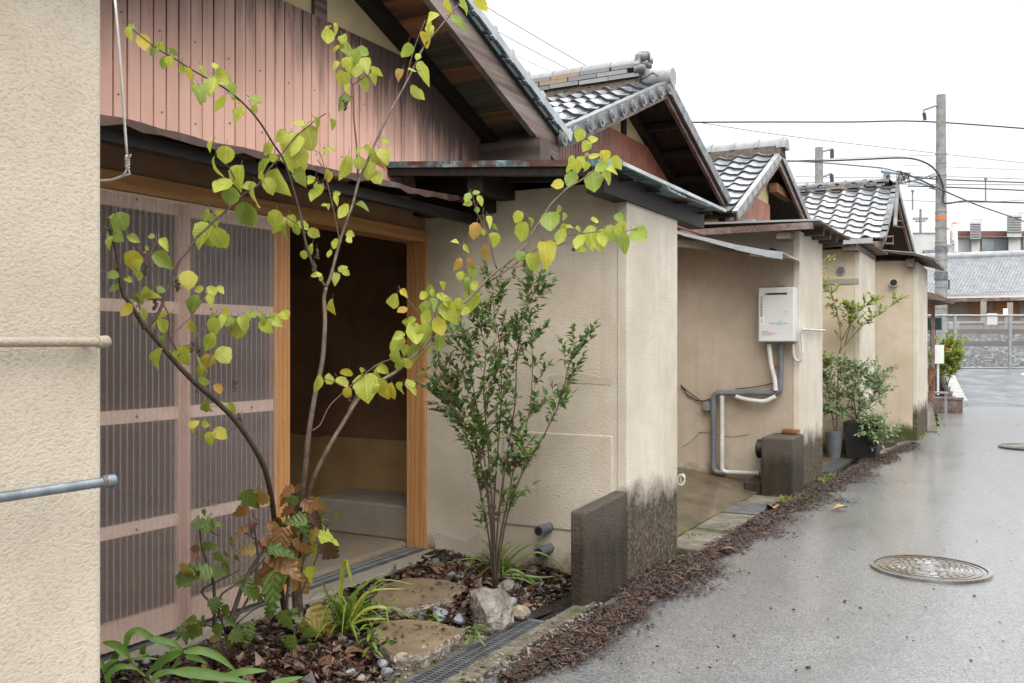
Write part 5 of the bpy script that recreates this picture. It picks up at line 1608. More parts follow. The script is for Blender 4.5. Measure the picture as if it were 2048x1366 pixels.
BR = [([(652, 575), (635, 550), (622, 520), (610, 480), (603, 440), (590, 390), (578, 350), (565, 315), (548, 290), (520, 245), (490, 210), (455, 180), (420, 160), (385, 140), (350, 118), (315, 98), (285, 75), (257, 52)], 7.5, 2),
      ([(652, 575), (662, 550), (675, 500), (690, 450), (705, 410), (715, 370), (722, 350), (740, 310), (760, 265), (785, 215), (810, 170), (830, 130), (850, 90), (875, 60), (900, 30), (920, 5), (935, -20)], 8, 3),
      ([(718, 360), (714, 330), (713, 290), (708, 240), (707, 200), (705, 170), (690, 140), (675, 105), (662, 70), (657, 50)], 5, 2),
      ([(984, 560), (1027, 531), (1059, 506), (1100, 486), (1140, 469), (1163, 467), (1213, 462), (1252, 462), (1288, 454)], 5, 2),
      ([(1009, 534), (1027, 536), (1059, 525), (1082, 509), (1118, 490), (1147, 483)], 3.5, 2),
      ([(994, 538), (986, 513), (977, 472), (963, 445), (952, 420), (945, 388)], 4, 2), ([(938, 590), (934, 547), (925, 511), (917, 484)], 3, 1.8),
      ([(968, 452), (966, 430), (967, 415)], 2, 1.5), ([(1068, 454), (1055, 434), (1045, 418)], 2.5, 1.5),
      ([(622, 862), (640, 850), (654, 820), (668, 802), (685, 787), (702, 771), (717, 758), (738, 741), (757, 728), (784, 718), (810, 715)], 4, 2.4),
      ([(694, 825), (713, 790), (722, 778), (715, 780), (692, 775), (669, 764), (649, 758)], 3, 2), ([(845, 636), (829, 615), (812, 596), (797, 581)], 3, 1.8),
      ([(845, 710), (856, 697), (867, 682)], 3, 2), ([(878, 600), (875, 580), (873, 555)], 2.5, 1.6),
      ([(285, 656), (297, 650), (311, 634), (323, 613), (334, 578), (349, 550), (360, 519), (375, 503), (393, 475), (411, 459), (430, 440), (460, 415), (486, 389), (516, 370), (533, 344), (555, 319), (570, 300), (591, 273), (610, 258), (630, 241), (652, 227)], 7, 2.4),
      ([(353, 700), (348, 690), (339, 674), (339, 634), (323, 603), (311, 576), (311, 550), (300, 526), (300, 515), (303, 501), (312, 484), (312, 471)], 3.5, 1.8),
      ([(300, 515), (281, 503), (267, 488), (252, 475)], 2.5, 1.8), ([(339, 677), (360, 655), (381, 634), (400, 608), (414, 589)], 3, 2),
      ([(355, 712), (379, 690), (395, 669), (414, 648), (444, 623)], 2.6, 1.8), ([(392, 785), (402, 763), (412, 739), (423, 706), (435, 678), (454, 660), (498, 638), (517, 634), (538, 636), (561, 623)], 4, 1.8),
      ([(470, 854), (455, 862), (437, 868)], 2.4, 1.6), ([(486, 389), (470, 360), (458, 335), (440, 319), (430, 284)], 2.8, 1.6),
      ([(684, 485), (677, 470), (670, 433), (662, 398), (653, 359), (646, 335), (634, 319)], 4, 2), ([(650, 345), (642, 310), (628, 300)], 2.2, 1.5),
      ([(597, 450), (575, 436), (558, 428)], 2.5, 1.6), ([(607, 468), (618, 460)], 2.2, 1.5), ([(810, 172), (817, 139), (824, 112), (836, 75), (851, 40)], 3.2, 1.8),
      ([(702, 149), (692, 143), (682, 134)], 2.2, 1.5), ([(707, 169), (729, 154), (739, 144)], 2.4, 1.6), ([(706, 197), (687, 184)], 2.2, 1.5),
      ([(232, 500), (222, 545), (215, 520)], 2, 1.4), ([(286, 640), (275, 600), (262, 565), (250, 548)], 3, 1.8), ([(653, 377), (635, 363), (622, 357)], 2, 1.4),
      ([(437, 808), (428, 795), (423, 772)], 2.2, 1.5), ([(470, 850), (480, 830), (484, 820)], 2, 1.4), ([(1213, 462), (1225, 448), (1232, 430)], 2.2, 1.5), ([(1202, 325), (1180, 318), (1160, 330)], 2, 1.4)]
for k, (pts, w0, w1) in enumerate(BR):
    stem(tree, 'branch', pts, w0, w1, M['bark_dark'] if k in (0, 14) else M['bark_mid'] if w0 > 6 else M['twig_red'])
# leaves: place, length, hang direction (degrees, 90 = straight down), tone
LV = '''258 68 32 105;286 85 34 95;264 53 14 10;308 101 20 120;321 95 22 100;327 125 28 110;339 123 24 90;346 104 18 40;363 139 20 95;376 148 26 115;385 174 26 95;400 183 34 80;404 140 22 60;425 172 40 85;442 155 34 35;465 176 26 60;430 130 18 270;446 210 38 95;479 230 38 110;474 197 24 40;511 197 22 5;508 218 18 70;402 193 26 80
417 293 24 130;424 330 38 110;451 310 38 100;476 352 46 95;447 377 46 105;461 389 38 120;523 330 44 150;546 317 24 110;505 391 50 95;500 375 26 170;526 354 28 100;539 372 36 70;558 368 62 80;581 284 50 80;623 277 56 60;600 252 30 140;637 247 26 60;664 249 26 70;576 324 34 50;593 319 56 70;600 352 40 60;535 298 30 95;595 296 30 60;563 273 26 150;649 305 16 90;659 296 16 350;656 352 30 90;625 363 20 120;621 357 14 190;639 389 42 95;634 373 20 110;672 400 24 60;674 388 14 0;656 414 14 120;649 409 14 190;690 423 34 110;693 335 46 90;495 431 56 75;549 438 36 115;560 447 38 135;583 442 24 60;569 467 34 120;604 454 28 40;628 467 30 35;593 461 22 100;411 431 26 100;423 438 24 80;438 426 16 330;433 447 16 90
406 466 52 115;413 476 40 80;441 479 50 65;243 442 40 60;227 440 26 100;230 470 36 40;221 486 30 110;267 478 26 10;302 472 16 190;328 488 32 35;291 500 20 160;265 521 42 115;275 536 38 130;326 521 42 45;256 558 16 20;234 579 28 120;225 548 24 20;280 549 14 30;281 560 14 20;293 590 34 90;303 592 34 70;277 600 28 100;321 578 18 20;377 557 40 60 y;400 580 18 170;422 583 24 90;440 578 20 30;388 609 40 105;420 600 28 70;255 620 28 130
257 624 26 120;287 629 30 80;323 634 28 170;304 653 30 120;325 653 36 70;271 641 20 150;325 683 26 90;316 718 46 100;337 706 22 30;365 711 34 60;376 699 24 10;386 653 30 60 y;428 653 38 95;424 636 20 130;444 641 28 95;454 626 26 30;475 660 50 95;487 648 34 50;457 646 30 100;495 636 22 120;504 627 24 350;526 634 26 60;532 653 30 50;549 641 26 30;570 633 30 55;419 683 34 110;447 708 36 60;395 725 32 110;414 723 30 85;424 720 22 60;402 742 24 90;406 765 28 115;437 779 26 60 b;412 814 32 95;441 808 20 350;463 817 26 50;387 847 20 340;388 860 24 150;410 848 20 10;421 876 26 88;441 867 28 40;403 869 18 140 b
666 615 34 100 y;670 557 26 80;685 537 18 330;692 545 16 50;628 550 14 200;639 548 12 0;643 557 12 40;674 488 24 110;700 468 16 10;698 479 14 30;725 413 26 30;657 506 18 100;621 497 20 120;608 510 18 110;628 1100 28 110
655 72 26 110;655 55 16 130;672 55 22 60;686 78 18 60;670 95 22 170 y;681 97 22 90;693 98 24 50;672 130 20 120;696 127 32 95;710 115 28 60;724 107 30 15;731 130 34 70;711 142 32 90;681 156 30 115;691 159 28 85;697 177 24 100;752 142 24 30;747 154 22 45;729 169 26 40;686 204 40 95;813 102 36 110;850 80 34 55;836 112 14 120;845 139 46 70;834 187 40 65;799 147 22 120 b;824 144 20 180;855 52 22 140;772 281 24 15;769 311 34 60;762 321 26 80 b;734 301 30 110;737 338 42 95;752 353 28 40;719 326 24 100;744 308 28 80;719 301 18 140
867 35 30 155;859 57 28 60;919 41 36 30;893 10 24 80;929 16 24 30;899 24 16 100;964 7 34 90 y;926 0 18 330
788 604 42 105;808 586 24 40 y;805 623 22 130 b;856 581 30 130;866 586 16 60;885 572 20 50;849 591 20 120;852 617 34 100;866 608 30 70;883 598 28 30;855 634 30 110;824 641 20 150;812 646 20 120;826 667 44 100;850 667 40 85;846 684 30 60 y;875 651 40 70 y;887 634 40 60;898 623 44 75;896 606 24 30;917 613 36 95;934 625 24 10;944 598 46 100;951 575 28 70;934 565 22 100;879 686 34 85;789 689 44 120;797 672 24 160;807 682 20 90;810 701 24 110;827 708 46 80 g;793 716 30 90;799 731 26 120;812 729 28 80;766 739 24 30;757 744 24 120;723 745 20 160;692 747 26 130;661 758 24 20;683 767 28 50;635 768 34 110;694 786 26 90 y;732 773 54 95;751 758 26 70;761 769 30 80;770 783 38 100;785 783 34 85;801 777 30 100;822 767 26 350;827 783 22 45;751 779 24 95
1159 270 24 120;1185 279 22 330;1173 291 24 130;1209 313 26 70 y;1189 316 26 100;1170 311 20 160;1140 320 24 150;1152 332 28 80;1138 336 18 120;1163 325 26 40;1172 334 22 80;1233 325 28 50;1145 359 32 110;1186 359 44 80;1204 337 26 20;1215 352 38 50;1221 336 22 20;1115 368 28 180 y;935 393 22 130;952 384 14 340;936 406 16 160;961 401 24 55;954 421 14 80;978 443 28 70;990 454 18 50;951 461 36 105 b;967 464 14 110;988 479 30 75;970 506 30 100 b;909 484 18 190;933 497 20 60;917 527 26 110 b;941 524 22 60 b;945 543 24 75;934 555 20 80;920 552 18 110;1036 434 24 110;1044 464 40 105;1061 445 24 60;1102 445 46 95;1118 422 26 80;1127 434 20 70;1126 456 18 110;1140 452 16 0;1123 475 32 120;1161 459 28 10;1188 443 18 160;1161 486 38 110;1181 472 46 85;1161 500 40 80;1197 486 30 70;1208 475 36 80;1224 466 36 70;1242 459 32 45;1240 438 28 50;1249 486 42 75;1279 472 36 60;1041 511 26 115;1066 525 42 60;1093 504 46 90 y;1088 495 30 80 y'''
rg = RND(21)
LM = {}
for key, mt in (('l', 'leaf_lime'), ('g', 'leaf_green'), ('y', 'leaf_yellow'), ('b', 'leaf_brown')):
    LM[key] = [leaf_mesh('leaf', ROUND, M[mt], .25, .35, .08, 1), leaf_mesh('leaf', ROUND, M[mt], .60, .55, .10, 2), leaf_mesh('leaf', OVAL, M[mt], .4, .75, .10, 3), leaf_mesh('leaf', ROUND, M[mt], -.12, .30, .12, 4), leaf_mesh('leaf', OVAL, M[mt], .85, .3, .12, 8), leaf_mesh('leaf', ROUND, M[mt], .35, -.35, .10, 9)]
stalk_mb = MB()
for ln in LV.split('\n'):
    for it in ln.split(';'):
        f = it.split()
        x, y, s, a = map(float, f[:4]); tone = f[4] if len(f) > 4 else 'y' if rg.random() < .05 else ('g' if (rg.random() < .20 or (x < 345 and y < 320 and rg.random() < .6) or (x < 345 and 420 < y < 600 and rg.random() < .4)) else 'l')
        d = tdep(x, y) + rg.uniform(-.06, .05)
        if y > 1000: d = 4.0
        L = s * 1.0 * d / FPX * rg.uniform(.9, 1.12)
        m = leaf_matrix(P(x, y, d), a + rg.uniform(-16, 16), L, rg, .65)
        place('leaf', rg.choice(LM[tone]), tree, m)
        t0 = m @ Vector((0, 0, 0)); t1 = t0 - (m.to_3x3() @ Vector((0, 1, 0))).normalized() * .018 + ZV * .006
        stalk_mb.tube([t0, t1], .0011, 4)
o = stalk_mb.build('leaf_stalks', M['twig_red'], tree); o['kind'] = 'stuff'
# hanging seed catkins
CK = [(355, 567), (385, 690), (398, 700), (232, 540), (218, 445), (293, 535), (1027, 545), (1048, 520), (1148, 490), (845, 655), (866, 668), (478, 834), (628, 530), (634, 505), (700, 790), (690, 208), (310, 604), (470, 768)]
for (x, y) in CK:
    d = tdep(x, y); b = MB(); p = P(x, y, d)
    for k in range(9):
        q = p + Vector((rg.uniform(-.006, .006), rg.uniform(-.006, .006), .012 - k * .0045))
        b.tube([q - ZV * .005, q - ZV * .002, q + ZV * .002, q + ZV * .005], [.002, .0055, .0055, .002], 6)
    b.tube([p + ZV * .012, p + ZV * .035], .0009, 4)
    b.build('seed_catkin', M['catkin'], tree)

# ---- small-leaved evergreen shrub against the tan wall
SB = PZ(990, 1190, .03)
shrub = thing('evergreen_shrub', SB, 'tall airy shrub with small dark glossy leaves against the tan wall', 'shrub')
sd = (SB - Vector((0, 0, HC))).dot(FV)
rs = RND(33)
stems = [[(990, 1195), (985, 1100), (990, 1000), (996, 900), (1000, 800), (998, 700), (990, 620), (985, 570)], [(988, 1190), (968, 1080), (945, 1000), (925, 900), (905, 800), (890, 720)],
         [(990, 1190), (1005, 1090), (1035, 1010), (1050, 920), (1060, 820), (1065, 720), (1060, 640)], [(992, 1185), (1020, 1060), (1070, 960), (1100, 880), (1120, 800), (1135, 740), (1150, 690)],
         [(986, 1180), (975, 1060), (965, 960), (955, 850), (945, 760), (925, 680)], [(990, 1180), (1000, 1050), (1020, 930), (1030, 810), (1035, 700), (1055, 610), (1075, 580)],
         [(992, 1180), (1040, 1050), (1085, 1000), (1120, 960)], [(990, 1185), (980, 1040), (970, 900), (965, 780), (970, 700), (955, 640)],
         [(988, 1170), (968, 990), (930, 870), (880, 790), (872, 770)]]
stems = [[(990 + (x - 990) * interp(y, [800, 1000], [1, .55]), y) for x, y in s_] for s_ in stems if s_[-1] not in ((1120, 960),)]
fol = MB()
def small_leaf(mb, p, ydir, nrm, L, w, m):
    y = ydir.normalized(); nrm = (nrm - y * nrm.dot(y))
    if nrm.length < 1e-4: nrm = y.orthogonal()
    nrm.normalize(); x = y.cross(nrm)
    bi = len(mb.v)
    mb.v += [p, p + y * L * .4 - x * w + nrm * w * .4, p + y * L * .45 - nrm * L * .02, p + y * L * .4 + x * w + nrm * w * .4, p + y * L - nrm * L * .12]
    mb.f += [(bi, bi+2, bi+1), (bi, bi+3, bi+2), (bi+1, bi+2, bi+4), (bi+2, bi+3, bi+4)]; mb.m += [m] * 4
def grow(parent, stems_px, base_d, rs, fol, bark, w0, twig_n, leaf_L, leaf_w, dspread, mats_n, start=.35, twig_len=(.08, .22), updir=.8):
    for s in stems_px:
        dd = rs.uniform(-dspread, dspread)
        n = len(s)
        q = [P(x + rs.uniform(-3, 3), y, base_d + dd * i / (n - 1)) for i, (x, y) in enumerate(s)]
        q[0] = P(s[0][0], s[0][1], base_d)
        q = smooth_poly(q)
        N = len(q)
        b = MB(); b.tube(q, [w0 * (1 - .8 * i / (N - 1)) for i in range(N)], 6); b.build('stem', bark, parent, smooth=True)
        tw = MB()
        for k in range(twig_n):
            t = start + (1 - start) * rs.random() ** .8
            i = min(N - 2, int(t * (N - 1)))
            p = q[i].lerp(q[i + 1], rs.random())
            ax = (q[i + 1] - q[i]).normalized()
            dr = (Vector((rs.gauss(0, 1), rs.gauss(0, 1), rs.gauss(0, .5))).normalized() * .8 + ax * updir + ZV * .25).normalized()
            L = rs.uniform(*twig_len)
            e = p + dr * L; mid = p.lerp(e, .5) + Vector((rs.uniform(-.01, .01), rs.uniform(-.01, .01), rs.uniform(-.01, .005)))
            tw.tube([p, mid, e], [w0 * .22, w0 * .18, w0 * .10], 4)
            nl = int(rs.uniform(4, 9) * L / .12) + 2
            for j in range(nl):
                u = .25 + .75 * j / max(1, nl - 1)
                lp = p.lerp(mid, u * 2) if u < .5 else mid.lerp(e, u * 2 - 1)
                side = Vector((rs.gauss(0, 1), rs.gauss(0, 1), rs.gauss(.2, .6)))
                yd = (dr * .6 + side.normalized() * .9)
                small_leaf(fol, lp, yd, Vector((rs.uniform(-.5, .5), rs.uniform(-.8, .2), 1)), leaf_L * rs.uniform(.6, 1.15), leaf_w * rs.uniform(.8, 1.2), rs.randrange(mats_n))
            small_leaf(fol, e, dr, Vector((.1, -.4, 1)), leaf_L, leaf_w, rs.randrange(mats_n))
        o = tw.build('twigs', M['twig_red'], parent); o['kind'] = 'stuff'
grow(shrub, stems, sd, rs, fol, M['bark_dark'], .0062, 30, .054, .0122, .20, 6, .22, (.06, .17))
o = fol.build('foliage', [M['ev1'], M['ev1'], M['ev2'], M['ev2'], M['ev1'], M['ev3']], shrub); o['kind'] = 'stuff'

# ---- lobed-leaf hydrangea in autumn colour round the tree's foot
HYB = PZ(455, 1262, .03)
hyd = thing('hydrangea', HYB, 'lobed-leaf hydrangea turning red and bronze at the tree foot', 'shrub')
def hd(x, y): return interp(x, [360, 480, 640], [3.62, 3.72, 3.95])
def hconv(pts): return [P(x, y, hd(x, y)) for x, y in pts]
for pts, w0, w1 in (([(455, 1262), (470, 1215), (490, 1160), (520, 1110), (545, 1075), (580, 1045)], 11, 4), ([(452, 1262), (430, 1215), (403, 1183), (430, 1165), (460, 1150), (480, 1140)], 5, 2.5),
                    ([(428, 1255), (428, 1170), (412, 1120), (402, 1085), (400, 1050)], 7, 3), ([(460, 1255), (500, 1190), (515, 1130), (512, 1080), (505, 1020)], 6, 3), ([(575, 1262), (574, 1200), (577, 1150), (560, 1100), (575, 1030), (585, 990)], 7, 3),
                    ([(598, 1262), (600, 1180), (605, 1130), (620, 1080), (632, 1030)], 6, 3), ([(450, 1262), (437, 1200), (470, 1170), (500, 1150), (530, 1115)], 5, 3), ([(600, 1190), (632, 1120), (640, 1090), (665, 1080)], 4, 2),
                    ([(470, 1250), (500, 1225), (530, 1210), (560, 1215)], 4, 2), ([(575, 1262), (570, 1240), (590, 1225), (620, 1240)], 4, 2), ([(400, 1060), (415, 1060), (440, 1073)], 3, 2), ([(512, 1080), (490, 1065), (476, 1060)], 3, 2), ([(430, 1255), (410, 1250), (385, 1250)], 3, 2)):
    q = smooth_poly(hconv(pts)); N = len(q)
    b = MB(); b.tube(q, [(w0 + (w1 - w0) * i / (N - 1)) / 2 * 3.8 / FPX for i in range(N)], 6); b.build('stem', M['bark_dark'], hyd, smooth=True)
LOBE = [.03, .26, .40, .30, .46, .30, .33, .15, .19, .08, .01]
HM = {k: [leaf_mesh('leaf', LOBE, M[m_], .2, .3, .16, 5), leaf_mesh('leaf', LOBE, M[m_], .5, .55, .16, 6), leaf_mesh('leaf', LOBE, M[m_], .1, .2, .2, 7)] for k, m_ in (('g', 'hyd_green'), ('r', 'hyd_red'), ('o', 'hyd_orange'), ('d', 'hyd_dark'), ('l', 'leaf_lime'))}
HL = '''395 1043 24 260 g;422 1048 34 0 g;387 1098 24 180 r;418 1093 30 350 g;365 1152 46 190 g;400 1141 40 220 g;434 1144 32 10 g;445 1121 34 80 g;455 1141 22 60 g;480 1025 32 160 r;502 1002 38 70 g;525 1004 34 110 o;505 1052 24 90 d;472 1068 40 170 o;463 1089 26 110 g;491 1100 32 180 o;572 984 28 170 r;584 1006 24 100 g;572 1024 26 160 r;597 979 24 90 r;625 1013 36 30 r;625 1027 34 60 r;634 1043 32 80 d;591 1041 36 200 g;608 1052 42 50 g;622 1074 30 150 o;660 1077 38 20 l;664 1107 44 70 d;644 1066 28 40 o;561 1085 46 110 r;564 1099 44 20 g;555 1116 40 160 r;575 1130 50 10 r;597 1134 36 40 o;572 1152 46 50 r;525 1152 54 140 o;605 1166 52 45 o;547 1188 66 95 g;511 1185 44 60 g;491 1171 34 50 g;619 1149 26 100 l;572 1244 38 70 g;597 1235 34 40 g;644 1241 56 40 o;628 1269 40 60 g;605 1258 32 90 o;608 1298 32 90 g;628 1297 28 60 g;583 1294 36 110 g;433 1269 36 120 g;386 1265 34 100 g;369 1255 30 170 g;380 1238 26 200 g;400 1249 24 20 g;458 1287 24 100 g;477 1274 30 40 g;500 1263 32 80 g;452 1224 26 100 g;430 1213 28 90 g;540 1055 28 140 o;530 1090 30 200 r;585 1070 34 120 r;615 1100 30 60 r;540 1225 36 100 g;655 1050 26 20 g;560 1050 30 60 d;640 1010 26 50 r'''
rh = RND(41)
for ln in HL.split(';'):
    f = ln.split(); x, y, s, a = map(float, f[:4])
    d = hd(x, y) + rh.uniform(-.10, .05)
    place('leaf', rh.choice(HM[f[4]]), hyd, leaf_matrix(P(x, y, d), a + rh.uniform(-15, 15), s * 1.32 * d / FPX, rh, .6, .7))
    if rh.random() < .75:
        d2 = d + rh.uniform(-.05, .12); x2, y2 = x + rh.uniform(-24, 24), y + rh.uniform(-18, 22)
        place('leaf', rh.choice(HM[f[4] if rh.random() < .6 else rh.choice('grod')]), hyd, leaf_matrix(P(x2, y2, d2), rh.uniform(20, 160), s * rh.uniform(.6, 1.1) * d2 / FPX, rh, .7, .6))

# ---- sword-leaved tufts, strap-leaved plant, herb
def blade(mb, pts, w, m=0, face=None):
    """a leaf blade along pts with a folded section, tapering to the tip"""
    q = smooth_poly(pts, 4); N = len(q)
    rows = []
    for i, p in enumerate(q):
        t = (q[min(N-1, i+1)] - q[max(0, i-1)]).normalized()
        s = t.cross(face if face is not None else ZV)
        if s.length < .15: s = t.cross(FV)
        s.normalize(); nn = s.cross(t)
        u = i / (N - 1); ww = w * min(1, .35 + u * 3) * (1 - max(0, (u - .45) / .55) ** 1.6 * .97)
        rows.append((len(mb.v), len(mb.v) + 1, len(mb.v) + 2))
        mb.v += [p - s * ww + nn * ww * .35, p, p + s * ww + nn * ww * .35]
    for i in range(N - 1):
        a, c = rows[i], rows[i + 1]
        mb.f += [(a[0], a[1], c[1], c[0]), (a[1], a[2], c[2], c[1])]; mb.m += [m, m]
def tuft(base, n, seed, Lr, lean, label, wr=(.0045, .0075), extra=()):
    t = thing('sword_leaf_tuft', base, label, 'plant', 'sword-leaf tufts in the bed')
    rg = RND(seed)
    for k in range(n):
        a = rg.uniform(0, 6.283); L = rg.uniform(*Lr); el = rg.uniform(.35, 1.25)
        h = Vector((math.cos(a), math.sin(a), 0)) + lean * rg.uniform(0, 1)
        if h.length > 1.2: h *= 1.2 / h.length
        b0 = base + Vector((rg.uniform(-.03, .03), rg.uniform(-.03, .03), 0))
        p1 = b0 + h * L * .22 * math.cos(el) + ZV * L * .42 * math.sin(el)
        p2 = b0 + h * L * .60 * math.cos(el * .8) + ZV * L * .62 * math.sin(el)
        p3 = b0 + h * L * (.95 if el < .9 else .6) * math.cos(el * .7) + ZV * L * (.50 if el < .9 else .75) * math.sin(el) * rg.uniform(.4, 1)
        b = MB(); blade(b, [b0, p1, p2, p3], rg.uniform(*wr)); b.build('blade', M['grass2' if rg.random() < .22 else 'grass1'], t, smooth=True)
    for pts, w, mt in extra:
        b = MB(); blade(b, pts, w * 1.15, 0, -FV + ZV * .8); b.build('blade', M[mt], t, smooth=True)
    return t
tb = PZ(690, 1262, .02); td = (tb - Vector((0, 0, HC))).dot(FV)
ex = [([P(x, y, td + dz) for x, y in pts], w, mt) for pts, dz, w, mt in (
    ([(690, 1255), (682, 1190), (686, 1140), (692, 1122), (703, 1160), (705, 1175)], .02, .009, 'grass2'), ([(692, 1258), (720, 1200), (750, 1180), (815, 1178)], -.05, .006, 'grass2'),
    ([(694, 1258), (730, 1220), (770, 1215), (775, 1235), (785, 1275)], -.1, .006, 'grass2'), ([(694, 1258), (735, 1190), (765, 1160), (833, 1170)], -.05, .004, 'grass1'),
    ([(688, 1258), (665, 1210), (650, 1180), (648, 1160)], 0, .006, 'grass1'), ([(690, 1256), (725, 1240), (760, 1238), (776, 1238)], -.08, .005, 'grass2'), ([(690, 1256), (700, 1200), (735, 1165), (762, 1150)], 0, .007, 'grass1'))]
tuft(tb, 60, 51, (.18, .36), RV * .35, 'sword-leaved green and yellow tuft in front of the doorway', extra=ex)
tb2 = PZ(1000, 1150, .02) + Vector((.02, -.04, 0)); td2 = (tb2 - Vector((0, 0, HC))).dot(FV)
ex2 = [([P(x, y, td2 + dz) for x, y in pts], w, 'grass1') for pts, dz, w in (
    ([(1005, 1150), (1040, 1120), (1075, 1105), (1110, 1122), (1135, 1150)], .0, .005), ([(1005, 1150), (1030, 1140), (1070, 1165), (1095, 1190)], -.1, .006), ([(1005, 1150), (1040, 1150), (1080, 1155), (1112, 1152)], -.1, .006),
    ([(1003, 1150), (1030, 1110), (1060, 1090), (1090, 1085)], 0, .005), ([(1003, 1155), (1050, 1160), (1100, 1190), (1120, 1200)], -.1, .005), ([(995, 1150), (960, 1120), (930, 1118), (905, 1122)], 0, .004))]
tuft(tb2, 36, 52, (.18, .34), RV * .5, 'sword-leaved dark green tuft at the shrub foot', extra=ex2)
sb = PZ(300, 1372, .02)
strap = thing('strap_leaf_plant', sb, 'low arching strap-leaved green plant at the bottom left corner', 'plant')
SL = [([(150, 640), (170, 560), (230, 535), (330, 590), (480, 660)], 34), ([(480, 660), (400, 690), (330, 740), (260, 800)], 40), ([(490, 655), (600, 650), (700, 690), (800, 770)], 36), ([(500, 680), (560, 690), (630, 725)], 26),
      ([(470, 690), (430, 750), (390, 790)], 20), ([(430, 770), (560, 780), (700, 800), (890, 837)], 48), ([(720, 800), (850, 770), (980, 765)], 32), ([(310, 570), (380, 590), (440, 610), (490, 655)], 26),
      ([(110, 640), (90, 700), (120, 740)], 36), ([(1000, 837), (1100, 820), (1190, 800)], 26), ([(170, 690), (100, 620), (10, 600)], 38), ([(250, 790), (200, 730), (170, 690), (150, 640)], 10), ([(60, 830), (30, 760), (0, 690)], 22), ([(270, 620), (250, 660), (290, 660)], 30), ([(180, 700), (270, 690), (350, 700)], 12), ([(40, 837), (70, 770), (140, 740), (230, 760)], 30), ([(300, 837), (340, 790), (420, 770), (520, 800)], 28), ([(560, 837), (640, 800), (720, 790)], 24), ([(20, 780), (60, 720), (110, 700)], 22)]
for k, (pts, w) in enumerate(SL):
    dd = [3.30, 3.22, 3.20, 3.22, 3.22, 3.12, 3.2, 3.28, 3.28, 3.2, 3.25, 3.28, 3.2, 3.3, 3.25, 3.18, 3.15, 3.14, 3.2][k]
    q = [P(200 + x / 2.926, 1080 + y / 2.926, dd + .01 * i) for i, (x, y) in enumerate(pts)]
    b = MB(); blade(b, q, w / 2.926 * dd / FPX * .68, 0, -FV + ZV * .7); b.build('blade', M['strap'], strap, smooth=True)
b = MB(); b.tube(smooth_poly([P(200 + x / 2.926, 1080 + y / 2.926, 3.29) for x, y in ((265, 800), (200, 730), (165, 660), (150, 640))]), .003, 6); b.build('stalk', M['grass2'], strap)
for (x, y, n, seed, lab) in ((742, 1318, 16, 61, 'small leafy green herb between tuft and near slab'), (945, 1285, 9, 62, 'little green seedling at the slab corner by the drain'), (868, 1250, 6, 63, 'tiny green weed between the two slabs')):
    p0 = PZ(x, y, .02); t = thing('small_herb', p0, lab, 'plant', 'small weeds in the bed')
    rg = RND(seed); top = p0 + Vector((rg.uniform(-.02, .02), rg.uniform(-.02, .02), .012 * n * .75))
    b = MB(); b.tube([p0, p0.lerp(top, .5) + Vector((.006, 0, 0)), top], .0018, 5); b.build('stalk', M['grass1'], t)
    for k in range(n):
        u = .25 + .75 * k / n; q = p0.lerp(top, u)
        b = MB(); a = k * 2.4
        dr = Vector((math.cos(a), math.sin(a), .3 - .5 * (1 - u)))
        blade(b, [q, q + dr * .025, q + dr * .05 - ZV * .012, q + dr * .062 - ZV * .024], .008); b.build('leaf', M['grass1'], t, smooth=True)
# stray fallen leaves one can pick out
for k, (x, y, s, mt, lab) in enumerate(((690, 1315, 42, 'litter2', 'large red-brown fallen leaf in the bed middle'), (1695, 1013, 26, 'fallen_tan', 'pale yellow fallen leaf on the bark strip by the pier'), (1548, 1014, 28, 'fallen_tan', 'curled yellow leaf beside the iron gutter cover'),
                                        (1470, 1098, 30, 'litter2', 'tan fallen leaf on the bark strip by the gutter'), (960, 1175, 26, 'litter2', 'orange-brown leaf standing beside the large rock'), (793, 1292, 24, 'ev1', 'single green leaf lying on the near slab edge'))):
    p = PZ(x, y, .04); rg = RND(70 + k); d = (p - Vector((0, 0, HC))).dot(FV)
    me = leaf_mesh('fallen_leaf', OVAL, M[mt], .5, .4, .15, 70 + k)
    L = s * d / FPX * 1.2
    o = place('fallen_leaf', me, None, Matrix.Translation((p.x, p.y, .055 if x < 1000 else .03)) @ Matrix.Rotation(rg.uniform(0, 6), 4, 'Z') @ Matrix.Rotation(.15, 4, 'X') @ Matrix.Scale(L, 4))
    tag(o, lab, 'leaf', 'single fallen leaves')
# moss and grass along the wall feet
def weeds(name, n, seed, spots, label):
    rg = RND(seed); b = MB()
    for _ in range(n):
        x, y, sx, sy = rg.choice(spots)
        p = PZ(rg.gauss(x, sx), rg.gauss(y, sy), 0.0)
        for k in range(3):
            a = rg.uniform(0, 6.28); L = rg.uniform(.012, .05)
            dr = Vector((math.cos(a) * .7, math.sin(a) * .7, 1)).normalized(); s = dr.cross(ZV).normalized() * L * .16
            b.face([p - s, p + s, p + dr * L * .6 + s * .6, p + dr * L], rg.randrange(2))
    tag(b.build(name, [M['bush_lime'], M['grass1']], None), label, 'weeds', kind='stuff')
weeds('verge_weeds', 700, 81, [(1855, 858, 14, 8), (1868, 845, 10, 6), (1600, 1000, 14, 4), (1650, 962, 12, 3), (1662, 955, 8, 3), (1372, 1040, 6, 6), (1380, 1076, 8, 3), (1570, 1002, 10, 4), (1840, 872, 6, 5), (1885, 770, 14, 14), (1890, 800, 14, 6)], 'bright moss and weeds at the wall feet along the lane')
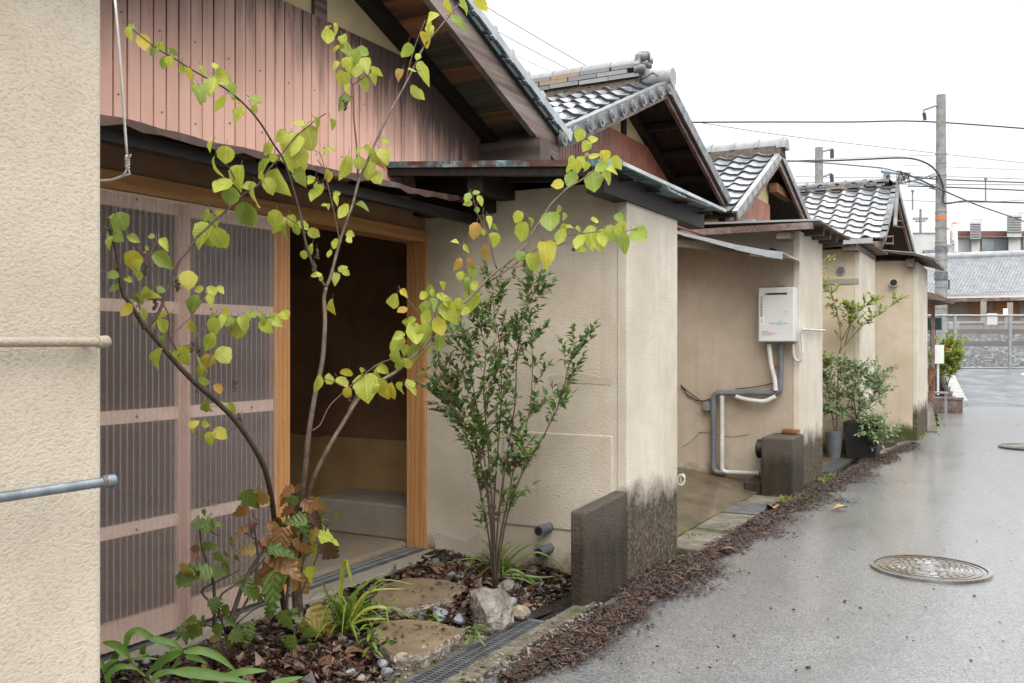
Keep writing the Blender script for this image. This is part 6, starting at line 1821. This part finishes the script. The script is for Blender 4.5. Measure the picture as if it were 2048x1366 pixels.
# ------------------------------------------------------------------ the yard beyond the heater wall and the far end
plb = P(1722, 906, 10.55); plb.z = 0
pot = thing('planter_box', (plb.x, plb.y + .15, 0), 'tall black square planter between the far extensions', 'planter')
b = MB()
c = Vector((plb.x, plb.y + .15, 0))
b.hexa([c + Vector(q) for q in ((-.16, -.16, 0), (.16, -.16, 0), (.16, .16, 0), (-.16, .16, 0), (-.19, -.19, .42), (.19, -.19, .42), (.19, .19, .42), (-.19, .19, .42))]); b.build('box', M['black'], pot, bevel=.01)
b = MB(); b.box(c.x - .15, c.x + .15, c.y - .15, c.y + .15, .36, .425); b.build('potting_soil', M['soil'], pot)
bush = thing('potted_bush', (c.x, c.y, .42), 'pale grey-green bush spilling over the black planter', 'shrub')
rb = RND(91); fb = MB()
bd = (c - Vector((0, 0, HC))).dot(FV)
bst = [[(1715, 840), (1700, 800), (1690, 760), (1685, 730)], [(1715, 840), (1725, 790), (1745, 760), (1765, 745)], [(1712, 842), (1680, 810), (1660, 780), (1650, 750)], [(1716, 842), (1740, 810), (1755, 790), (1760, 770)], [(1714, 842), (1710, 790), (1715, 750), (1722, 735)], [(1712, 842), (1690, 830), (1665, 825), (1655, 815)], [(1716, 842), (1745, 835), (1758, 850), (1765, 868)], [(1716, 842), (1738, 850), (1745, 870)]]
grow(bush, bst, bd - .12, rb, fb, M['bark_dark'], .006, 48, .048, .014, .22, 4, .15, (.06, .20), .4)
o = fb.build('foliage', [M['bush_pale'], M['bush_pale'], M['bush_green'], M['bush_green']], bush); o['kind'] = 'stuff'
sap = thing('yard_sapling', P(1672, 890, bd - .02) * 1.0, 'slender lime-green sapling rising behind the potted bush', 'tree')
fb = MB()
bst = [[(1672, 890), (1680, 720), (1690, 690), (1730, 650), (1765, 625), (1800, 598)], [(1672, 890), (1678, 720), (1684, 690), (1680, 640), (1665, 600), (1648, 565)], [(1690, 690), (1700, 660), (1712, 630), (1750, 598)], [(1684, 680), (1698, 650), (1700, 615)], [(1672, 880), (1655, 760), (1650, 720)]]
grow(sap, bst, bd - .02, rb, fb, M['bark_mid'], .008, 26, .050, .015, .1, 3, .45, (.05, .14), .5)
small = [(1650, 517), (1660, 512), (1668, 516), (1655, 536), (1645, 548)]
for (x, y) in small:
    for k in range(5): small_leaf(fb, P(x + rb.uniform(-5, 5), y + rb.uniform(-4, 4), bd - .1), Vector((rb.uniform(-1, 1), rb.uniform(-1, 1), rb.uniform(-.5, .5))), Vector((0, -.4, 1)), .05, .014, k % 3)
b = MB(); b.tube([P(x, y, bd - .1) for x, y in ((1640, 545), (1655, 530), (1672, 514))], .003, 5); b.build('twig', M['bark_mid'], sap)
o = fb.build('foliage', [M['bush_lime'], M['bush_lime'], M['bush_green']], sap); o['kind'] = 'stuff'
b = MB(); p = P(1668, 880, 10.7); p.z = 0
b.tube([p, p + ZV * .16, p + ZV * .30, p + ZV * .31], [.07, .09, .10, .085], 14)
tag(b.build('blue_pot', M['pvc_grey'], None, smooth=True, angle=40), 'slate-blue flower pot behind the bush foliage', 'pot')

# leaning rusty sheets, plant boxes and the sign by the lane's end
for k, (pts, d, lab) in enumerate((([(1858, 728), (1872, 738), (1866, 790), (1858, 808)], 15.2, 'rusty brown sheet leaning at the last stucco corner'), ([(1857, 740), (1868, 746), (1861, 766), (1857, 770)], 15.0, 'smaller rusty plate propped on the last corner'))):
    b = MB(); q = [P(x, y, d) for x, y in pts]; b.prism(q, FV * .02); tag(b.build('rusty_sheet', M['rust'], None), lab, 'metal sheet', 'rusty sheets at the lane end')
b = MB(); q = [P(x, y, 16.2) for x, y in ((1853, 583), (1880, 590), (1912, 606), (1905, 608), (1876, 600), (1853, 597))]
b.prism(q, FV * 1.2); tag(b.build('lean_to_roof', M['old_wood_x'], None), 'weathered little board roof jutting past the last house', 'roof')
b = MB(); q0 = P(1866, 600, 16.6); b.box(q0.x - .03, q0.x + .03, q0.y - .03, q0.y + .03, 0, q0.z); tag(b.build('lean_to_post', M['old_wood'], None), 'timber post under the little board roof', 'post')
b = MB(); q = [P(x, y, 17.5) for x, y in ((1864, 690), (1888, 690), (1888, 727), (1864, 727))]; b.prism(q, FV * .02); b.tube([P(1876, 727, 17.6), P(1876, 790, 17.6)], .02, 6)
tag(b.build('notice_board', M['white_paint'], None), 'small white board standing by the fence-end flowers', 'sign')
fl = thing('flower_clump', P(1893, 775, 18.0), 'yellow-green flowering clump in pots by the fence end', 'plant')
fb = MB()
bst = [[(1893, 770), (1885, 730), (1880, 700)], [(1893, 770), (1895, 720), (1893, 690)], [(1895, 770), (1905, 720), (1910, 690)], [(1895, 770), (1910, 730), (1918, 700)], [(1890, 770), (1878, 740), (1872, 720)], [(1895, 770), (1902, 740), (1906, 715)]]
grow(fl, bst, 18.0, rb, fb, M['grass1'], .008, 20, .10, .022, .2, 3, .2, (.10, .3), .6)
for k in range(8):
    small_leaf(fb, P(1915 + rb.uniform(-5, 5), 722 + rb.uniform(-8, 6), 17.9), Vector((0, 0, 1)), -FV, .08, .03, 3)
for k in range(14):
    small_leaf(fb, P(1893 + rb.uniform(-14, 14), 700 + rb.uniform(-10, 12), 17.9), Vector((0, 0, 1)), -FV, .07, .03, 4)
o = fb.build('foliage', [M['bush_lime'], M['grass1'], M['bush_lime'], M['red_cap'], M['orange_band']], fl); o['kind'] = 'stuff'
b = MB()
p = P(1893, 790, 17.9)
b.box(p.x - .28, p.x + .28, p.y - .1, p.y + .1, 0, .28); b.box(p.x - .30, p.x + .30, p.y - .12, p.y + .12, .25, .29)
tag(b.build('plant_trough', M['old_wood'], None), 'low dark trough under the yellow-green flowers', 'planter')
b = MB(); p = P(1872, 765, 17.2)
b.box(p.x - .15, p.x + .2, p.y - .1, p.y + .15, .40, .43); b.box(p.x - .14, p.x - .11, p.y - .09, p.y - .06, 0, .4); b.box(p.x + .15, p.x + .18, p.y - .09, p.y - .06, 0, .4); b.box(p.x - .14, p.x - .11, p.y + .1, p.y + .13, 0, .4); b.box(p.x + .15, p.x + .18, p.y + .1, p.y + .13, 0, .4)
tag(b.build('plant_stand', M['galv'], None), 'rough low stand beside the flower trough', 'stand')
for k, (x, y, d, s) in enumerate(((1866, 648, 18.5, .16),)):
    b = MB(); q = P(x, y, d); b.box(q.x - s, q.x + s, q.y - s, q.y + s, q.z - .12, q.z + .12); b.box(q.x - s * .3, q.x + s * .3, q.y - .02, q.y + .02, .4, q.z - .12)
    tag(b.build('green_meter_box', M['teal_dark'], None), 'small dark green meter box at the last wall end', 'meter box')

# ---- chain-link fence along the railway
FD = 24.9
fz0, fz1 = P(0, 738, FD).z, P(0, 631, FD).z
fe = thing('chain_link_fence', P(1950, 738, FD), 'galvanised chain-link fence along the railway', 'fence')
def FL(u, z, dd=0.0):       # u metres to the right of the camera axis at fence depth
    q = FV * (FD + dd) + RV * u
    return Vector((q.x, q.y, z))
def ux(x, d=FD): return (x - CX) / FPX * d
posts = [ux(1800), ux(1910), ux(2020), ux(2130), ux(2240)]
for u in posts:
    b = MB(); b.tube([FL(u, fz0 - .3), FL(u, fz1 + .01)], .042, 10); b.build('post', M['galv'], fe, smooth=True, angle=50)
b = MB(); b.tube([FL(ux(1770), fz1), FL(ux(2260), fz1)], .028, 8); b.build('rail', M['galv'], fe, smooth=True, angle=50)
b = MB(); b.tube([FL(ux(1770), fz0 + .03), FL(ux(2260), fz0 + .03)], .02, 8); b.build('rail', M['galv'], fe, smooth=True, angle=50)
b = MB(); hgt = fz1 - fz0 - .05; u = ux(1770) - hgt
while u < ux(2260):
    b.tube([FL(u, fz0 + .03, .03), FL(u + hgt, fz1, .03)], .0035, 3, cap=False); b.tube([FL(u + hgt, fz0 + .03, .034), FL(u, fz1, .034)], .0035, 3, cap=False)
    u += .075
b.build('wire_mesh', M['galv'], fe)
# ---- railway: bank of ballast, two tracks
def RB(u, d, z):
    q = FV * d + RV * u
    return Vector((q.x, q.y, z))
U0, U1 = ux(1500, 25), ux(2500, 25)
b = MB()
prof = [(24.7, .62), (25.2, .68), (27.6, 1.18), (30.3, 1.22), (31.0, 1.62), (36, 1.66), (120, 1.5)]
for i in range(len(prof) - 1):
    (d0, z0), (d1, z1) = prof[i], prof[i + 1]
    b.face([RB(U0 - 40, d0, z0), RB(U1 + 40, d0, z0), RB(U1 + 40, d1, z1), RB(U0 - 40, d1, z1)])
b.face([RB(U0 - 40, 24.7, -.5), RB(U1 + 40, 24.7, -.5), RB(U1 + 40, 24.7, .62), RB(U0 - 40, 24.7, .62)])
structure(b.build('railway_bank', M['ballast1']))
def ball(rg):
    d = rg.uniform(25.0, 31.3); u = rg.uniform(ux(1840, d), ux(2060, d))
    return RB(u, d, interp(d, [p_[0] for p_ in prof], [p_[1] for p_ in prof]) + .01)
scatter_chips('ballast', 12000, 15, ball, ['ballast1', 'ballast2', 'ballast3', 'ballast1'], .025, .045, 'grey railway ballast behind the fence', 'ballast', .8)
for k, (d, z, lab) in enumerate(((28.0, 1.26, 'near rail of the near railway track'), (29.4, 1.27, 'far rail of the near railway track'), (31.8, 1.68, 'near rail of the far railway track'), (33.2, 1.71, 'far rail of the far railway track'))):
    t = thing('rail', RB(ux(1950, d), d, z), lab, 'rail', 'railway rails')
    b = MB(); b.hexa([RB(U0, d - .05, z), RB(U1 + 4, d - .05, z), RB(U1 + 4, d + .05, z), RB(U0, d + .05, z), RB(U0, d - .035, z + .14), RB(U1 + 4, d - .035, z + .14), RB(U1 + 4, d + .035, z + .14), RB(U0, d + .035, z + .14)]); b.build('web', M['rail_rust'], t)
    b = MB(); b.hexa([RB(U0, d - .036, z + .141), RB(U1 + 4, d - .036, z + .141), RB(U1 + 4, d + .036, z + .141), RB(U0, d + .036, z + .141), RB(U0, d - .036, z + .165), RB(U1 + 4, d - .036, z + .165), RB(U1 + 4, d + .036, z + .165), RB(U0, d + .036, z + .165)]); b.build('rail_head', M['rail_top'], t)
# ---- station house with its boarded windows
SD = 46.0
st = thing('station_building', RB(ux(1980, SD), SD, 1.4), 'long low station building with grey tiled roof and boarded windows', 'building')
def SP(x, y, d=SD): return P(x, y, d)
xl, xr = 1790, 2300
b = MB(); b.hexa([RB(ux(xl, SD), SD, 1.3), RB(ux(xr, SD), SD, 1.3), RB(ux(xr, SD), SD + 5, 1.3), RB(ux(xl, SD), SD + 5, 1.3)] + [RB(ux(xl, SD), SD, P(0, 596, SD).z), RB(ux(xr, SD), SD, P(0, 596, SD).z), RB(ux(xr, SD), SD + 5, P(0, 596, SD).z), RB(ux(xl, SD), SD + 5, P(0, 596, SD).z)])
b.build('wall', M['station_wall'], st)
ze, zt_ = P(0, 592, SD - 1.2).z, P(0, 521, SD + 2.5).z
b = MB(); b.hexa([RB(ux(xl, SD), SD - 1.2, ze - .16), RB(ux(xr, SD), SD - 1.2, ze + .09), RB(ux(xr, SD), SD - .9, ze + .09), RB(ux(xl, SD), SD - .9, ze - .16), RB(ux(xl, SD), SD - 1.2, ze), RB(ux(xr, SD), SD - 1.2, ze + .25), RB(ux(xr, SD), SD - .9, ze + .25), RB(ux(xl, SD), SD - .9, ze)])
b.build('eave_fascia', M['white_paint'], st)
b = MB(); b.hexa([RB(ux(xl, SD), SD - 1.25, ze - .33), RB(ux(xr, SD), SD - 1.25, ze - .08), RB(ux(xr, SD), SD, ze - .08), RB(ux(xl, SD), SD, ze - .33), RB(ux(xl, SD), SD - 1.25, ze - .19), RB(ux(xr, SD), SD - 1.25, ze + .06), RB(ux(xr, SD), SD, ze + .06), RB(ux(xl, SD), SD, ze - .19)])
b.build('eave_board', M['old_wood'], st)
# tiled roof: wavy rows with lips
b = MB(); rows, cols, seg = 17, 74, 5
for r in range(rows):
    v0, v1 = r / rows, (r + 1) / rows
    for c_ in range(cols * seg):
        def rp(cc, v, lift):
            u = ux(xl, SD) + (ux(xr, SD) - ux(xl, SD)) * cc / (cols * seg)
            tilt = .45 * (u - ux(xl, SD)) / (ux(xr, SD) - ux(xl, SD))
            return RB(u, SD - 1.3 + 3.8 * v, ze + tilt + (zt_ - ze) * v + .045 * math.sin(cc / seg * 6.283) + lift)
        b.face([rp(c_, v0, .05), rp(c_ + 1, v0, .05), rp(c_ + 1, v1, 0), rp(c_, v1, 0)])
        b.face([rp(c_, v0, -.02), rp(c_ + 1, v0, -.02), rp(c_ + 1, v0, .05), rp(c_, v0, .05)])
b.build('tiled_roof', M['station_tile'], st)
b = MB(); b.tube([RB(ux(xl, SD), SD + 2.5, zt_ + .05), RB(ux(xr, SD), SD + 2.5, zt_ + .5)], .22, 10); b.build('ridge', M['station_tile'], st, smooth=True)
for (x0, x1, y0, y1) in ((1938, 1972, 598, 640), (1988, 2036, 604, 640), (1850, 1872, 608, 632)):
    a, c_ = SP(x0, y0), SP(x1, y1)
    b = MB(); b.hexa([SP(x0, y1, SD - .06), SP(x1, y1, SD - .06), SP(x1, y1, SD + .02), SP(x0, y1, SD + .02), SP(x0, y0, SD - .06), SP(x1, y0, SD - .06), SP(x1, y0, SD + .02), SP(x0, y0, SD + .02)]); b.build('window_board', M['board_orange'], st)
    b = MB(); b.hexa([SP(x1, y1, SD - .1), SP(x1 + 4, y1, SD - .1), SP(x1 + 4, y1, SD), SP(x1, y1, SD), SP(x1, y0, SD - .1), SP(x1 + 4, y0, SD - .1), SP(x1 + 4, y0, SD), SP(x1, y0, SD)]); b.build('window_frame', M['old_wood'], st)
q = SP(2007, 595); b = MB(); b.tube([q, q - FV * .3], .12, 10); b.build('lamp', M['galv'], st)
# platform-side cabinets and rail
for k, (x0, x1, y0, y1, d, mt, lab) in enumerate(((1974, 1995, 627, 650, 40, 'heater', 'pale grey trackside cabinet on a post'), (2006, 2016, 617, 630, 40, 'white_paint', 'small white box in front of the boarded window'), (1898, 1918, 645, 662, 39, 'galv', 'grey trackside box near the pole foot'))):
    t = thing('trackside_cabinet', P((x0 + x1) / 2, y1 + 20, d), lab, 'cabinet', 'trackside cabinets')
    b = MB(); b.hexa([P(x0, y1, d), P(x1, y1, d), P(x1, y1, d + .4), P(x0, y1, d + .4), P(x0, y0, d), P(x1, y0, d), P(x1, y0, d + .4), P(x0, y0, d + .4)]); b.build('cabinet', M[mt], t, bevel=.02)
    xm = (x0 + x1) / 2
    q = P(xm, y1, d + .2); b = MB(); b.tube([(q.x, q.y, 1.38), (q.x, q.y, q.z)], .05, 6); b.build('leg', M['galv'], t)
for k, (x0, x1, lab) in enumerate(((1890, 1967, 'pipe handrail left of the pale cabinet'), (1995, 2120, 'pipe handrail right of the pale cabinet'))):
    t = thing('handrail', P(x0, 680, 41), lab, 'railing', 'trackside handrails')
    b = MB(); b.tube([P(x0, 647, 41), P(x1, 646, 41)], .07, 8); b.build('rail', M['dull_galv'], t, smooth=True, angle=50)
    for x in (x0, x1):
        q = P(x, 647, 41); b = MB(); b.tube([(q.x, q.y, 1.38), q], .06, 8); b.build('post', M['dull_galv'], t, smooth=True, angle=50)
for k, (x, y0) in enumerate(((1967, 603), (2020, 605))):
    q = P(x, y0, 42); b = MB(); b.box(q.x - .12, q.x + .12, q.y - .05, q.y + .05, 1.38, q.z)
    tag(b.build('marker_post', M['concrete_pale'], None), ['pale post between the boarded windows', 'pale post in front of the right boarded window'][k], 'post', 'trackside posts')
# ---- white concrete building behind
WD = 62.0
wb = thing('white_building', RB(ux(1950, WD), WD, 1.4), 'white flat-roofed building with roof ducts behind the station', 'building')
def WBX(name, x0, x1, y0, y1, d, th, mt, parent=None):
    b = MB(); b.hexa([P(x0, y1, d), P(x1, y1, d), P(x1, y1, d + th), P(x0, y1, d + th), P(x0, y0, d), P(x1, y0, d), P(x1, y0, d + th), P(x0, y0, d + th)])
    return b.build(name, M[mt], parent or wb)
WBX('wall', 1825, 1900, 466, 660, WD, 8, 'white_wall'); WBX('wall', 1900.2, 2300, 474, 660, WD + .6, 8, 'white_wall')
WBX('parapet', 1901, 2300, 462, 473.6, WD + .3, 1, 'red_brown'); WBX('parapet', 1825, 1900, 464, 465.8, WD - .1, 8, 'white_wall')
for (x0, x1, y0, y1, dd) in ((1848, 1871, 502, 524, WD), (1964, 2016, 477, 514, WD + .6), (2046, 2090, 477, 514, WD + .6)):
    w_ = WBX('window', x0 - 1.5, x1 + 1.5, y0 - 1.5, y1 + 1.5, dd - .12, .2, 'zinc_dark')
    WBX('pane', x0, (x0 + x1) / 2 - .5, y0, y1, dd - .16, .1, 'window_glass', w_); WBX('pane', (x0 + x1) / 2 + .5, x1, y0, y1, dd - .16, .1, 'window_glass', w_)
for (x0, x1, y0, ym, y1) in ((1940, 1962, 438, 478, 505), (2014, 2043, 424, 474, 506)):
    dct = WBX('roof_duct', x0, x1, y0 + 6, ym, WD - .9, 1.4, 'white_wall'); WBX('duct_lower', x0 + 3, x1 - 3, ym + .2, y1, WD - .5, 1.0, 'white_wall', dct); WBX('duct_top', x0 + 2, x1 + 3, y0, y0 + 5.8, WD - .6, 1.8, 'white_wall', dct)
    for k in range(7): WBX('duct_rib', x0 - .6, x1 + .6, y0 + 9 + k * 5, y0 + 10 + k * 5, WD - 1.0, .1, 'galv', dct)
for k, (x, y0, y1, r) in enumerate(((1895, 460, 490, 5), (1909, 448, 482, 6))):
    t = thing('beacon_lamp', P(x, 505, 55), ['left white cylinder with red cap beside the pole', 'right white cylinder with red cap beside the pole'][k], 'lamp', 'capped cylinders by the pole')
    b = MB(); b.tube([P(x, y1, 55), P(x, y0, 55)], r * 55 / FPX, 12); b.build('cylinder', M['white_paint'], t, smooth=True, angle=50)
    b = MB(); b.tube([P(x, y0, 55), P(x, y0 - 3.5, 55)], [r * 55 / FPX * 1.04, r * 55 / FPX * .5], 12); b.build('cap', M['red_cap'], t, smooth=True, angle=50)
    b = MB(); b.tube([P(x, y1, 55), P(x, y1 + 22, 55)], .09, 8); b.build('stem', M['galv'], t)
ant = thing('roof_antenna', P(1840, 462, 60), 'thin television aerial on the white building roof', 'antenna')
b = MB(); b.tube([P(1841, 466, 60), P(1841, 418, 60)], .07, 6); b.build('mast', M['wire_grey'], ant)
b = MB()
for (x0, x1, y) in ((1826, 1856, 438), (1831, 1851, 443)): b.tube([P(x0, y, 60), P(x1, y - 1, 60)], .05, 5)
for x in range(1828, 1856, 5): b.tube([P(x, 434, 60), P(x, 441, 60)], .03, 5)
b.build('elements', M['wire_grey'], ant)
# ---- utility poles
def pole(x, d, y_top, r0, r1, label, zb=.6):
    q = P(x, y_top, d)
    t = thing('utility_pole', (q.x, q.y, zb), label, 'pole', 'concrete utility poles')
    b = MB(); b.tube([(q.x, q.y, zb - .3), (q.x, q.y, q.z)], [r0, r1], 18); b.build('shaft', M['pole'], t, smooth=True, angle=50)
    return t
PD = 27.0
up = pole(1882, PD, 190, .185, .125, 'tall concrete utility pole with an orange band by the crossing')
def collar(y, hgt, mt, grow_=.012, name='collar'):
    z = P(0, y, PD).z; z2 = P(0, y - hgt, PD).z; q = P(1882, y, PD)
    rr_ = interp(z, [.6, 8.6], [.185, .125]) + grow_
    b = MB(); b.tube([(q.x, q.y, z), (q.x, q.y, z2)], rr_, 18); b.build(name, M[mt], up, smooth=True, angle=50)
collar(441, 9, 'orange_band', .006, 'orange_band')
for y in (309, 327, 350, 352, 424, 456, 485, 495, 499, 506, 520, 548, 575, 617, 640, 664): collar(y, 1.6, 'galv')
collar(560, 16, 'zinc_dark', .02, 'plate'); collar(505, 12, 'zinc_dark', .015, 'plate')
def bar(pts, r, mt, parent, name, d=PD, n=6):
    b = MB(); b.tube([P(x, y, d + (dd[0] if dd else 0)) for x, y, *dd in pts], r, n); return b.build(name, M[mt], parent, smooth=True, angle=50)
bar([(1880, 208), (1847, 220), (1848, 232)], .035, 'galv', up, 'bracket_arm')
bar([(1848, 226), (1850, 240)], .05, 'insulator', up, 'insulator')
bar([(1876, 345), (1840, 358), (1803, 366)], .03, 'galv', up, 'strut'); bar([(1876, 378), (1838, 365), (1820, 362)], .03, 'galv', up, 'strut')
bar([(1872, 350), (1860, 354)], .05, 'pvc_white', up, 'insulator'); bar([(1872, 377), (1860, 374)], .05, 'pvc_white', up, 'insulator')
for y in (307, 427, 458, 487): bar([(1870, y), (1894, y)], .02, 'galv', up, 'step_bolt')
bar([(1893, 500), (1905, 488), (1911, 486)], .03, 'galv', up, 'bracket_arm'); bar([(1911, 480), (1911, 505)], .07, 'white_paint', up, 'insulator')
bar([(1891, 560), (1898, 560), (1898, 578), (1891, 578)], .035, 'zinc_dark', up, 'cable_guard')
bar([(1892, 500), (1892, 610)], .03, 'cable', up, 'riser_cable')
up2 = pole(1638, 42.0, 295, .22, .175, 'far concrete utility pole rising behind the roofs', 1.4)
bar([(1645, 303), (1666, 297)], .05, 'galv', up2, 'bracket_arm', 42); bar([(1664, 300), (1664, 316)], .09, 'insulator', up2, 'insulator', 42)
bar([(1645, 354), (1663, 346)], .05, 'galv', up2, 'bracket_arm', 42); bar([(1663, 349), (1664, 364)], .09, 'insulator', up2, 'insulator', 42)
# ---- overhead lines
def wire(pts, r, mt, label, name='overhead_wire'):
    q = smooth_poly([P(x, y, d) for x, y, d in pts], 5)
    b = MB(); b.tube(q, r, 5, cap=False)
    tag(b.build(name, M[mt], None, smooth=True), label, 'wire', 'overhead lines')
wire([(1340, 245, 24), (1500, 244, 25), (1700, 244, 26), (1850, 243, 27), (2100, 261, 28)], .022, 'cable', 'thick black wire crossing under the pole top bracket')
wire([(1560, 322, 27), (1640, 322, 27), (1720, 319, 27), (1810, 316, 27), (1850, 325, 26.9), (1872, 342, 26.8), (1884, 365, 26.8), (1888, 385, 26.8)], .026, 'cable', 'heavy cable sagging into the tall pole from the left')
wire([(1560, 322, 27), (1640, 319, 27), (1720, 315, 27), (1810, 312, 27), (1876, 310, 27)], .008, 'wire_grey', 'thin messenger wire above the heavy cable')
wire([(1580, 322, 22), (1650, 326, 20), (1720, 332, 18), (1768, 337, 16), (1797, 345, 15)], .014, 'cable', 'service wire running to the farthest house mast')
wire([(1797, 345, 15), (1830, 355, 18), (1880, 378, 22), (1960, 412, 28), (2040, 440, 34), (2100, 466, 38)], .020, 'cable', 'slanting black wire from the house mast to the right')
wire([(1888, 385, 26.8), (1886, 400, 26.8), (1893, 407, 26.8), (1930, 402, 27), (1990, 404, 28), (2100, 407, 30)], .024, 'cable', 'heavy cable leaving the tall pole to the right')
wire([(1830, 353, 27), (1882, 359, 27), (2100, 367, 29)], .02, 'cable', 'upper of two straight black wires right of the pole')
wire([(1815, 372, 27), (1882, 374, 27), (2100, 383, 29)], .02, 'cable', 'lower of two straight black wires right of the pole')
wire([(1405, 246, 30), (1600, 275, 34), (1870, 306, 40), (2100, 332, 44)], .014, 'wire_grey', 'very thin slanting wire behind the pole top')
wire([(1590, 353, 44), (1720, 355, 44), (1880, 353, 44), (2100, 360, 44)], .016, 'wire_grey', 'thin catenary wire over the railway, upper')
wire([(1590, 366, 42), (1680, 365, 42), (1800, 368, 42), (2100, 370, 42)], .02, 'wire_grey', 'thin catenary wire over the railway, lower')
wire([(1800, 400, 44), (1950, 405, 44), (2100, 396, 44)], .014, 'wire_grey', 'faint contact wire above the station roof')
wire([(1800, 330, 46), (1950, 336, 46), (2100, 342, 46)], .012, 'wire_grey', 'faint feeder wire right of the pole')
wire([(900, -40, 16), (980, 18, 17), (1080, 78, 18), (1180, 136, 19), (1260, 180, 20)], .009, 'wire_grey', 'uppermost thin wire left of the stacked ridge')
wire([(900, 10, 16), (975, 52, 17), (1060, 98, 18), (1150, 145, 19), (1200, 170, 20)], .008, 'wire_grey', 'middle thin wire left of the stacked ridge')
wire([(900, 40, 16), (1000, 96, 17), (1060, 124, 18), (1120, 152, 19), (1180, 180, 20)], .006, 'wire_grey', 'lowest thin wire left of the stacked ridge')
for k, (x, y0, y1) in enumerate(((1825, 380, 420), (1971, 356, 402))):
    b = MB(); b.tube([P(x, y0, 44), P(x, y1, 44)], .035, 5); b.tube([P(x, y0, 44), P(x + 1, y0 + 4, 44)], .07, 6)
    tag(b.build('catenary_dropper', M['wire_grey'], None), ['short hanging dropper left of the tall pole', 'short hanging dropper right of the tall pole'][k], 'wire', 'overhead lines')
